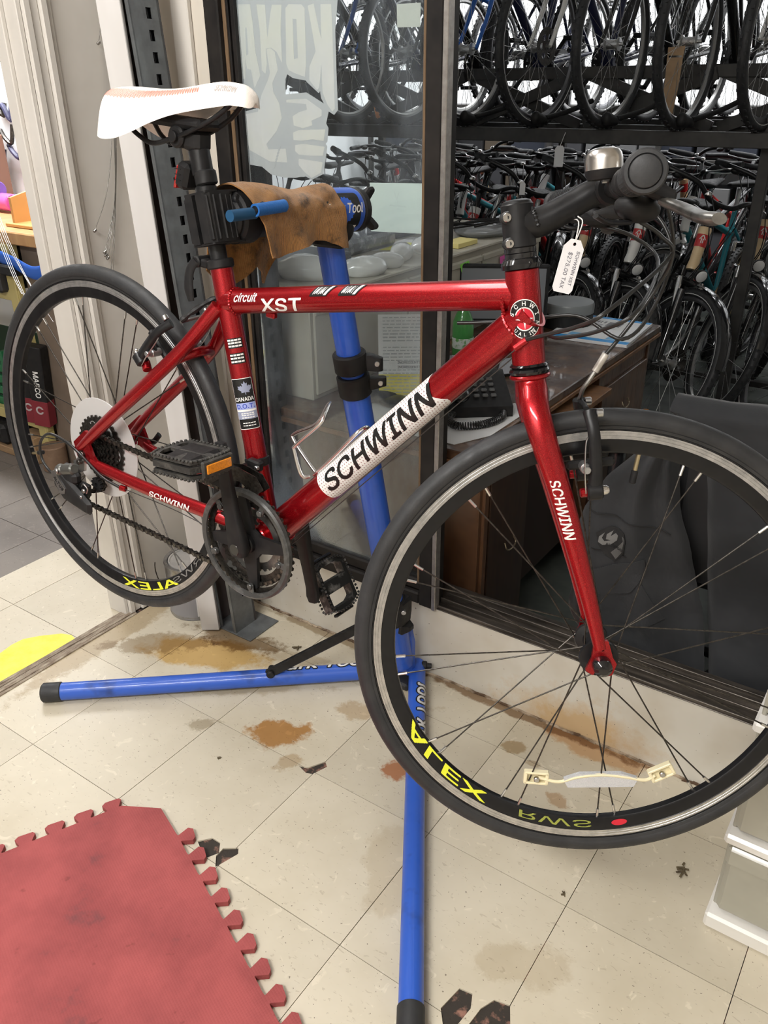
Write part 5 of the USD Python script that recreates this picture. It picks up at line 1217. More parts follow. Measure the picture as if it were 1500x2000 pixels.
def hang(P, n_head, lab, grp=None):
    t = thing('brake_cable', lab, 'cable', grp)
    part(t, 'cable_strand', tube(spline(P, 8), .0009, 6), M_INNER, 60)
    e = np.array(P[-1]); part(t, 'cable_nipple', cyl(e - (0, .004, .002), e + (0, .004, .003), .0035, 12, .001), M_INNER, 30)


GC = 'brake cables hanging from the wall'
hang([(-.546, .402, 2.4), (-.545, .400, 1.9), (-.543, .398, 1.62), (-.541, .385, 1.52), (-.539, .369, 1.473)], 1, 'single brake cable ending in a round nipple high on the wall above the saddle', GC)
hang([(-.546, .404, 2.4), (-.545, .402, 1.9), (-.543, .396, 1.5), (-.541, .374, 1.30), (-.539, .33, 1.16), (-.538, .276, 1.073)], 1, 'single brake cable hanging apart to the left on the white wall, below the saddle', GC)
for k in range(5):
    hang([(-.545, .406 + .002 * k, 2.4), (-.544, .404 + .002 * k, 1.9), (-.542, .398 + .003 * k, 1.5), (-.541, .378 + .002 * k, 1.30), (-.540, .350 + .001 * k, 1.14), (-.539, .296 + .003 * k - .002 * (k % 2), 1.020 - .018 * k + .01 * (k % 3))], 1, 'one of the bundled brake cables hanging on the white wall behind the saddle', 'bundled brake cables behind the saddle')

# litter on the tiles
M_LITTER = mat('dry_leaf_litter', (.14, .11, .06), .9, col2=(.07, .05, .03), vs=60)
for (x, y, s, lab) in ((1.068, .206, .013, 'dry crumpled leaf scrap on the tiles near the drawer tower'), (.90, .02, .006, 'small dark crumb of dirt on the tiles below the front wheel'), (.965, .30, .006, 'dark round pellet on the floor just right of the cream spoke reflector'), (.095, -.09, .005, 'pair of black specks of dirt on the tiles between the stand leg and the red mat'), (-.03, .335, .012, 'curled wood shaving on the floor below the chain ring')):
    g = [box((x + RNG.uniform(-s, s), y + RNG.uniform(-s, s), s * .22 + .001), (s * RNG.uniform(.6, 1.7), s * .3, s * .10), 0, rot((0, 0, 1), RNG.uniform(0, 180)) @ rot((1, 0, 0), RNG.uniform(-25, 25))) for _ in range(5)]
    g.append(box((x, y, s * .10), (s * 1.3, s * .7, s * .2), s * .08, rot((0, 0, 1), 33))); single('floor_litter', join(*g), M_LITTER, lab, 'litter', smooth=0)

# outlines of the glass stickers and of the jacket's patch, in metres (across, up)
KOUT = [(-0.2, 1.553), (0.077, 1.538), (0.068, 1.48), (0.068, 1.392), (0.069, 1.338), (0.06, 1.33), (0.045, 1.337), (0.029, 1.36), (0.027, 1.377), (0.021, 1.371), (-0.007, 1.39), (-0.011, 1.394), (-0.046, 1.399), (-0.063, 1.407), (-0.07, 1.395), (-0.072, 1.364), (-0.012, 1.368), (0.036, 1.346), (0.044, 1.334), (0.036, 1.311), (0.042, 1.302), (0.038, 1.277), (0.032, 1.272), (0.037, 1.266), (0.03, 1.239), (0.024, 1.213), (-0.008, 1.2), (-0.026, 1.207), (-0.055, 1.202), (-0.088, 1.201), (-0.126, 1.206), (-0.152, 1.221), (-0.202, 1.225), (-0.193, 1.33), (-0.156, 1.337), (-0.149, 1.363), (-0.157, 1.362), (-0.169, 1.378), (-0.208, 1.396)]
LA = [(-0.198, 1.538), (-0.154, 1.536), (-0.15, 1.502), (-0.148, 1.449), (-0.138, 1.403), (-0.158, 1.378), (-0.164, 1.414), (-0.176, 1.417), (-0.178, 1.435), (-0.183, 1.396), (-0.205, 1.402)]
LAH = [(-0.172, 1.494), (-0.168, 1.494), (-0.169, 1.444), (-0.175, 1.442)]
LN = [(-0.136, 1.535), (-0.112, 1.533), (-0.111, 1.473), (-0.099, 1.516), (-0.093, 1.532), (-0.067, 1.531), (-0.073, 1.485), (-0.074, 1.425), (-0.088, 1.447), (-0.103, 1.455), (-0.118, 1.453), (-0.117, 1.425), (-0.123, 1.406), (-0.133, 1.413), (-0.131, 1.487)]
LO = [(-0.057, 1.524), (-0.048, 1.531), (-0.014, 1.529), (-0.006, 1.522), (-0.009, 1.422), (-0.014, 1.399), (-0.04, 1.406), (-0.057, 1.412), (-0.063, 1.424)]
LOH = [(-0.039, 1.505), (-0.029, 1.504), (-0.03, 1.434), (-0.041, 1.432)]
LK = [(0.035, 1.527), (0.062, 1.526), (0.063, 1.481), (0.063, 1.339), (0.056, 1.334), (0.043, 1.348), (0.032, 1.37), (0.032, 1.423), (0.024, 1.379), (0.018, 1.374), (-0.002, 1.393), (-0.0, 1.418), (0.018, 1.445), (0.01, 1.487), (0.002, 1.526), (0.018, 1.529), (0.029, 1.482), (0.034, 1.467)]
H1 = [(-0.116, 1.452), (-0.105, 1.454), (-0.093, 1.447), (-0.087, 1.413), (-0.096, 1.401), (-0.105, 1.388), (-0.104, 1.371), (-0.089, 1.349), (-0.084, 1.32), (-0.101, 1.294), (-0.134, 1.267), (-0.129, 1.256), (-0.078, 1.259), (-0.076, 1.231), (-0.126, 1.231), (-0.186, 1.253), (-0.192, 1.277), (-0.189, 1.327), (-0.153, 1.332), (-0.139, 1.365), (-0.116, 1.396), (-0.11, 1.408)]
H2 = [(-0.068, 1.356), (-0.013, 1.358), (0.028, 1.337), (0.027, 1.325), (-0.001, 1.316), (0.001, 1.307), (-0.025, 1.301), (-0.051, 1.306), (-0.053, 1.324), (-0.035, 1.332), (-0.012, 1.337), (-0.014, 1.348), (-0.069, 1.351)]
H3 = [(-0.054, 1.292), (-0.038, 1.297), (0.036, 1.3), (0.03, 1.277), (-0.0, 1.28), (-0.031, 1.276), (-0.054, 1.277)]
H4 = [(-0.05, 1.267), (-0.027, 1.27), (0.032, 1.266), (0.026, 1.248), (-0.007, 1.247), (-0.041, 1.248), (-0.051, 1.255)]
H5 = [(-0.042, 1.24), (0.025, 1.235), (0.019, 1.214), (-0.008, 1.202), (-0.028, 1.214), (-0.043, 1.227)]
NOTE1 = [(0.218, 1.518), (0.272, 1.518), (0.271, 1.479), (0.219, 1.48)]
NOTE2 = [(0.149, 1.2), (0.279, 1.205), (0.281, 1.107), (0.151, 1.102)]
JPATCH = [(0.666, 0.431), (0.696, 0.455), (0.719, 0.458), (0.731, 0.455), (0.738, 0.436), (0.736, 0.401), (0.716, 0.371), (0.689, 0.382), (0.673, 0.403)]
JSWIRL = [(0.704, 0.449), (0.699, 0.432), (0.711, 0.445), (0.718, 0.442), (0.717, 0.429), (0.702, 0.41), (0.683, 0.404), (0.671, 0.409), (0.672, 0.424), (0.684, 0.437), (0.679, 0.422), (0.686, 0.415), (0.7, 0.421), (0.689, 0.421), (0.689, 0.434)]
JSTRIPE = [(0.718, 0.451), (0.728, 0.45), (0.734, 0.435), (0.718, 0.408), (0.704, 0.389), (0.718, 0.375), (0.733, 0.402), (0.736, 0.431), (0.735, 0.444)]
JFLAP = [(0.669, 0.331), (0.773, 0.392), (0.786, 0.398), (0.792, 0.376), (0.784, 0.343), (0.769, 0.313), (0.744, 0.294), (0.691, 0.276)]
JPOCK = [(0.691, 0.276), (0.745, 0.294), (0.787, 0.348), (0.853, 0.255), (0.741, 0.19), (0.716, 0.227)]

# ---------------------------------------------------------------- stickers on the pane (seen from behind)
FX, FZ = (1, 0, 0), (0, 0, 1)


def flat(poly, y, th=.0003): return ext(poly, th, (0, y, 0), FX, FZ)


KS = thing('window_sticker', 'large off-white sticker seen from behind on the pane, mirrored KONA over a thumbs-up fist', 'sticker')
M_STK = mat('sticker_back_grey', (.62, .62, .64), .6, col2=(.68, .67, .67), vs=6)
M_STKL = mat('sticker_back_cream', (.86, .83, .73), .6, col2=(.85, .81, .82), vs=4, lo=.3, hi=.7)
ko = Polygon(KOUT).buffer(.002)
part(KS, 'sticker_sheet', flat(ko, .4671), M_STK, 0)
for p, h in ((LA, LAH), (LN, None), (LO, LOH), (LK, None)):
    q = Polygon(p).buffer(0)
    if h: q = q.difference(Polygon(h).buffer(0))
    part(KS, 'letter', flat(q.buffer(-.001).buffer(.001), .4667), M_STKL, 0)
for p in (H1, H2, H3, H4, H5): part(KS, 'fist_shape', flat(Polygon(p).buffer(0).buffer(-.0015).buffer(.0015), .4667), M_STKL, 0)
g = [flat(Polygon([(-.129 + a * .0045, 1.218 - a * .0045 - .0015), (-.120 + a * .0045, 1.222 - a * .0045), (-.121 + a * .0045, 1.2185 - a * .0045), (-.130 + a * .0045, 1.2145 - a * .0045)]), .4664) for a in range(0, 1)]
part(KS, 'knuckle_lines', join(*[flat(LineString([(-.1180 + k * .003, 1.2160 + k * .0065), (-.110 + k * .003, 1.2245 + k * .0065)]).buffer(.0011), .4664) for k in range(7)], *[flat(LineString([(-.118 + k * .0075, 1.166 - .001 * k), (-.112 + k * .0075, 1.178 - .001 * k)]).buffer(.0012), .4664) for k in range(6)]), M_STK, 0)
single('window_note', flat(Polygon(NOTE1), .4671), mat('note_paper', (.68, .685, .62), .7, col2=(.60, .61, .55), vs=12), 'small square paper note stuck high on the pane at its right edge', 'note', smooth=0)
WN = thing('window_note', 'larger pale green square paper stuck on the pane beside the stand clamp', 'note')
part(WN, 'paper', flat(Polygon(NOTE2), .4671), mat('pale_green_paper', (.76, .84, .78), .6), 0)
part(WN, 'faint_print', flat(shapely.union_all([LineString([(.212, 1.185), (.218, 1.170), (.224, 1.185)]).buffer(.0012), sbox(.200, 1.157, .240, 1.159), shapely.Point(.219, 1.166).buffer(.003).difference(shapely.Point(.219, 1.166).buffer(.0018))]), .4668, .0002), mat('faint_print_green', (.70, .77, .72), .6), 0)

# ---------------------------------------------------------------- desk with its load (the shop floor lies a step lower)
ZF = -.12
M_DESK = mat('dark_desk_veneer', (.075, .035, .018), .38, col2=(.155, .075, .035), vs=7, stretch=(1, 5, 1), lo=.35, hi=.75, coat=.2, rvar=.1)
M_DESKT = mat('worn_desk_top', (.060, .030, .017), .34, col2=(.20, .105, .05), vs=11, lo=.48, hi=.72, coat=.25, rvar=.12)
M_DESKL = mat('desk_edge_worn', (.24, .12, .05), .5, col2=(.13, .06, .028), vs=22)
DK = thing('desk', 'old dark brown wooden desk with brass drop handles behind the window opening', 'desk')
part(DK, 'desk_top', box2((-.95, .515, .592), (.385, 1.90, .617), .003), M_DESKT, 0)
part(DK, 'edge_moulding', join(box2((-.95, .512, .578), (.388, .53, .592), .002), box2((.372, .515, .578), (.389, 1.90, .592), .002)), M_DESKL, 0)
part(DK, 'end_panel', box2((-.93, .615, ZF), (.368, .632, .58), .002), M_DESK, 0)
part(DK, 'end_panel', box2((-.93, 1.84, ZF), (.368, 1.86, .58), .002), M_DESK, 0)
part(DK, 'back_panel', box2((-.95, .62, ZF), (-.93, 1.86, .58), .002), M_DESK, 0)
part(DK, 'knee_panel', box2((.30, .905, ZF + .1), (.312, 1.42, .50), .001), mat('kneehole_brown', (.035, .018, .011), .6), 0)
part(DK, 'corner_post', box2((.345, .632, ZF), (.376, .655, .578), .002), M_DESK, 0)
for y0, y1, n_ in ((.655, .905, 1), (1.40, 1.84, 2)):
    part(DK, 'pedestal', box2((-.2, y0, ZF + .05), (.362, y1, .578), .001), M_DESK, 0)
    for k in range(n_):
        h_ = (.578 - ZF - .14) / n_; z0 = ZF + .09 + k * h_
        dp = part(DK, 'door' if n_ == 1 else 'drawer', box2((.362, y0 + .012, z0), (.374, y1 - .012, z0 + h_ - .015), .002), mat('door_veneer_%d' % n_, (.030, .015, .010), .4, col2=(.06, .03, .017), vs=8, stretch=(1, 5, 1)) if k == 0 else M_DESK, 0)
        c = np.array([.376, (y0 + y1) / 2, z0 + h_ * (.52 if n_ == 1 else .6)])
        part(dp, 'drop_handle', join(tube(spline([c + (.004, -.026, .006), c + (.012, -.026, -.012), c + (.013, 0, -.020), c + (.012, .026, -.012), c + (.004, .026, .006)], 5), .0024, 8), *[cyl(c + (0, s * .026, .006), c + (.008, s * .026, .006), .007, 12, .001) for s in (-1, 1)]), mat('aged_brass_%d%d' % (n_, k), (.30, .25, .17), .35, .9), 40)
part(DK, 'pull_shelf', box2((.32, 1.02, .535), (.43, 1.33, .555), .002), M_DESKL, 0)


def sheet(name, pts, z, m, lab, cat, th=.0015, grp=None):
    return single(name, ext(Polygon(pts), th, (0, 0, z)), m, lab, cat, grp, 0)


M_PAPER = mat('white_paper', (.74, .74, .74), .6, col2=(.66, .67, .68), vs=8)
sheet('paper_sheet', [(.20, .62), (.25, .76), (.32, .885), (.376, .83), (.376, .645), (.33, .545), (.22, .54)], .6175, M_PAPER, 'white paper sheets under the black telephone at the near desk corner', 'paper')
sheet('plastic_sleeve', [(.0, .60), (-.01, .80), (.16, .84), (.185, .70), (.10, .56)], .6176, mat('clear_sleeve', (.70, .71, .72), .15, coat=.6, bump=.8, bs=25), 'glossy white plastic sleeve lying on the desk behind the pane', 'plastic sleeve', .004)
PH = thing('telephone', 'black desk telephone with a coiled cord on the papers', 'telephone')
ph0 = np.array([.245, .800, .619]); RP = rot((0, 0, 1), 38)
part(PH, 'telephone_body', xf(outward(hull([(-.085, -.08, 0), (.085, -.08, 0), (.085, .09, 0), (-.085, .09, 0), (-.085, -.08, .028), (.085, -.08, .028), (-.085, .085, .075), (.085, .085, .075), (-.08, .05, .075), (.08, .05, .075)])), R=RP, t=ph0), M_MBLACK, 20)
part(PH, 'handset', xf(outward(join(tube(spline([(-.055, -.085, .066), (-.055, -.04, .084), (-.055, .03, .102), (-.055, .075, .108)], 6), .016, 12, ell=(.8, 1.3)), ball((-.055, -.075, .060), .028, 2, (1, 1, .7)), ball((-.055, .070, .098), .028, 2, (1, 1, .7)))), R=RP, t=ph0), M_GBLACK, 50)
part(PH, 'key_pad', xf(join(*[box((-.005 + .022 * i, -.045 + .024 * j, .047 + .0066 * j), (.015, .012, .006), .002, rot((1, 0, 0), 16)) for i in range(3) for j in range(4)]), R=RP, t=ph0), mat('grey_keys', (.10, .10, .10), .5), 20, kind='stuff')
cs = spline([(.235, .700, .632), (.252, .650, .6305), (.292, .630, .6300), (.338, .675, .6300), (.352, .740, .6300), (.328, .795, .6300), (.300, .800, .636)], 60)
tt = np.gradient(cs, axis=0); tt /= np.linalg.norm(tt, axis=1)[:, None]; nz_ = np.cross(tt, [0, 0, 1]); nz_ /= np.linalg.norm(nz_, axis=1)[:, None]
ln = np.r_[0, np.cumsum(np.linalg.norm(np.diff(cs, axis=0), axis=1))]; sN = np.linspace(0, ln[-1], 900); ph_ = sN / .0068 * 2 * np.pi
ci = lambda A_: np.column_stack([np.interp(sN, ln, A_[:, k]) for k in range(3)])
part(PH, 'coiled_cord', tube(ci(cs) + ci(nz_) * np.cos(ph_)[:, None] * .0085 + np.array([0, 0, 1]) * np.sin(ph_)[:, None] * .0085, .0021, 6), M_GBLACK, 60)
BT_ = thing('drink_bottle', 'green plastic drink bottle with a white cap standing on the desk', 'bottle', M=mtx(None, (.015, 1.13, .617)))
M_GREENPET = mat('green_pet', (.16, .62, .18), .12, trans=.6, coat=.5)
part(BT_, 'bottle_body', lathe([(0, .001), (.026, 0), (.032, .006), (.032, .055), (.0305, .06), (.032, .066), (.033, .11), (.031, .13), (.022, .152), (.0135, .168), (.0135, .176), (0, .176)], 32), M_GREENPET, 40)
part(BT_, 'bottle_label', lathe([(.0323, .050), (.0327, .052), (.0333, .080), (.033, .082)], 32), mat('bottle_label_print', (.72, .78, .74), .5, col2=(.15, .40, .12), vs=55, lo=.48, hi=.55), 30)
part(BT_, 'bottle_cap', lathe([(.0135, .172), (.0150, .172), (.0152, .188), (.014, .190), (0, .190)], 28), M_WHITEV, 30)
single('lighter', cyl((-.03, .98, .622), (-.06, 1.06, .665), .010, 14, .002), mat('orange_lighter', (.75, .14, .04), .4), 'small red and orange tube leaning beside the green drink bottle', 'tube')
EN = thing('mail_envelope', 'white shipping envelope with bright blue edges lying on the far end of the desk', 'envelope')
eq = np.array([(.117, 1.533), (.383, 1.555), (.362, 1.865), (.086, 1.860)])
part(EN, 'envelope_body', ext(Polygon(eq).buffer(.002), .010, (0, 0, .6178)), mat('envelope_paper', (.74, .75, .77), .4, bump=.5, bs=20), 0)
eb = lambda a, b, w: Polygon([a, b, b + w, a + w])
part(EN, 'blue_band', join(ext(eb(eq[0], eq[1], np.array([-.0, .030])), .0004, (0, 0, .6279)), ext(eb(eq[3], eq[2], np.array([0, -.022])), .0004, (0, 0, .6279))), mat('envelope_blue', (.02, .30, .72), .4), 0)
part(EN, 'postal_label', ext(Polygon([(.16, 1.70), (.31, 1.71), (.30, 1.82), (.15, 1.81)]), .0004, (0, 0, .6280)), M_PAPER, 0)
part(EN, 'label_print', join(*[ext(sbox(.17 + .012 * i, 1.775, .178 + .012 * i - .003 * (i % 2), 1.80), .0003, (0, 0, .6284)) for i in range(5)], ext(sbox(.235, 1.745, .285, 1.80), .0003, (0, 0, .6284)), *[ext(sbox(.17, 1.72 + .011 * i, .225, 1.725 + .011 * i), .0003, (0, 0, .6284)) for i in range(4)]), mat('grey_label_print', (.22, .22, .24), .6), 0)
part(EN, 'band_print', join(ext(sbox(.17, 1.575, .205, 1.612), .0003, (0, 0, .6280)), ext(sbox(.30, 1.585, .335, 1.622), .0003, (0, 0, .6280))), mat('pale_blue_print', (.22, .50, .78), .5), 0)
TN = thing('tape_tin', 'stack of grey and black round containers behind the red head tube on the desk', 'container', M=mtx(None, (.105, 1.72, .617)))
part(TN, 'container', lathe([(0, 0), (.086, 0), (.088, .004), (.088, .048), (0, .048)], 40), M_MBLACK, 30)
part(TN, 'container', lathe([(0, .048), (.084, .048), (.090, .052), (.090, .078), (.086, .086), (.02, .094), (0, .094)], 40), mat('grey_lid', (.20, .215, .22), .35), 30)
TB = thing('tablet', 'slim white tablet with a dark edge lying on the desk beneath the down tube', 'tablet')
tq = Polygon([(.115, 1.20), (.175, 1.06), (.24, 1.15), (.17, 1.30)])
part(TB, 'tablet_back', ext(tq.buffer(.006), .007, (0, 0, .6176)), M_MBLACK, 0); part(TB, 'tablet_face', ext(tq.buffer(.002), .0008, (0, 0, .6247)), mat('pale_screen_cover', (.50, .51, .56), .25), 0)
MO = thing('monitor', 'dark monitor with a pale grey screen standing on the desk behind the window upright', 'monitor')
part(MO, 'monitor_case', xf(box((0, 0, 0), (.30, .02, .19), .006), R=rot((0, 0, 1), 30), t=(-.02, 1.45, .765)), M_MBLACK, 20)
part(MO, 'screen', xf(box((0, -.0105, 0), (.275, .002, .165)), R=rot((0, 0, 1), 30), t=(-.02, 1.45, .765)), mat('grey_screen', (.20, .21, .23), .2), 0)
part(MO, 'monitor_foot', join(box((-.02, 1.46, .645), (.04, .02, .06), .003), box((-.02, 1.46, .621), (.14, .10, .008), .002)), M_MBLACK, 20)
# food pouch leaning on the desk behind the pane
PC = thing('paper_pouch', 'white pouch printed with grey lines and a yellow quarter circle behind the pane', 'pouch')
px_, py_, pz_ = np.array([.82, .57, 0]), np.array([-.10, .14, .985]), None
py_ = py_ / np.linalg.norm(py_); po = np.array([.022, .672, .620]); RPc = np.column_stack([px_ / np.linalg.norm(px_), py_, np.cross(px_ / np.linalg.norm(px_), py_)])
pc = lambda g, l=0.0: xf(g, R=RPc, t=po + RPc[:, 2] * l)
part(PC, 'pouch_sheet', pc(ext(sbox(0, 0, .165, .235), .006), -.006), mat('pouch_white', (.62, .64, .635), .3, coat=.4, bump=.4, bs=12), 0)
part(PC, 'yellow_print', pc(ext(shapely.Point(.0, .0).buffer(.135, 32).intersection(sbox(.0, .0, .165, .080)).union(sbox(0, 0, .06, .075)), .0003), .0002), mat('pouch_yellow', (.62, .54, .05), .4), 0)
rows = []
for k in range(26):
    y = .226 - k * .0085
    if 7 < k < 9 or k in (14, 15): continue
    x = .012
    while x < .150:
        w_ = RNG.uniform(.006, .022); rows.append(ext(sbox(x, y, min(x + w_, .154), y + .0026 + .001 * (k in (5, 6))), .0002)); x += w_ + .0035
part(PC, 'small_print', pc(join(*rows), .0005), mat('pouch_grey_print', (.34, .36, .36), .5), 0)
part(PC, 'lettering', pc(join(xf(text('INGREDIENTS', .0065, .0002), t=(.05, .108, 0)), xf(text('INGREDIENTS', .0065, .0002), t=(.05, .096, 0))), .0006), mat('pouch_black_print', (.10, .10, .10), .5), 0)
part(PC, 'bar_code', pc(join(ext(sbox(.02, .006, .060, .026), .0002), *[xf(ext(sbox(.022 + .0024 * i, .009, .0232 + .0024 * i + .0006 * (i % 3), .025), .0002), t=(0, 0, .0003)) for i in range(15)]), .0006), mat('bar_code_print', (.35, .35, .30), .5), 0)
single('black_pouch', outward(ball((-.03, .70, .640), .075, 3, (1.25, .8, .30))), M_MBLACK, 'crumpled black plastic bag on the desk behind the blue mast', 'bag', smooth=60)
part('/World/black_pouch', 'bag_gloss', outward(ball((.06, .69, .632), .045, 2, (1.1, .9, .34))), M_GBLACK, 60)

# beige cabinet on the desk and its top
CB = thing('drawer_cabinet', 'beige metal drawer cabinet with coloured sticky notes standing on the dark desk', 'cabinet')
M_BEIGE = mat('beige_enamel', (.50, .475, .40), .45, col2=(.42, .39, .32), vs=4, lo=.4, hi=.8)
part(CB, 'cabinet_body', box2((-.62, .600, .617), (-.146, 1.98, .888), .003), M_BEIGE, 0)
part(CB, 'cabinet_top', box2((-.63, .590, .888), (-.132, 1.99, .900), .003), M_BEIGE, 0)
for k in range(3):
    y0 = .612 + k * .456
    d = part(CB, 'drawer', box2((-.147, y0, .630), (-.139, y0 + .448, .868), .003), M_BEIGE, 0)
    part(d, 'drawer_rail', box2((-.139, y0, .848), (-.134, y0 + .448, .866), .002), M_BEIGE, 0)
NT = [[(1.359, .860), (1.415, .865), (1.43, .838), (1.372, .833)], [(1.485, .826), (1.535, .837), (1.575, .800), (1.512, .790)], [(1.64, .842), (1.70, .846), (1.715, .796), (1.650, .793)]]
for q, c, l in zip(NT, ((.30, .82, .12), (.26, .80, .08), (.86, .14, .50)), ('green sticky note nearest the window on the cabinet front', 'tilted green sticky note on the cabinet front left of the pink one', 'pink sticky note on the cabinet front')):
    t = thing('sticky_note', l, 'sticky note'); nm = 'note_' + l.split()[0] + '_%d' % int(c[0] * 100)
    part(t, 'note', ext(Polygon(q), .0012, (-.1335, 0, 0), (0, 1, 0), (0, 0, 1)), mat(nm, c, .6), 0)
    cx, cz = np.mean(q, 0); part(t, 'handwriting', ext(shapely.union_all([LineString([(cx - .014, cz + dz), (cx - .004, cz + dz + .003), (cx + .004, cz + dz - .001), (cx + .013, cz + dz + .002)]).buffer(.0008) for dz in (.008, -.003)]), .0004, (-.1321, 0, 0), (0, 1, 0), (0, 0, 1)), mat(nm + '_ink', (.05, .15, .05), .6), 0)
ZC = .900
M_WRAP = mat('wrapped_white_bag', (.66, .66, .645), .22, coat=.6, bump=.7, bs=26)


def lump(c, s, seed, yaw):
    g = ball((0, 0, 0), 1, 3); v = g[0]; v = v * (1 + .22 * (meshkit.fbm(v * 1.6 + seed * 3, 3, seed) - .5)[:, None]); v[:, 2] = np.maximum(v[:, 2], -.62)
    v = v * np.array(s); return xf((v, g[1]), R=rot((0, 0, 1), yaw), t=(c[0], c[1], ZC + s[2] * .62))


for k, (c, s, yaw, lab) in enumerate((((-.295, .77), (.085, .055, .042), 20, 'large smooth white wrapped bundle left of the blue mast on the beige cabinet'), ((-.185, .90), (.070, .045, .033), 60, 'white wrapped bundle just right of the blue mast on the beige cabinet'), ((-.20, 1.03), (.055, .035, .027), 40, 'smallest white wrapped bundle, third from the left on the beige cabinet'), ((-.23, 1.16), (.075, .034, .030), 110, 'long narrow white wrapped bundle lying at an angle on the beige cabinet'), ((-.215, 1.30), (.060, .060, .034), 15, 'round white bundle with blue marks nearest the window upright'))):
    single('wrapped_bundle', lump(c, s, k + 1, yaw), M_WRAP, lab, 'bundle', 'white wrapped bundles on the cabinet', 60)
sheet('paper_sheet', [(-.40, 1.22), (-.43, 1.52), (-.26, 1.55), (-.23, 1.34)], ZC, M_PAPER, 'white sheet with yellow and pink marks on the beige cabinet', 'paper')
sheet('highlighted_note', [(-.37, 1.24), (-.385, 1.40), (-.33, 1.42), (-.305, 1.28)], ZC + .002, mat('yellow_note', (.78, .78, .16), .6), 'yellow slip on top of the white sheet on the beige cabinet', 'note')
sheet('highlighted_note', [(-.34, 1.43), (-.35, 1.50), (-.31, 1.50), (-.29, 1.44)], ZC + .002, mat('pink_note', (.80, .22, .40), .6), 'pink slip on top of the white sheet on the beige cabinet', 'note')
single('note_pad', box2((-.235, 1.40, ZC + .001), (-.165, 1.53, ZC + .016), .001), mat('pad_yellow', (.80, .70, .28), .7), 'thick pad of yellow sticky notes at the cabinet edge right of the window upright', 'note pad', smooth=0)
single('plastic_bag', lump((-.25, 1.72), (.10, .13, .028), 9, 10), mat('clear_plastic_bag', (.50, .52, .53), .12, trans=.5, coat=.6, bump=.8, bs=30), 'crinkled clear plastic bag on the cabinet behind the stem', 'plastic bag', smooth=60)
g = [tube(spline([(-.33, 1.50 + .03 * k, ZC + .032 + .012 * (k % 3)), (-.25, 1.62 + .02 * k, ZC + .04 + .010 * (k % 2)), (-.17, 1.70 + .012 * k, ZC + .055)], 4), .0032, 6) for k in range(7)] + [tube(spline([(-.19, 1.55, ZC + .05), (-.15, 1.66, ZC + .058), (-.16, 1.74, ZC + .05), (-.20, 1.78, ZC + .03)], 5), .0034, 6)]
g += [tube([(-.33, 1.49, ZC + .001), (-.33, 1.50, ZC + .036)], .003, 6), tube([(-.17, 1.76, ZC + .001), (-.17, 1.77, ZC + .056)], .003, 6), tube([(-.33, 1.69, ZC + .001), (-.33, 1.69, ZC + .045)], .003, 6), tube([(-.33, 1.49, ZC + .034), (-.33, 1.70, ZC + .045)], .003, 6)]
single('wire_rack', join(*g), M_MBLACK, 'small black wire carrier rack lying on the cabinet behind the stem', 'wire rack', smooth=50)
single('blister_pack', box2((-.50, 1.10, ZC + .001), (-.38, 1.36, ZC + .050), .012), mat('clear_blister', (.10, .11, .13), .12, coat=.8, col2=(.30, .31, .33), vs=30, lo=.5, hi=.6), 'glossy dark blister pack standing on the cabinet behind the mast', 'blister pack', smooth=30)
single('parts_tray', box2((-.60, .64, ZC + .001), (-.34, 1.05, ZC + .030), .004), mat('dark_tray', (.030, .036, .045), .35), 'flat dark tray with dust lying at the left end of the cabinet', 'tray', smooth=0)
single('tool_case', box2((-.58, 1.45, ZC + .001), (-.44, 1.75, ZC + .11), .012), M_MBLACK, 'black boxy case behind the blister pack on the cabinet', 'case', smooth=30)

# ---------------------------------------------------------------- office chair with a grey work jacket over it
CHR = thing('office_chair', 'black upholstered office chair under the grey jacket behind the sill', 'chair')
M_UPH = mat('black_upholstery', (.020, .020, .022), .7, bump=.3, bs=90)
part(CHR, 'backrest', box2((.80, .735, .30), (1.30, .800, .745), .03), M_UPH, 40)
part(CHR, 'seat', box2((.62, .80, .30), (1.28, 1.28, .38), .03), M_UPH, 40)
part(CHR, 'armrest', join(outward(ball((.615, .875, .600), .055, 3, (1.25, 1.1, .9))), box2((.60, .86, .35), (.635, .90, .58), .008)), mat('shiny_black_vinyl', (.020, .020, .021), .22, bump=.9, bs=60, coat=.4), 50)
part(CHR, 'gas_column', cyl((.98, 1.02, -.06), (.98, 1.02, .30), .03, 18), M_DBLACK, 40)
for k in range(5):
    a = 2 * math.pi * k / 5 + .5; d = np.array([math.cos(a), math.sin(a), 0]); part(CHR, 'star_leg', rod((.98, 1.02, -.045), np.array([.98, 1.02, -.07]) + d * .28, .018, 10, .014), M_MBLACK, 40); part(CHR, 'castor', cyl(np.array([.98, 1.02, -.095]) + d * .28 - np.array([0, .02, 0]), np.array([.98, 1.02, -.095]) + d * .28 + np.array([0, .02, 0]), .0245, 18, .003), M_MBLACK, 30)
n = {'t': ('texture_coordinate', {}), 'n': ('noise_texture', {'scale': 5, 'detail': 5}), 'r': ('rgb_ramp', {'ramp': [(.35, (.030, .032, .035)), (.65, (.048, .050, .054))]}), 'n2': ('noise_texture', {'scale': 420, 'detail': 1}), 'b': ('bump', {'strength': .25, 'distance': .001}), 'p': ('principled_bsdf', {'roughness': .78, 'specular_ior_level': .25, 'sheen_weight': .15})}
M_JKT = usdkit.material(stage, '/World/Looks/charcoal_twill', n, [('t.object', 'n.vector'), ('n.fac', 'r.fac'), ('r.color', 'p.base_color'), ('t.object', 'n2.vector'), ('n2.fac', 'b.height'), ('b.normal', 'p.normal')], surface='p.BSDF')
JK = thing('work_jacket', 'charcoal grey work jacket with an emblem patch hung over the chair', 'jacket')
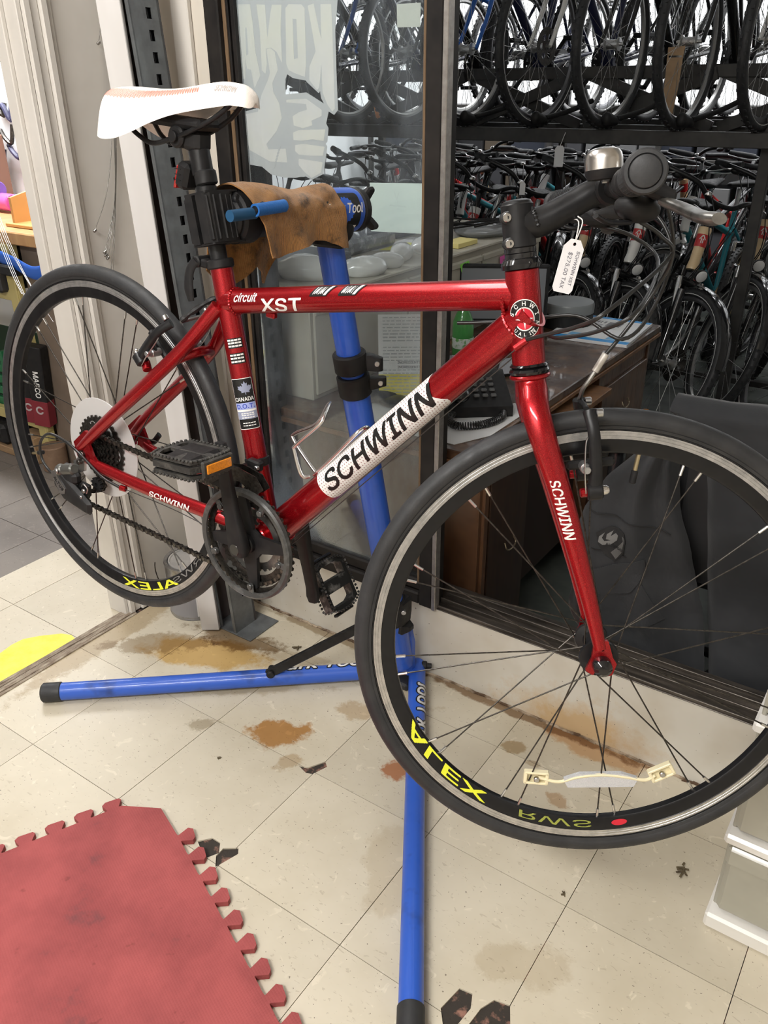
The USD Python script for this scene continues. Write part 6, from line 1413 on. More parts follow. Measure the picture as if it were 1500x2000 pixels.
zz = np.r_[np.linspace(.02, .735, 44)]
nu = 40
P = np.zeros((len(zz) + 12, nu, 3))
for i, z in enumerate(zz):
    xl = np.interp(z, [.02, .3, .62, .70, .735], [.985, .93, .872, .80, .775]); xr = 1.36
    for j, t in enumerate(np.linspace(0, 1, nu)):
        x = xl + (xr - xl) * t
        P[i, j] = (x, .700 - .012 * math.sin(9 * x + 3 * z) * (1 - z) - .02 * (1 - z / .735) + (.03 * max(0, 1 - t / .08) ** 2), z)
for k in range(12):
    a = math.pi * (k + 1) / 12
    for j, t in enumerate(np.linspace(0, 1, nu)):
        x = .775 + (1.36 - .775) * t; P[len(zz) + k, j] = (x, .700 + .058 * (1 - math.cos(a)), .735 + .035 * math.sin(a) - (.10 * (k - 5) / 6 if k > 5 else 0) + .015 * t)
P += (meshkit.fbm(P * 9, 3, 11)[..., None] - .5) * np.array([0, .030, .008])
part(JK, 'jacket_back', cloth(P, .004), M_JKT, 60)
zz = np.linspace(.015, .672, 52); nu = 44
P = np.zeros((len(zz), nu, 3))
for i, z in enumerate(zz):
    xl = np.interp(z, [.015, .10, .264, .42, .465, .562, .652, .672], [.700, .655, .622, .602, .612, .660, .735, .755]); xr = np.interp(z, [.015, .066, .297, .43, .534, .646, .672], [.985, .975, .925, .875, .830, .815, .812])
    for j, t in enumerate(np.linspace(0, 1, nu)):
        x = xl + (xr - xl) * t
        bulge = .045 * math.sin(math.pi * min(1, max(0, t))) ** .7
        P[i, j] = (x, .705 - bulge - .02 * (1 - z / .67) + .010 * math.sin(16 * t + 5 * z) * (.4 + t), z)
P += (meshkit.fbm(P * 11, 3, 4)[..., None] - .5) * np.array([.006, .022, .006])
part(JK, 'sleeve', cloth(P, .005), M_JKT, 60)
PJ = P


def on_sleeve(poly, lift, th=.0012):
    """Lays an outline (across, up) on the sleeve's surface."""
    v, f = fine(ext(poly, th), .008)
    from scipy.interpolate import griddata
    y = griddata(PJ[..., [0, 2]].reshape(-1, 2), PJ[..., 1].ravel(), v[:, :2], method='linear'); y = np.where(np.isnan(y), .66, y)
    return np.column_stack([v[:, 0], y - .0045 - lift - v[:, 2], v[:, 1]]), f[:, ::-1]


M_JKT2 = mat('patch_black_cloth', (.030, .030, .031), .8)
M_JGREY = mat('patch_grey_cloth', (.24, .24, .235), .8)
pat = Polygon(JPATCH).buffer(.002)
cpatch = np.array(pat.centroid.coords[0])
part(JK, 'patch', on_sleeve(pat, .0006), M_JKT2, 0, 'shield-shaped emblem patch with a grey swirl')
part(JK, 'patch_emblem', on_sleeve(Polygon(JSTRIPE).buffer(0).intersection(pat.buffer(-.003)), .0020, .0005), mat('patch_dark_grey', (.15, .15, .147), .8), 0)
part(JK, 'patch_emblem', on_sleeve(Polygon(JSWIRL).buffer(0).intersection(pat.buffer(-.002)), .0024, .0005), M_JGREY, 0)
tw = text('GOTCHA', .0075, .0004, center=True); tw = (np.column_stack([tw[0][:, 0] * -1, tw[0][:, 1], tw[0][:, 2]]), tw[1][:, ::-1])
tp2 = shapely.union_all([Polygon(tw[0][t_][:, :2]).buffer(0) for t_ in tw[1] if Polygon(tw[0][t_][:, :2]).area > 1e-9])
part(JK, 'patch_lettering', on_sleeve(affinity.translate(tp2, cpatch[0] + .006, cpatch[1] - .009), .0030, .0003), M_JKT2, 0)
part(JK, 'pocket', on_sleeve(Polygon(JPOCK).buffer(0), .0012, .0020), M_JKT, 0)
part(JK, 'pocket_flap', on_sleeve(Polygon(JFLAP).buffer(.002), .0030, .0030), M_JKT, 0)
for q in ([(.63, .475), (.70, .487), (.78, .478), (.83, .47)], [(.655, .383), (.70, .39), (.745, .395)], [(.668, .30), (.66, .24)], [(.71, .30), (.75, .21)]):
    part(JK, 'seam', on_sleeve(LineString(q).buffer(.0014), .0004, .0012), M_JKT2, 0)

# ---------------------------------------------------------------- the shop's bicycle racks
M_RACK = mat('rack_black_steel', (.030, .029, .028), .45, col2=(.055, .052, .048), vs=14, rvar=.1)
RK = thing('bicycle_rack', 'two-tier black steel bicycle rack with diagonal braces along the back of the shop', 'rack')
for y, z in ((3.02, 1.16), (3.42, 1.165), (4.35, 1.16), (4.95, 1.16)):
    part(RK, 'shelf_beam', box2((-3.6, y - .025, z - .032), (2.4, y + .025, z + .030), .003), M_RACK, 0)
for y in (3.36, 4.9): part(RK, 'upper_beam', box2((-3.6, y - .02, 1.40), (2.4, y + .02, 1.455), .003), M_RACK, 0)
for k in range(9):
    for s in (0, 1):
        x = -3.2 + k * .66; a, b = np.array([x, 3.33 + .03 * s, 1.19]), np.array([x + .62, 3.33 + .03 * s, 1.42])
        if s: a[0], b[0] = b[0], a[0]
        t_ = (b - a) / np.linalg.norm(b - a); part(RK, 'brace', box((a + b) / 2, (np.linalg.norm(b - a), .024, .055), .002, np.column_stack([t_, [0, 1, 0], np.cross(t_, [0, 1, 0])])), M_RACK, 0)
for x in (-2.9, -1.35, .385, 2.1):
    for y in (3.10, 4.9): part(RK, 'post', box2((x - .025, y - .02, ZF), (x + .025, y + .02, 3.2), .003), M_RACK, 0)
for y, z in ((3.5, -.05), (4.6, -.05), (4.6, .18)): part(RK, 'floor_rail', box2((-3.4, y - .015, z), (2.2, y + .015, z + .03), .002), M_RACK, 0)

M_B_BLACK = mat('bike_gloss_black', (.010, .010, .011), .16, coat=.8)
M_B_RIM = mat('bike_silver_rim', (.55, .55, .54), .3, .9)
M_B_RIMD = mat('bike_grey_rim', (.20, .20, .21), .3, .8)
M_B_CREAM = mat('bike_cream', (.70, .52, .30), .3, coat=.6)
M_B_WHITE = mat('bike_white', (.80, .79, .76), .3, coat=.6)
M_B_BLUE = mat('bike_blue', (.02, .13, .52), .3, coat=.6)
M_B_RED = mat('bike_red', (.52, .02, .02), .3, coat=.6)
M_B_TEAL = mat('bike_teal', (.03, .22, .26), .3, coat=.6)
M_B_NAVY = mat('bike_navy', (.02, .025, .07), .3, coat=.6)
M_B_SPOKE = mat('bike_spoke', (.38, .38, .37), .35, .9)
M_B_REFL = mat('tyre_reflex_line', (.62, .62, .60), .5)
M_B_LAMP = mat('lamp_glass', (.75, .75, .74), .08, coat=1.0, spec=.8)


top_part = part


def shop_bike(label, cat, frame, head, fork, rim, susp=True, fender=True, light=True, disc=True, bars='city', grp=None, badge=True, R=.35, ref=True, steer=0.0):
    t = thing('parked_bicycle', label, cat, grp)
    hf, hr, bb = np.array([.60, 0, R]), np.array([-.48, 0, R]), np.array([-.06, 0, .29])
    u = np.array([-.358, 0, .934]); A = hf - np.array([.934, 0, .358]) * .05; s = lambda z: A + u * ((z - A[2]) / u[2])
    hb_, ht = s(.740), s(.925)
    Sr = rot(u, steer); turn = lambda g: ((g[0] - A) @ Sr.T + A, g[1])
    def part(par, nm_, g, m, sm=35, label=None, kind=None):
        front = nm_ in ('fork', 'stanchion', 'stem', 'handlebar', 'grip', 'brake_lever', 'shifter', 'bell', 'cables', 'headlight', 'headlight_glass') or nm_ == 'front_wheel' or 'front_wheel' in par or (nm_ == 'mudguard' and g[0][:, 0].mean() > .2)
        return top_part(par, nm_, turn(g) if front and steer else g, m, sm, label, kind)
    part(t, 'frame', join(tube([hb_ + (-.01, 0, .03), bb], .024, 12), tube([s(.87), (-.20, 0, .66)], .019, 12), tube([bb, (-.225, 0, .80)], .017, 12), cyl(bb - (0, .035, 0), bb + (0, .035, 0), .022, 14),
         *[tube([bb + (-.03, q * .03, 0), hr + (0, q * .065, 0)], .010, 8) for q in (-1, 1)], *[tube([(-.19, q * .02, .70), hr + (0, q * .065, 0)], .009, 8) for q in (-1, 1)]), frame, 45)
    ht_ = part(t, 'head_tube', lathe([(0, 0), (.027, 0), (.029, .012), (.025, .04), (.026, .14), (.031, .18), (.029, .193), (0, .193)], 20, ht - hb_, hb_), head, 40)
    if badge:
        part(ht_, 'head_badge', tube([hb_ + (ht - hb_) * .52, hb_ + (ht - hb_) * .82], [.0275, .0285], 20, cap=False), M_B_RED, 40)
        uu = (ht - hb_) / np.linalg.norm(ht - hb_); ff = np.array([.934, 0, .358])
        for q in (-1, 1): part(ht_, 'badge_arrow', join(*[rod(hb_ + (ht - hb_) * a_ + ff * .0285 + np.array([0, q * y0_, 0]), hb_ + (ht - hb_) * b_ + ff * .0265 + np.array([0, q * y1_, 0]), .0026, 6) for a_, b_, y0_, y1_ in ((.78, .68, .001, .013), (.70, .60, .004, .004))]), M_B_WHITE, 40)
    g = [hull(np.vstack([box(s(.70) + (.004, q * .062, -.012), (.05, .036, .035), .008)[0] for q in (-1, 1)])), cyl(s(.68), s(.725), .02, 14)]
    if susp: g += [tube([s(.62) + (.05 + .0, q * .062, .04), hf + (0, q * .060, .0)], [.019, .017], 12) for q in (-1, 1)]
    else: g = [cyl(s(.69), s(.725), .019, 14)] + [tube(spline([s(.70) + (0, q * .012, 0), s(.66) + (.012, q * .045, 0), s(.5) + (.02, q * .055, 0), hf + (0, q * .058, 0)], 4), np.linspace(.017, .009, 13), 10) for q in (-1, 1)]
    part(t, 'fork', join(*g), M_B_BLACK if susp else fork, 45)
    if susp:
        for q in (-1, 1): part(t, 'stanchion', tube([s(.70) + (.018, q * .062, .0), s(.56) + (.05, q * .062, .0)], .0145, 12), M_CHROME, 45)
    for c, nm in ((hf, 'front_wheel'), (hr, 'rear_wheel')):
        w = part(t, nm, xf(lathe([(R - .034, .010), (R - .034, -.010), (R - .050, -.009), (R - .058, 0), (R - .050, .009)], 56, (0, 1, 0), closed=True), t=c), rim, 40)
        part(w, 'tyre', xf(tyre(R - .021, .021, .021, 56, 10), t=c), M_RUBBER, 60)
        kn = np.arange(112) * 2 * np.pi / 112
        part(w, 'tread_blocks', join(*[xf(box((0, 0, 0), (.005, .010, .012), 0), R=np.column_stack([[math.cos(a), 0, math.sin(a)], [0, 1, 0], [-math.sin(a), 0, math.cos(a)]]), t=c + (R - .001) * np.array([math.cos(a), 0, math.sin(a)]) + np.array([0, .010 * (1 if i % 2 else -1), 0])) for i, a in enumerate(kn)]), M_RUBBER, 0, kind='stuff')
        if ref:
            for q in (-1, 1): part(w, 'reflex_line', xf(lathe([(R - .030, q * .0196), (R - .026, q * .0212), (R - .028, q * .0216)], 56, (0, 1, 0), closed=True), t=c), M_B_REFL, 40)
        sp = []
        for k in range(28):
            a = 2 * np.pi * k / 28; q = 1 if k % 2 else -1; ah = a + (1.1 if (k // 2) % 2 else -1.1)
            sp.append(rod(c + (R - .055) * np.array([math.cos(a), 0, math.sin(a)]), c + np.array([.024 * math.cos(ah), q * .03, .024 * math.sin(ah)]), .0012, 4))
        part(w, 'spokes', join(*sp), M_B_SPOKE, 60)
        part(w, 'hub', xf(lathe([(0, -.055), (.008, -.055), (.008, -.036), (.027, -.034), (.027, -.028), (.019, -.024), (.019, .024), (.027, .028), (.027, .034), (.008, .036), (.008, .055), (0, .055)], 18, (0, 1, 0)), t=c), M_B_RIM, 30)
        if disc and nm == 'front_wheel': part(w, 'disc_rotor', xf(ext(shapely.Point(0, 0).buffer(.08).difference(shapely.union_all([shapely.Point(0, 0).buffer(.012)] + [affinity.rotate(affinity.translate(shapely.Point(0, 0).buffer(.014), .042, 0), 60 * k, origin=(0, 0)) for k in range(6)])), .002, (0, .040, 0), (1, 0, 0), (0, 0, 1)), t=c), M_STEELD, 20)
        if fender:
            a0_, a1_ = ((.35, 2.6) if nm == 'front_wheel' else (.5, 3.3)); aa = np.linspace(a0_, a1_, 26)
            part(t, 'mudguard', tube(np.array([c + (R + .016) * np.array([math.cos(a), 0, math.sin(a)]) for a in aa]), .028, 10, ell=(.22, 1), up=(0, 1, 0)) if False else outward(join(*[xf(tm(trimesh.creation.box((.0, .0, .0))) if False else hull([(r_ * math.cos(a), y_, r_ * math.sin(a)) for a in (aa[i], aa[i + 1]) for r_, y_ in ((R + .010, -.028), (R + .018, -.012), (R + .018, .012), (R + .010, .028), (R + .007, -.026), (R + .015, 0), (R + .007, .026))]), t=c) for i in range(25)])), M_B_BLACK, 30)
    part(t, 'stem', join(tube([s(.90), s(1.01)], .0145, 12), tube([s(1.00), s(1.035) + (.05, 0, 0)], .016, 12)), M_DBLACK, 40)
    b0 = s(1.035) + (.05, 0, 0)
    P = [b0 + q for q in ((-.16, -.30, .045), (-.09, -.27, .05), (-.02, -.15, .045), (0, -.06, .0), (0, .06, .0), (-.02, .15, .045), (-.09, .27, .05), (-.16, .30, .045))] if bars == 'city' else [b0 + q for q in ((-.03, -.31, .03), (-.01, -.15, .03), (0, -.05, 0), (0, .05, 0), (-.01, .15, .03), (-.03, .31, .03))]
    bp = spline(P, 6); part(t, 'handlebar', tube(bp, .0115, 10), M_DBLACK, 45)
    for q, i0, i1 in ((-1, 0, 7), (1, -8, None)):
        seg = bp[i0:i1]; part(t, 'grip', tube(seg, .0165, 12), M_RUBBER, 40)
        m_ = seg[-1] if q < 0 else seg[0]; e_ = seg[0] if q < 0 else seg[-1]
        part(t, 'brake_lever', tube(spline([m_ + (.02, -q * .02, -.005), m_ + (.045, q * .01, -.012), m_ * .55 + e_ * .45 + (.048, 0, -.015), e_ + (.052, 0, -.008)], 4), [.006] * 4 + [.0075] * 5 + [.007] * 4, 8, ell=(.6, 1), up=(0, 0, 1)), M_SILVER, 40)
        part(t, 'shifter', ball(m_ + (.012, -q * .04, -.012), .020, 1, (1.2, 1.3, .8)), M_MBLACK, 50)
    part(t, 'bell', lathe([(.018, 0), (.019, .008), (.014, .017), (0, .020)], 16, (0, 0, 1), bp[len(bp) // 2] + (.0, -.085, .018)), M_CHROME, 40)
    part(t, 'cables', join(*[tube(spline([bp[len(bp) // 2] + (.02, q * .12, .02), s(.93) + (.10, q * .07, .03), s(.82) + (.09, q * .02, 0), s(.70) + (.03, q * .03, 0)], 5), .0026, 5) for q in (-1, -.6, .7, 1)]), M_B_BLACK, 60)
    if light:
        lp_ = part(t, 'headlight', lathe([(0, -.030), (.016, -.028), (.028, -.008), (.031, .004), (.030, .008), (0, .008)], 18, (1, 0, -.1), s(.74) + (.085, 0, .0)), M_MBLACK, 40)
        part(lp_, 'headlight_glass', lathe([(.027, .008), (.020, .013), (0, .015)], 18, (1, 0, -.1), s(.74) + (.085, 0, 0)), M_B_LAMP, 40)
    part(t, 'seatpost', tube([(-.215, 0, .78), (-.255, 0, .92)], .0135, 10), M_SILVER, 40)
    part(t, 'saddle', outward(hull(np.vstack([ball((-.36, 0, .945), .035, 2, (1, 2.2, .7))[0], ball((-.26, 0, .948), .028, 2, (1, 1.7, .7))[0], ball((-.12, 0, .955), .018, 2, (1, 1, .7))[0]]))), M_MBLACK, 50)
    part(t, 'chainring', xf(ext(shapely.Point(0, 0).buffer(.085).difference(shapely.Point(0, 0).buffer(.062)).union(shapely.union_all([affinity.rotate(sbox(-.075, -.01, .075, .01), 36 * k, origin=(0, 0)) for k in range(5)])), .003, (0, -.05, 0), (1, 0, 0), (0, 0, 1)), t=bb), M_MBLACK, 30)
    for q in (-1, 1):
        part(t, 'crank_arm', rod(bb + (0, q * .06, 0), bb + (-q * .12, q * .075, q * .12), .012, 8), M_MBLACK, 30); part(t, 'pedal', box(bb + (-q * .12, q * .125, q * .12), (.08, .09, .022), .004), M_MBLACK, 30)
    part(t, 'chain_case', box((-.27, -.052, .32), (.44, .004, .012)), M_STEELD, 0)
    return t


def bike_m(hx, hy, az, z0, tilt=0.0, R=.35):
    """Stands a bicycle with its front hub above (hx, hy), heading az degrees."""
    Rz = rot((0, 0, 1), az) @ rot((1, 0, 0), tilt); o = np.array([hx, hy, z0]) - (Rz @ np.array([.60, 0, R if tilt else 0])) * (1, 1, 0); o[2] = z0 - (Rz @ np.array([.60, 0, 0]))[2] * 0; return mtx(Rz, o)


def put(p, hx, hy, az, z0, tilt=0.0): setm(stage.GetPrimAtPath(p), bike_m(hx, hy, az, z0, tilt))


CAT = 'bicycle'
LEAN = -11.0
A1 = shop_bike('black city bicycle with a cream head tube and round headlight, left of the rack post', CAT, M_B_BLACK, M_B_CREAM, None, M_B_RIMD, steer=32)
A2 = shop_bike('black city bicycle with a white head tube and red badge, left of the cream one', CAT, M_B_BLACK, M_B_WHITE, None, M_B_RIMD, steer=32)
A3 = shop_bike('cream-framed city bicycle just behind the rack post', CAT, M_B_CREAM, M_B_CREAM, None, M_B_RIM, steer=20)
A4 = shop_bike('red mountain bicycle in the second row of the lower rack', CAT, M_B_RED, M_B_RED, M_B_WHITE, M_B_RIMD, susp=True, fender=False, light=False, bars='flat', badge=False, steer=15)
A5 = shop_bike('teal bicycle in the second row of the lower rack, beside the red one', CAT, M_B_TEAL, M_B_WHITE, M_B_WHITE, M_B_RIM, susp=False, fender=False, light=False, bars='flat', badge=False, steer=-14)
A6 = shop_bike('black flat-barred mountain bicycle in the second row of the lower rack, leftmost', CAT, M_B_BLACK, M_B_BLACK, M_B_BLACK, M_B_RIMD, fender=False, light=False, bars='flat', badge=False, steer=10)
setm(stage.GetPrimAtPath(A1), bike_m(.16, 2.78, 287, ZF, LEAN)); setm(stage.GetPrimAtPath(A2), bike_m(-.14, 2.78, 287, ZF, LEAN)); setm(stage.GetPrimAtPath(A3), bike_m(.33, 3.16, 284, ZF, LEAN))
setm(stage.GetPrimAtPath(A4), bike_m(-1.15, 3.80, 262, ZF, 5)); setm(stage.GetPrimAtPath(A5), bike_m(-1.62, 3.75, 262, ZF, 5)); setm(stage.GetPrimAtPath(A6), bike_m(-2.75, 3.85, 262, ZF, 5))
copy(A1, 'black city bicycle with a cream head tube behind the price tag', bike_m(-.42, 2.82, 286, ZF, LEAN))
copy(A1, 'black city bicycle with a cream head tube left of the stem clamp', bike_m(-.78, 2.80, 287, ZF, LEAN))
copy(A2, 'black city bicycle with a white head tube at the right edge of the window upright', bike_m(-1.10, 2.86, 285, ZF, LEAN))
ORD = ('first', 'second', 'third', 'fourth', 'fifth', 'sixth', 'seventh', 'eighth', 'ninth', 'tenth')
GB = 'bicycles along the left of the lower rack'
for k in range(4): copy((A1, A2)[k % 2], 'black city bicycle, %s leftwards on the lower rack behind the dusty pane' % ORD[k], bike_m(-1.42 - .34 * k, 2.80 + .05 * (k % 2), 286, ZF, LEAN), GB)
copy(A1, 'black city bicycle right of the rack post at the picture edge', bike_m(.72, 2.85, 287, ZF, LEAN))
G2 = 'bicycles in the second row of the lower rack'
for k in range(9): copy((A6, A1, A4, A6, A2, A6, A5, A6, A3)[k], 'bicycle mostly hidden in the second row of the lower rack, %s from the left' % ORD[k], bike_m(-2.35 + .36 * k, 3.80 + .07 * (k % 2), 258 + 4 * (k % 3), ZF, 4), G2)
G4 = 'bicycles in the third row of the lower rack'
for k in range(9): copy((A6, A4, A6, A5, A6)[k % 5], 'bicycle with only bars and saddle showing in the third row, %s from the left' % ORD[k], bike_m(-2.7 + .39 * k, 4.55 + .07 * (k % 2), 262 + 5 * (k % 3), ZF, -4), G4)
G3 = 'bicycles in the back row of the lower rack'
for k in range(9): copy((A2, A6, A1, A6)[k % 4], 'bicycle in the back row of the lower rack, %s from the left' % ORD[k], bike_m(-2.9 + .40 * k, 5.4 + .07 * (k % 2), 75 + 5 * (k % 3), ZF, 3), G3)
ZU = 1.19
U1 = shop_bike('bicycle with a blue fork on the upper rack beside the aluminium strip', CAT, M_B_NAVY, M_B_BLUE, M_B_BLUE, M_B_RIM, susp=False, fender=False, light=False, disc=False, bars='flat', badge=False, R=.345, ref=False)
put(U1, -1.08, 3.02, 262, ZU)
U2 = shop_bike('bicycle with a white fork on the upper rack next to the blue-forked one', CAT, M_B_NAVY, M_B_WHITE, M_B_WHITE, M_B_RIMD, susp=False, fender=False, light=False, disc=True, bars='flat', badge=False, R=.345)
put(U2, -.69, 3.02, 262, ZU)
U3 = shop_bike('black bicycle with silver hub, third on the upper rack from the aluminium strip', CAT, M_B_BLACK, M_B_BLACK, M_B_BLACK, M_B_RIM, susp=False, fender=False, light=False, disc=False, bars='flat', badge=False, R=.345, ref=False)
put(U3, -.335, 3.02, 264, ZU)
copy(U3, 'black bicycle with a cardboard tag hung in its front wheel on the upper rack', bike_m(.005, 3.02, 266, ZU))
copy(U2, 'bicycle on the upper rack directly above the rack post', bike_m(.345, 3.03, 264, ZU))
copy(U3, 'bicycle on the upper rack at the right picture edge', bike_m(.70, 3.03, 264, ZU))
GU = 'bicycles on the upper rack behind the pane'
for k in range(5): copy((U3, U1, U3, U2)[k % 4], 'bicycle on the upper rack behind the dusty pane, %s leftwards' % ORD[k], bike_m(-1.45 - .37 * k, 3.03, 263 + 2 * (k % 2), ZU), GU)
GU2 = 'bicycles in the back row of the upper rack'
for k in range(0, 9, 2): copy((U3, U2, U1)[k % 3], 'bicycle in the back row of the upper rack, %s from the left' % ORD[k], bike_m(-2.75 + .41 * k, 4.92, 82 + 3 * (k % 3), ZU), GU2)
# straps that tie the upper wheels down
for k, x in enumerate((-1.08, -.69, -.335, .005)):
    c = np.array([x + .03, 2.97, ZU + .045]); single('wheel_strap', outward(join(hull(np.vstack([ball(c, .026, 2, (1, .9, 1.2))[0], ball(c + (.02, .05, -.01), .02, 2)[0]])), tube(spline([c + (.03, .05, 0), c + (.10, .18, .03), c + (.16, .29, .07)], 4), .012, 8))), M_MBLACK, 'black strap tying the %s upper wheel to the rack brace' % ('blue-forked', 'white-forked', 'third', 'cardboard-tagged')[k], 'strap', smooth=50)
CT = thing('cardboard_tag', 'strip of brown cardboard hanging from the spokes of an upper front wheel', 'cardboard')
part(CT, 'cardboard_strip', xf(ext(Polygon([(-.035, .13), (.035, .135), (.032, .10), (.030, -.02), (.02, -.14), (-.012, -.155), (-.035, -.13), (-.030, 0)]), .003), R=np.column_stack([(.97, .22, 0), (0, .02, 1), (.22, -.97, 0)]), t=(-.035, 2.985, 1.385)), mat('brown_cardboard', (.44, .30, .18), .8, col2=(.36, .24, .14), vs=20), 0)
part(CT, 'tie_string', tube([(-.035, 2.985, 1.50), (-.03, 3.01, 1.55)], .0015, 5), M_WHITEV, 0)
part(CT, 'slot', xf(ext(sbox(-.028, .092, .026, .099), .0035), R=np.column_stack([(.97, .22, 0), (0, .02, 1), (.22, -.97, 0)]), t=(-.035, 2.9845, 1.385)), M_GBLACK, 0)
for (x, y, z, s, lab) in ((-.52, 2.96, 1.085, 1.0, 'white card label hanging below the upper rack beam above the bell'), (-1.02, 2.62, .72, .9, 'white card label on a handlebar just left of the black stem'), (-.60, 2.75, .95, .6, 'small white label tied to a lever left of the bell')):
    TL = thing('hanging_label', lab, 'label')
    part(TL, 'card', xf(ext(Polygon([(-.022, -.06), (.022, -.06), (.022, .02), (.012, .034), (-.012, .034), (-.022, .02)]), .001), s=(s, s, 1), R=np.column_stack([(.95, .3, 0), (0, .05, 1), (.3, -.95, 0)]), t=(x, y, z)), mat('label_card_%d' % int(s * 10), (.72, .72, .73), .6), 0)
    part(TL, 'string', tube([(x, y, z + .03 * s), (x + .01, y + .03, z + .09 * s)], .0014, 5), M_WHITEV, 0)
single('folded_cover', outward(ball((1.0, 3.25, 1.235), .30, 3, (1.5, .6, .22))), mat('grey_cover', (.06, .062, .064), .7), 'dark grey folded cover lying on the upper rack shelf at the right edge', 'cover', smooth=60)
single('spoke_reflector', box((-1.62, 3.0, 1.30), (.03, .02, .16), .008, rot((0, 1, 0), -14)), mat('orange_reflector', (.80, .26, .03), .35), 'bright orange spoke reflector on an upper wheel seen through the pane', 'reflector', smooth=30)
single('amber_reflector', outward(ball((.165, 2.62, .02), .022, 2, (1, .5, .8))), M_AMBER, 'round amber reflector low beside the corner of the grey jacket', 'reflector', smooth=60)

SH = thing('storage_shelf', 'low black shelving with dark boxes along the back wall of the shop', 'shelving')
for z in (.0, .42, .84, 1.22): part(SH, 'shelf_board', box2((-3.9, 6.1, z - .02), (2.8, 6.5, z), .002), M_RACK, 0)
for k in range(8): part(SH, 'upright', box2((-3.9 + k * .94, 6.1, ZF), (-3.86 + k * .94, 6.14, 1.22), .002), M_RACK, 0)
MX = [mat('shelf_box_%d' % k, c, .6) for k, c in enumerate([(.02, .02, .022), (.05, .05, .055), (.09, .07, .05), (.03, .035, .05), (.14, .14, .14)])]
for z in (-.02, .43, .85):
    x = -3.8
    while x < 2.6:
        w_ = RNG.uniform(.14, .34); part(SH, 'box', box2((x, 6.12 + RNG.uniform(0, .1), z), (x + w_, 6.48, z + RNG.uniform(.20, .36)), .004), MX[RNG.integers(5)], 0); x += w_ + RNG.uniform(.01, .06)

# ---------------------------------------------------------------- workshop seen through the doorway on the left
M_BENCH = mat('bench_wood', (.56, .33, .14), .4, col2=(.46, .25, .10), vs=6, stretch=(5, 1, 1), coat=.2)
M_YFRAME = mat('cream_yellow_frame', (.52, .44, .18), .5, col2=(.44, .37, .15), vs=9)
WBN = thing('workbench', 'wooden topped workbench on a pale yellow frame beyond the doorway', 'workbench')
part(WBN, 'bench_top', box2((-3.6, .73, .880), (-.72, 1.24, .925), .004), M_BENCH, 0)
for x in (-1.69, -3.0):
    for y in (.75, 1.18): part(WBN, 'leg', box2((x - .024, y - .02, 0), (x + .024, y + .02, .88), .003), M_YFRAME, 0)
for z in (.17, .69): part(WBN, 'shelf_rail', box2((-3.1, .735, z - .022), (-1.66, .765, z + .022), .002), M_YFRAME, 0)
part(WBN, 'lower_shelf', box2((-3.1, .76, .165), (-1.68, 1.2, .18), .001), M_YFRAME, 0)
M_PANEL = mat('brown_hardboard', (.20, .155, .12), .7, col2=(.16, .12, .09), vs=7, bump=.2)
TP = thing('hardboard_sheet', 'brown hardboard sheet with bolt holes standing below the bench next to the casing', 'hardboard')
holes_ = shapely.union_all([shapely.Point(x, z).buffer(.006) for x, z in ((-1.24, .36), (-1.21, .33), (-1.22, .28), (-1.19, .24), (-1.36, .30), (-1.30, .33), (-1.40, .84), (-1.33, .80), (-1.28, .86))])
part(TP, 'panel_sheet', ext(sbox(-1.66, .0, -.70, .878).difference(holes_), .014, (0, .790, 0), (1, 0, 0), (0, 0, 1)), M_PANEL, 0)
part(TP, 'panel_back', box2((-1.66, .80, 0), (-.70, .82, .878)), M_GBLACK, 0)
part(TP, 'upper_board', box2((-1.42, .768, .80), (-.70, .776, .875), .001), mat('grey_board', (.10, .095, .09), .6), 0)
single('blue_strap', tube(spline([(-1.70, .715, .835), (-1.60, .71, .820), (-1.50, .705, .800), (-1.42, .705, .815), (-1.36, .71, .855), (-1.25, .72, .875)], 6), .0235, 12, ell=(1, .35), up=(0, 0, 1)), mat('blue_handle', (.02, .11, .50), .4), 'curved blue bar hanging under the bench top behind the rear wheel', 'bar', smooth=50)
VS = thing('bench_vice', 'black vice block below the bench at the far left edge', 'vice')
part(VS, 'vice_body', box2((-1.98, .70, .70), (-1.72, .86, .87), .01), mat('vice_black', (.022, .023, .026), .45, col2=(.05, .05, .055), vs=14), 25)
part(VS, 'vice_jaw', box2((-1.69, .69, .775), (-1.60, .76, .812), .006), M_MBLACK, 25)
RC = thing('spare_crank', 'red and black spare crank with chainring hung on the brown panel', 'crank')
part(RC, 'crank_arm', tube(spline([(-1.404, .775, .735), (-1.408, .775, .68), (-1.400, .775, .635), (-1.355, .775, .575), (-1.312, .775, .520)], 6), np.interp(np.arange(25), [0, 8, 16, 24], [.020, .026, .028, .020]), 14, ell=(.4, 1), up=(0, 1, 0)), mat('red_crank_paint', (.30, .025, .03), .4), 40)
part(RC, 'crank_edge', tube(spline([(-1.415, .782, .66), (-1.40, .782, .610), (-1.35, .782, .548), (-1.29, .782, .478)], 6), .020, 12, ell=(.5, 1), up=(0, 1, 0)), M_MBLACK, 40)
part(RC, 'chainring', xf(cog(.075, 32, .004, 0, .050), t=(-1.33, .785, .72)), M_MBLACK, 20)
part(RC, 'crank_bolt', cyl((-1.315, .762, .500), (-1.315, .752, .500), .010, 14, .001), M_SILVER, 30)
PK = thing('parts_box', 'upright black and dark red packet printed MARCO on the lower bench shelf', 'packet')
RPk = rot((0, 1, 0), 6) @ rot((0, 0, 1), 20)
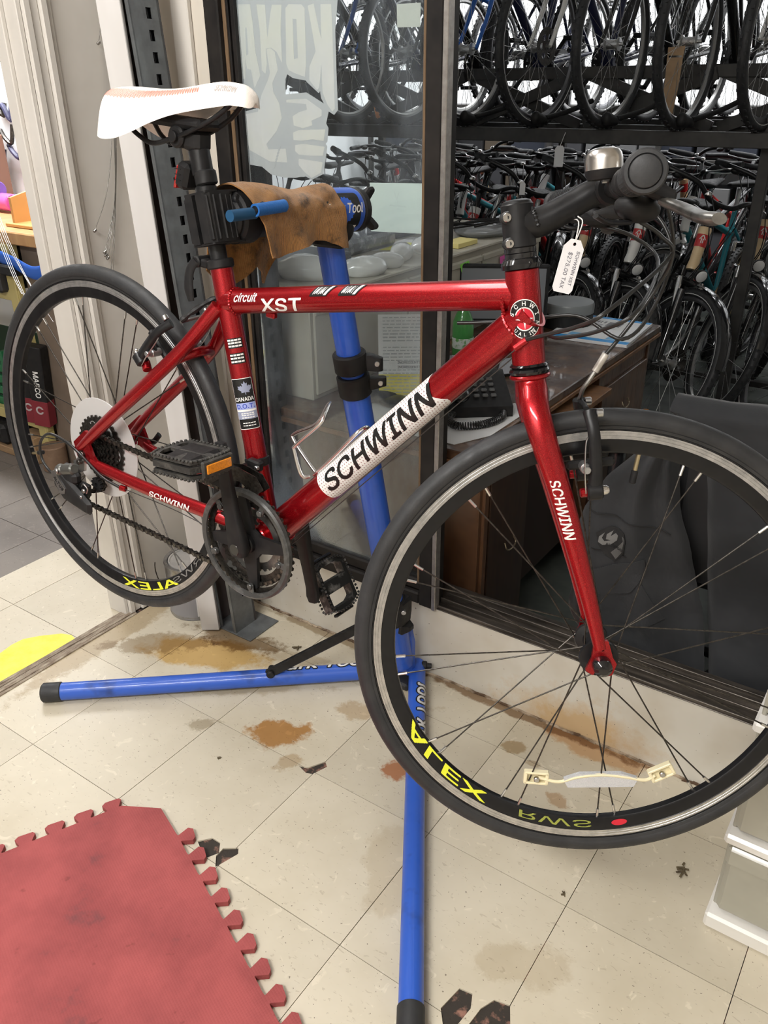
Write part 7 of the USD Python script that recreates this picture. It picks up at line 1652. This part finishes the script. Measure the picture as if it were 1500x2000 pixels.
for k, dx in enumerate((0, .075)):
    part(PK, 'packet', xf(box((0, 0, .165), (.070, .05, .33), .003), R=RPk, t=(-1.735 + dx, .735, .182)), M_MBLACK, 20)
    part(PK, 'packet_band', xf(box((0, -.0005, .055), (.0705, .051, .11), .003), R=RPk, t=(-1.735 + dx, .735, .182)), mat('packet_red_%d' % k, (.20, .02, .03), .5), 20)
    part(PK, 'ring_print', xf(ext(shapely.Point(0, .07).buffer(.017).difference(shapely.Point(0, .07).buffer(.010)).difference(sbox(0, .065, .03, .075)), .001, (0, -.026, 0), (1, 0, 0), (0, 0, 1)), R=RPk, t=(-1.735 + dx, .735, .182)), mat('packet_grey_%d' % k, (.42, .36, .36), .5), 0)
w = xf(xf(text('MARCO', .022, .001), R=rot((0, 0, 1), -90), t=(-.008, .235, 0)), R=np.column_stack([(1, 0, 0), (0, 0, 1), (0, -1, 0)]), t=(0, -.0262, 0))
part(PK, 'lettering', xf(w, R=RPk, t=(-1.735 + .075, .735, .182)), M_WHITEV, 0)
GC_ = thing('storage_crate', 'green slatted plastic crate on the lower bench shelf', 'crate')
M_GREENC = mat('green_crate', (.02, .15, .06), .45)
part(GC_, 'crate_body', join(*[box2((-2.45, .77, .185 + k * .05), (-1.93, 1.05, .185 + k * .05 + .034), .003) for k in range(5)]), M_GREENC, 0, kind='stuff'); part(GC_, 'crate_corner', box2((-1.945, .765, .182), (-1.925, .80, .43), .002), M_GREENC, 0); part(GC_, 'crate_lining', box2((-2.44, .785, .19), (-1.94, 1.04, .42)), mat('dark_green_inside', (.008, .05, .02), .6), 0)
single('black_case', box2((-2.30, .70, .035), (-1.93, .86, .125), .015), M_MBLACK, 'black moulded case on the planks below the bench', 'case', smooth=30)
M_PLANK = mat('raw_plank', (.36, .235, .13), .7, col2=(.26, .16, .085), vs=10, stretch=(1, 6, 6))
for k, (lo, hi, lab) in enumerate((((-2.6, .70, .001), (-1.86, .86, .033), 'long raw plank lying flat on the grey floor below the bench'), ((-1.84, .70, .001), (-1.72, .83, .115), 'short raw timber block beside the bench leg'))):
    single('timber_block', box2(lo, hi, .003), M_PLANK, lab, 'timber', smooth=0)
single('round_post', cyl((-1.625, .72, .002), (-1.625, .72, .105), .05, 24, .004), mat('brown_stump', (.22, .14, .09), .7, col2=(.15, .09, .055), vs=16), 'short round wooden stump on the floor at the foot of the brown panel', 'stump')
# on the bench
AR = thing('axle_rack', 'orange wooden rack of metal wheel axles on the bench', 'axle rack')
M_ORW = mat('orange_rack_wood', (.62, .34, .12), .45)
for x in (-1.74, -1.57): part(AR, 'rack_side', ext(Polygon([(0, 0), (.14, 0), (.14, .13), (0, .10)]), .014, (x, .82, .926), (0, 1, 0), (0, 0, 1)), M_ORW, 0)
part(AR, 'rack_base', box2((-1.76, .80, .926), (-1.10, .98, .938), .002), M_ORW, 0)
for k in range(4):
    y, z = .84 + .035 * k, .960 + .026 * k
    part(AR, 'axle', join(cyl((-1.76, y, z), (-1.08, y, z), .0055, 12), *[cyl((xx_, y, z), (xx_ + .022, y, z), .012, 14, .002) for xx_ in (-1.68, -1.62, -1.50, -1.42, -1.30, -1.22)]), M_DULLSIL, 30)
part(AR, 'axle_tag', box2((-1.64, .905, 1.030), (-1.56, .93, 1.052), .002), mat('orange_tag', (.85, .45, .04), .5), 0)
single('bench_post', box2((-1.775, .96, .926), (-1.735, 1.0, 2.6), .002), M_WHITE, 'white painted upright rising from the bench', 'post', smooth=0)
single('door_panel', box2((-1.215, .58, 1.135), (-1.165, .62, 2.4), .003), M_WHITE, 'narrow white board hanging in the doorway beside the casing', 'board', smooth=0)
single('hanging_cloth', tube(spline([(-1.225, .585, 2.5), (-1.22, .59, 1.9), (-1.225, .585, 1.45)], 6), .03, 10, ell=(.4, 1), up=(1, 0, 0)), mat('navy_cloth', (.045, .05, .10), .8), 'dark blue strip of cloth hanging at the top of the doorway', 'cloth', smooth=50)
gc = 'cables hanging over the bench'
for k in range(6):
    x = -1.66 + .012 * k
    single('bench_cable', tube(spline([(x - .13, .70, 1.9), (x - .08, .695, 1.35), (x, .69, .96), (x + .05 + .012 * k, .69, .80 - .03 * (k % 3)), (x + .09 + .02 * k, .69, .72 - .04 * (k % 3))], 5), .0011, 5), M_SILVER, 'thin bare cable in the bundle hanging over the bench edge', 'cable', gc, 60)
PB = thing('parts_board', 'white pegboard behind the bench hung with tapes and small parts', 'pegboard')
part(PB, 'board', box2((-3.6, 1.225, .94), (-1.05, 1.245, 2.2), .002), M_SHOPWALL, 0)
cols = [(.62, .05, .25), (.18, .10, .42), (.75, .12, .42), (.03, .03, .05), (.40, .40, .42), (.05, .05, .10), (.80, .80, .80), (.25, .14, .10), (.10, .12, .30)]
MC = [mat('bench_part_%d' % k, c, .45) for k, c in enumerate(cols)]
names = ['crimson', 'purple', 'pink', 'black', 'grey', 'dark blue', 'white', 'brown', 'navy']
for k, (x, z, c, shape) in enumerate(((-2.37, 1.06, 0, 'roll'), (-2.28, 1.01, 1, 'roll'), (-2.20, .965, 2, 'roll'), (-2.05, .965, 1, 'roll'), (-2.42, 1.20, 7, 'box'), (-2.33, 1.13, 7, 'box'), (-1.93, .985, 5, 'fan'))):
    if shape == 'roll': g = cyl((x, 1.05, z), (x + .14, 1.04, z), .034, 20, .004)
    elif shape == 'box': g = box2((x, 1.10, .927), (x + .07, 1.18, z + .08), .004)
    else: g = join(*[box((x, 1.05, .96), (.01, .06, .09), .002, rot((0, 1, 0), -50 + 12 * q)) for q in range(9)])
    single('bench_part', g, MC[c], '%s %s among the small parts on the bench, %s from left' % (names[c], {'roll': 'handlebar tape roll', 'box': 'cardboard box', 'fan': 'fanned sample strip'}[shape], ('one', 'two', 'three', 'four', 'five', 'six', 'seven')[k]), 'bench part', smooth=35)
gp_ = 'small metal parts hung on the pegboard'
for k in range(46):
    x, z = -2.7 + RNG.uniform(0, 1.3), 1.0 + RNG.uniform(0, .55)
    a = RNG.uniform(0, 6.28); r_ = RNG.uniform(.02, .05)
    g = tube(spline([(x - r_, 1.205, z), (x, 1.19, z + r_ * math.sin(a)), (x + r_ * .7, 1.195, z - r_), (x + r_, 1.205, z + r_ * .5)], 4), RNG.uniform(.004, .011), 7)
    single('hung_part', g, (MC[3], MC[4], MC[5], M_STEELD)[k % 4], 'small dark or metal part hung on the white pegboard', 'part', gp_, 50)
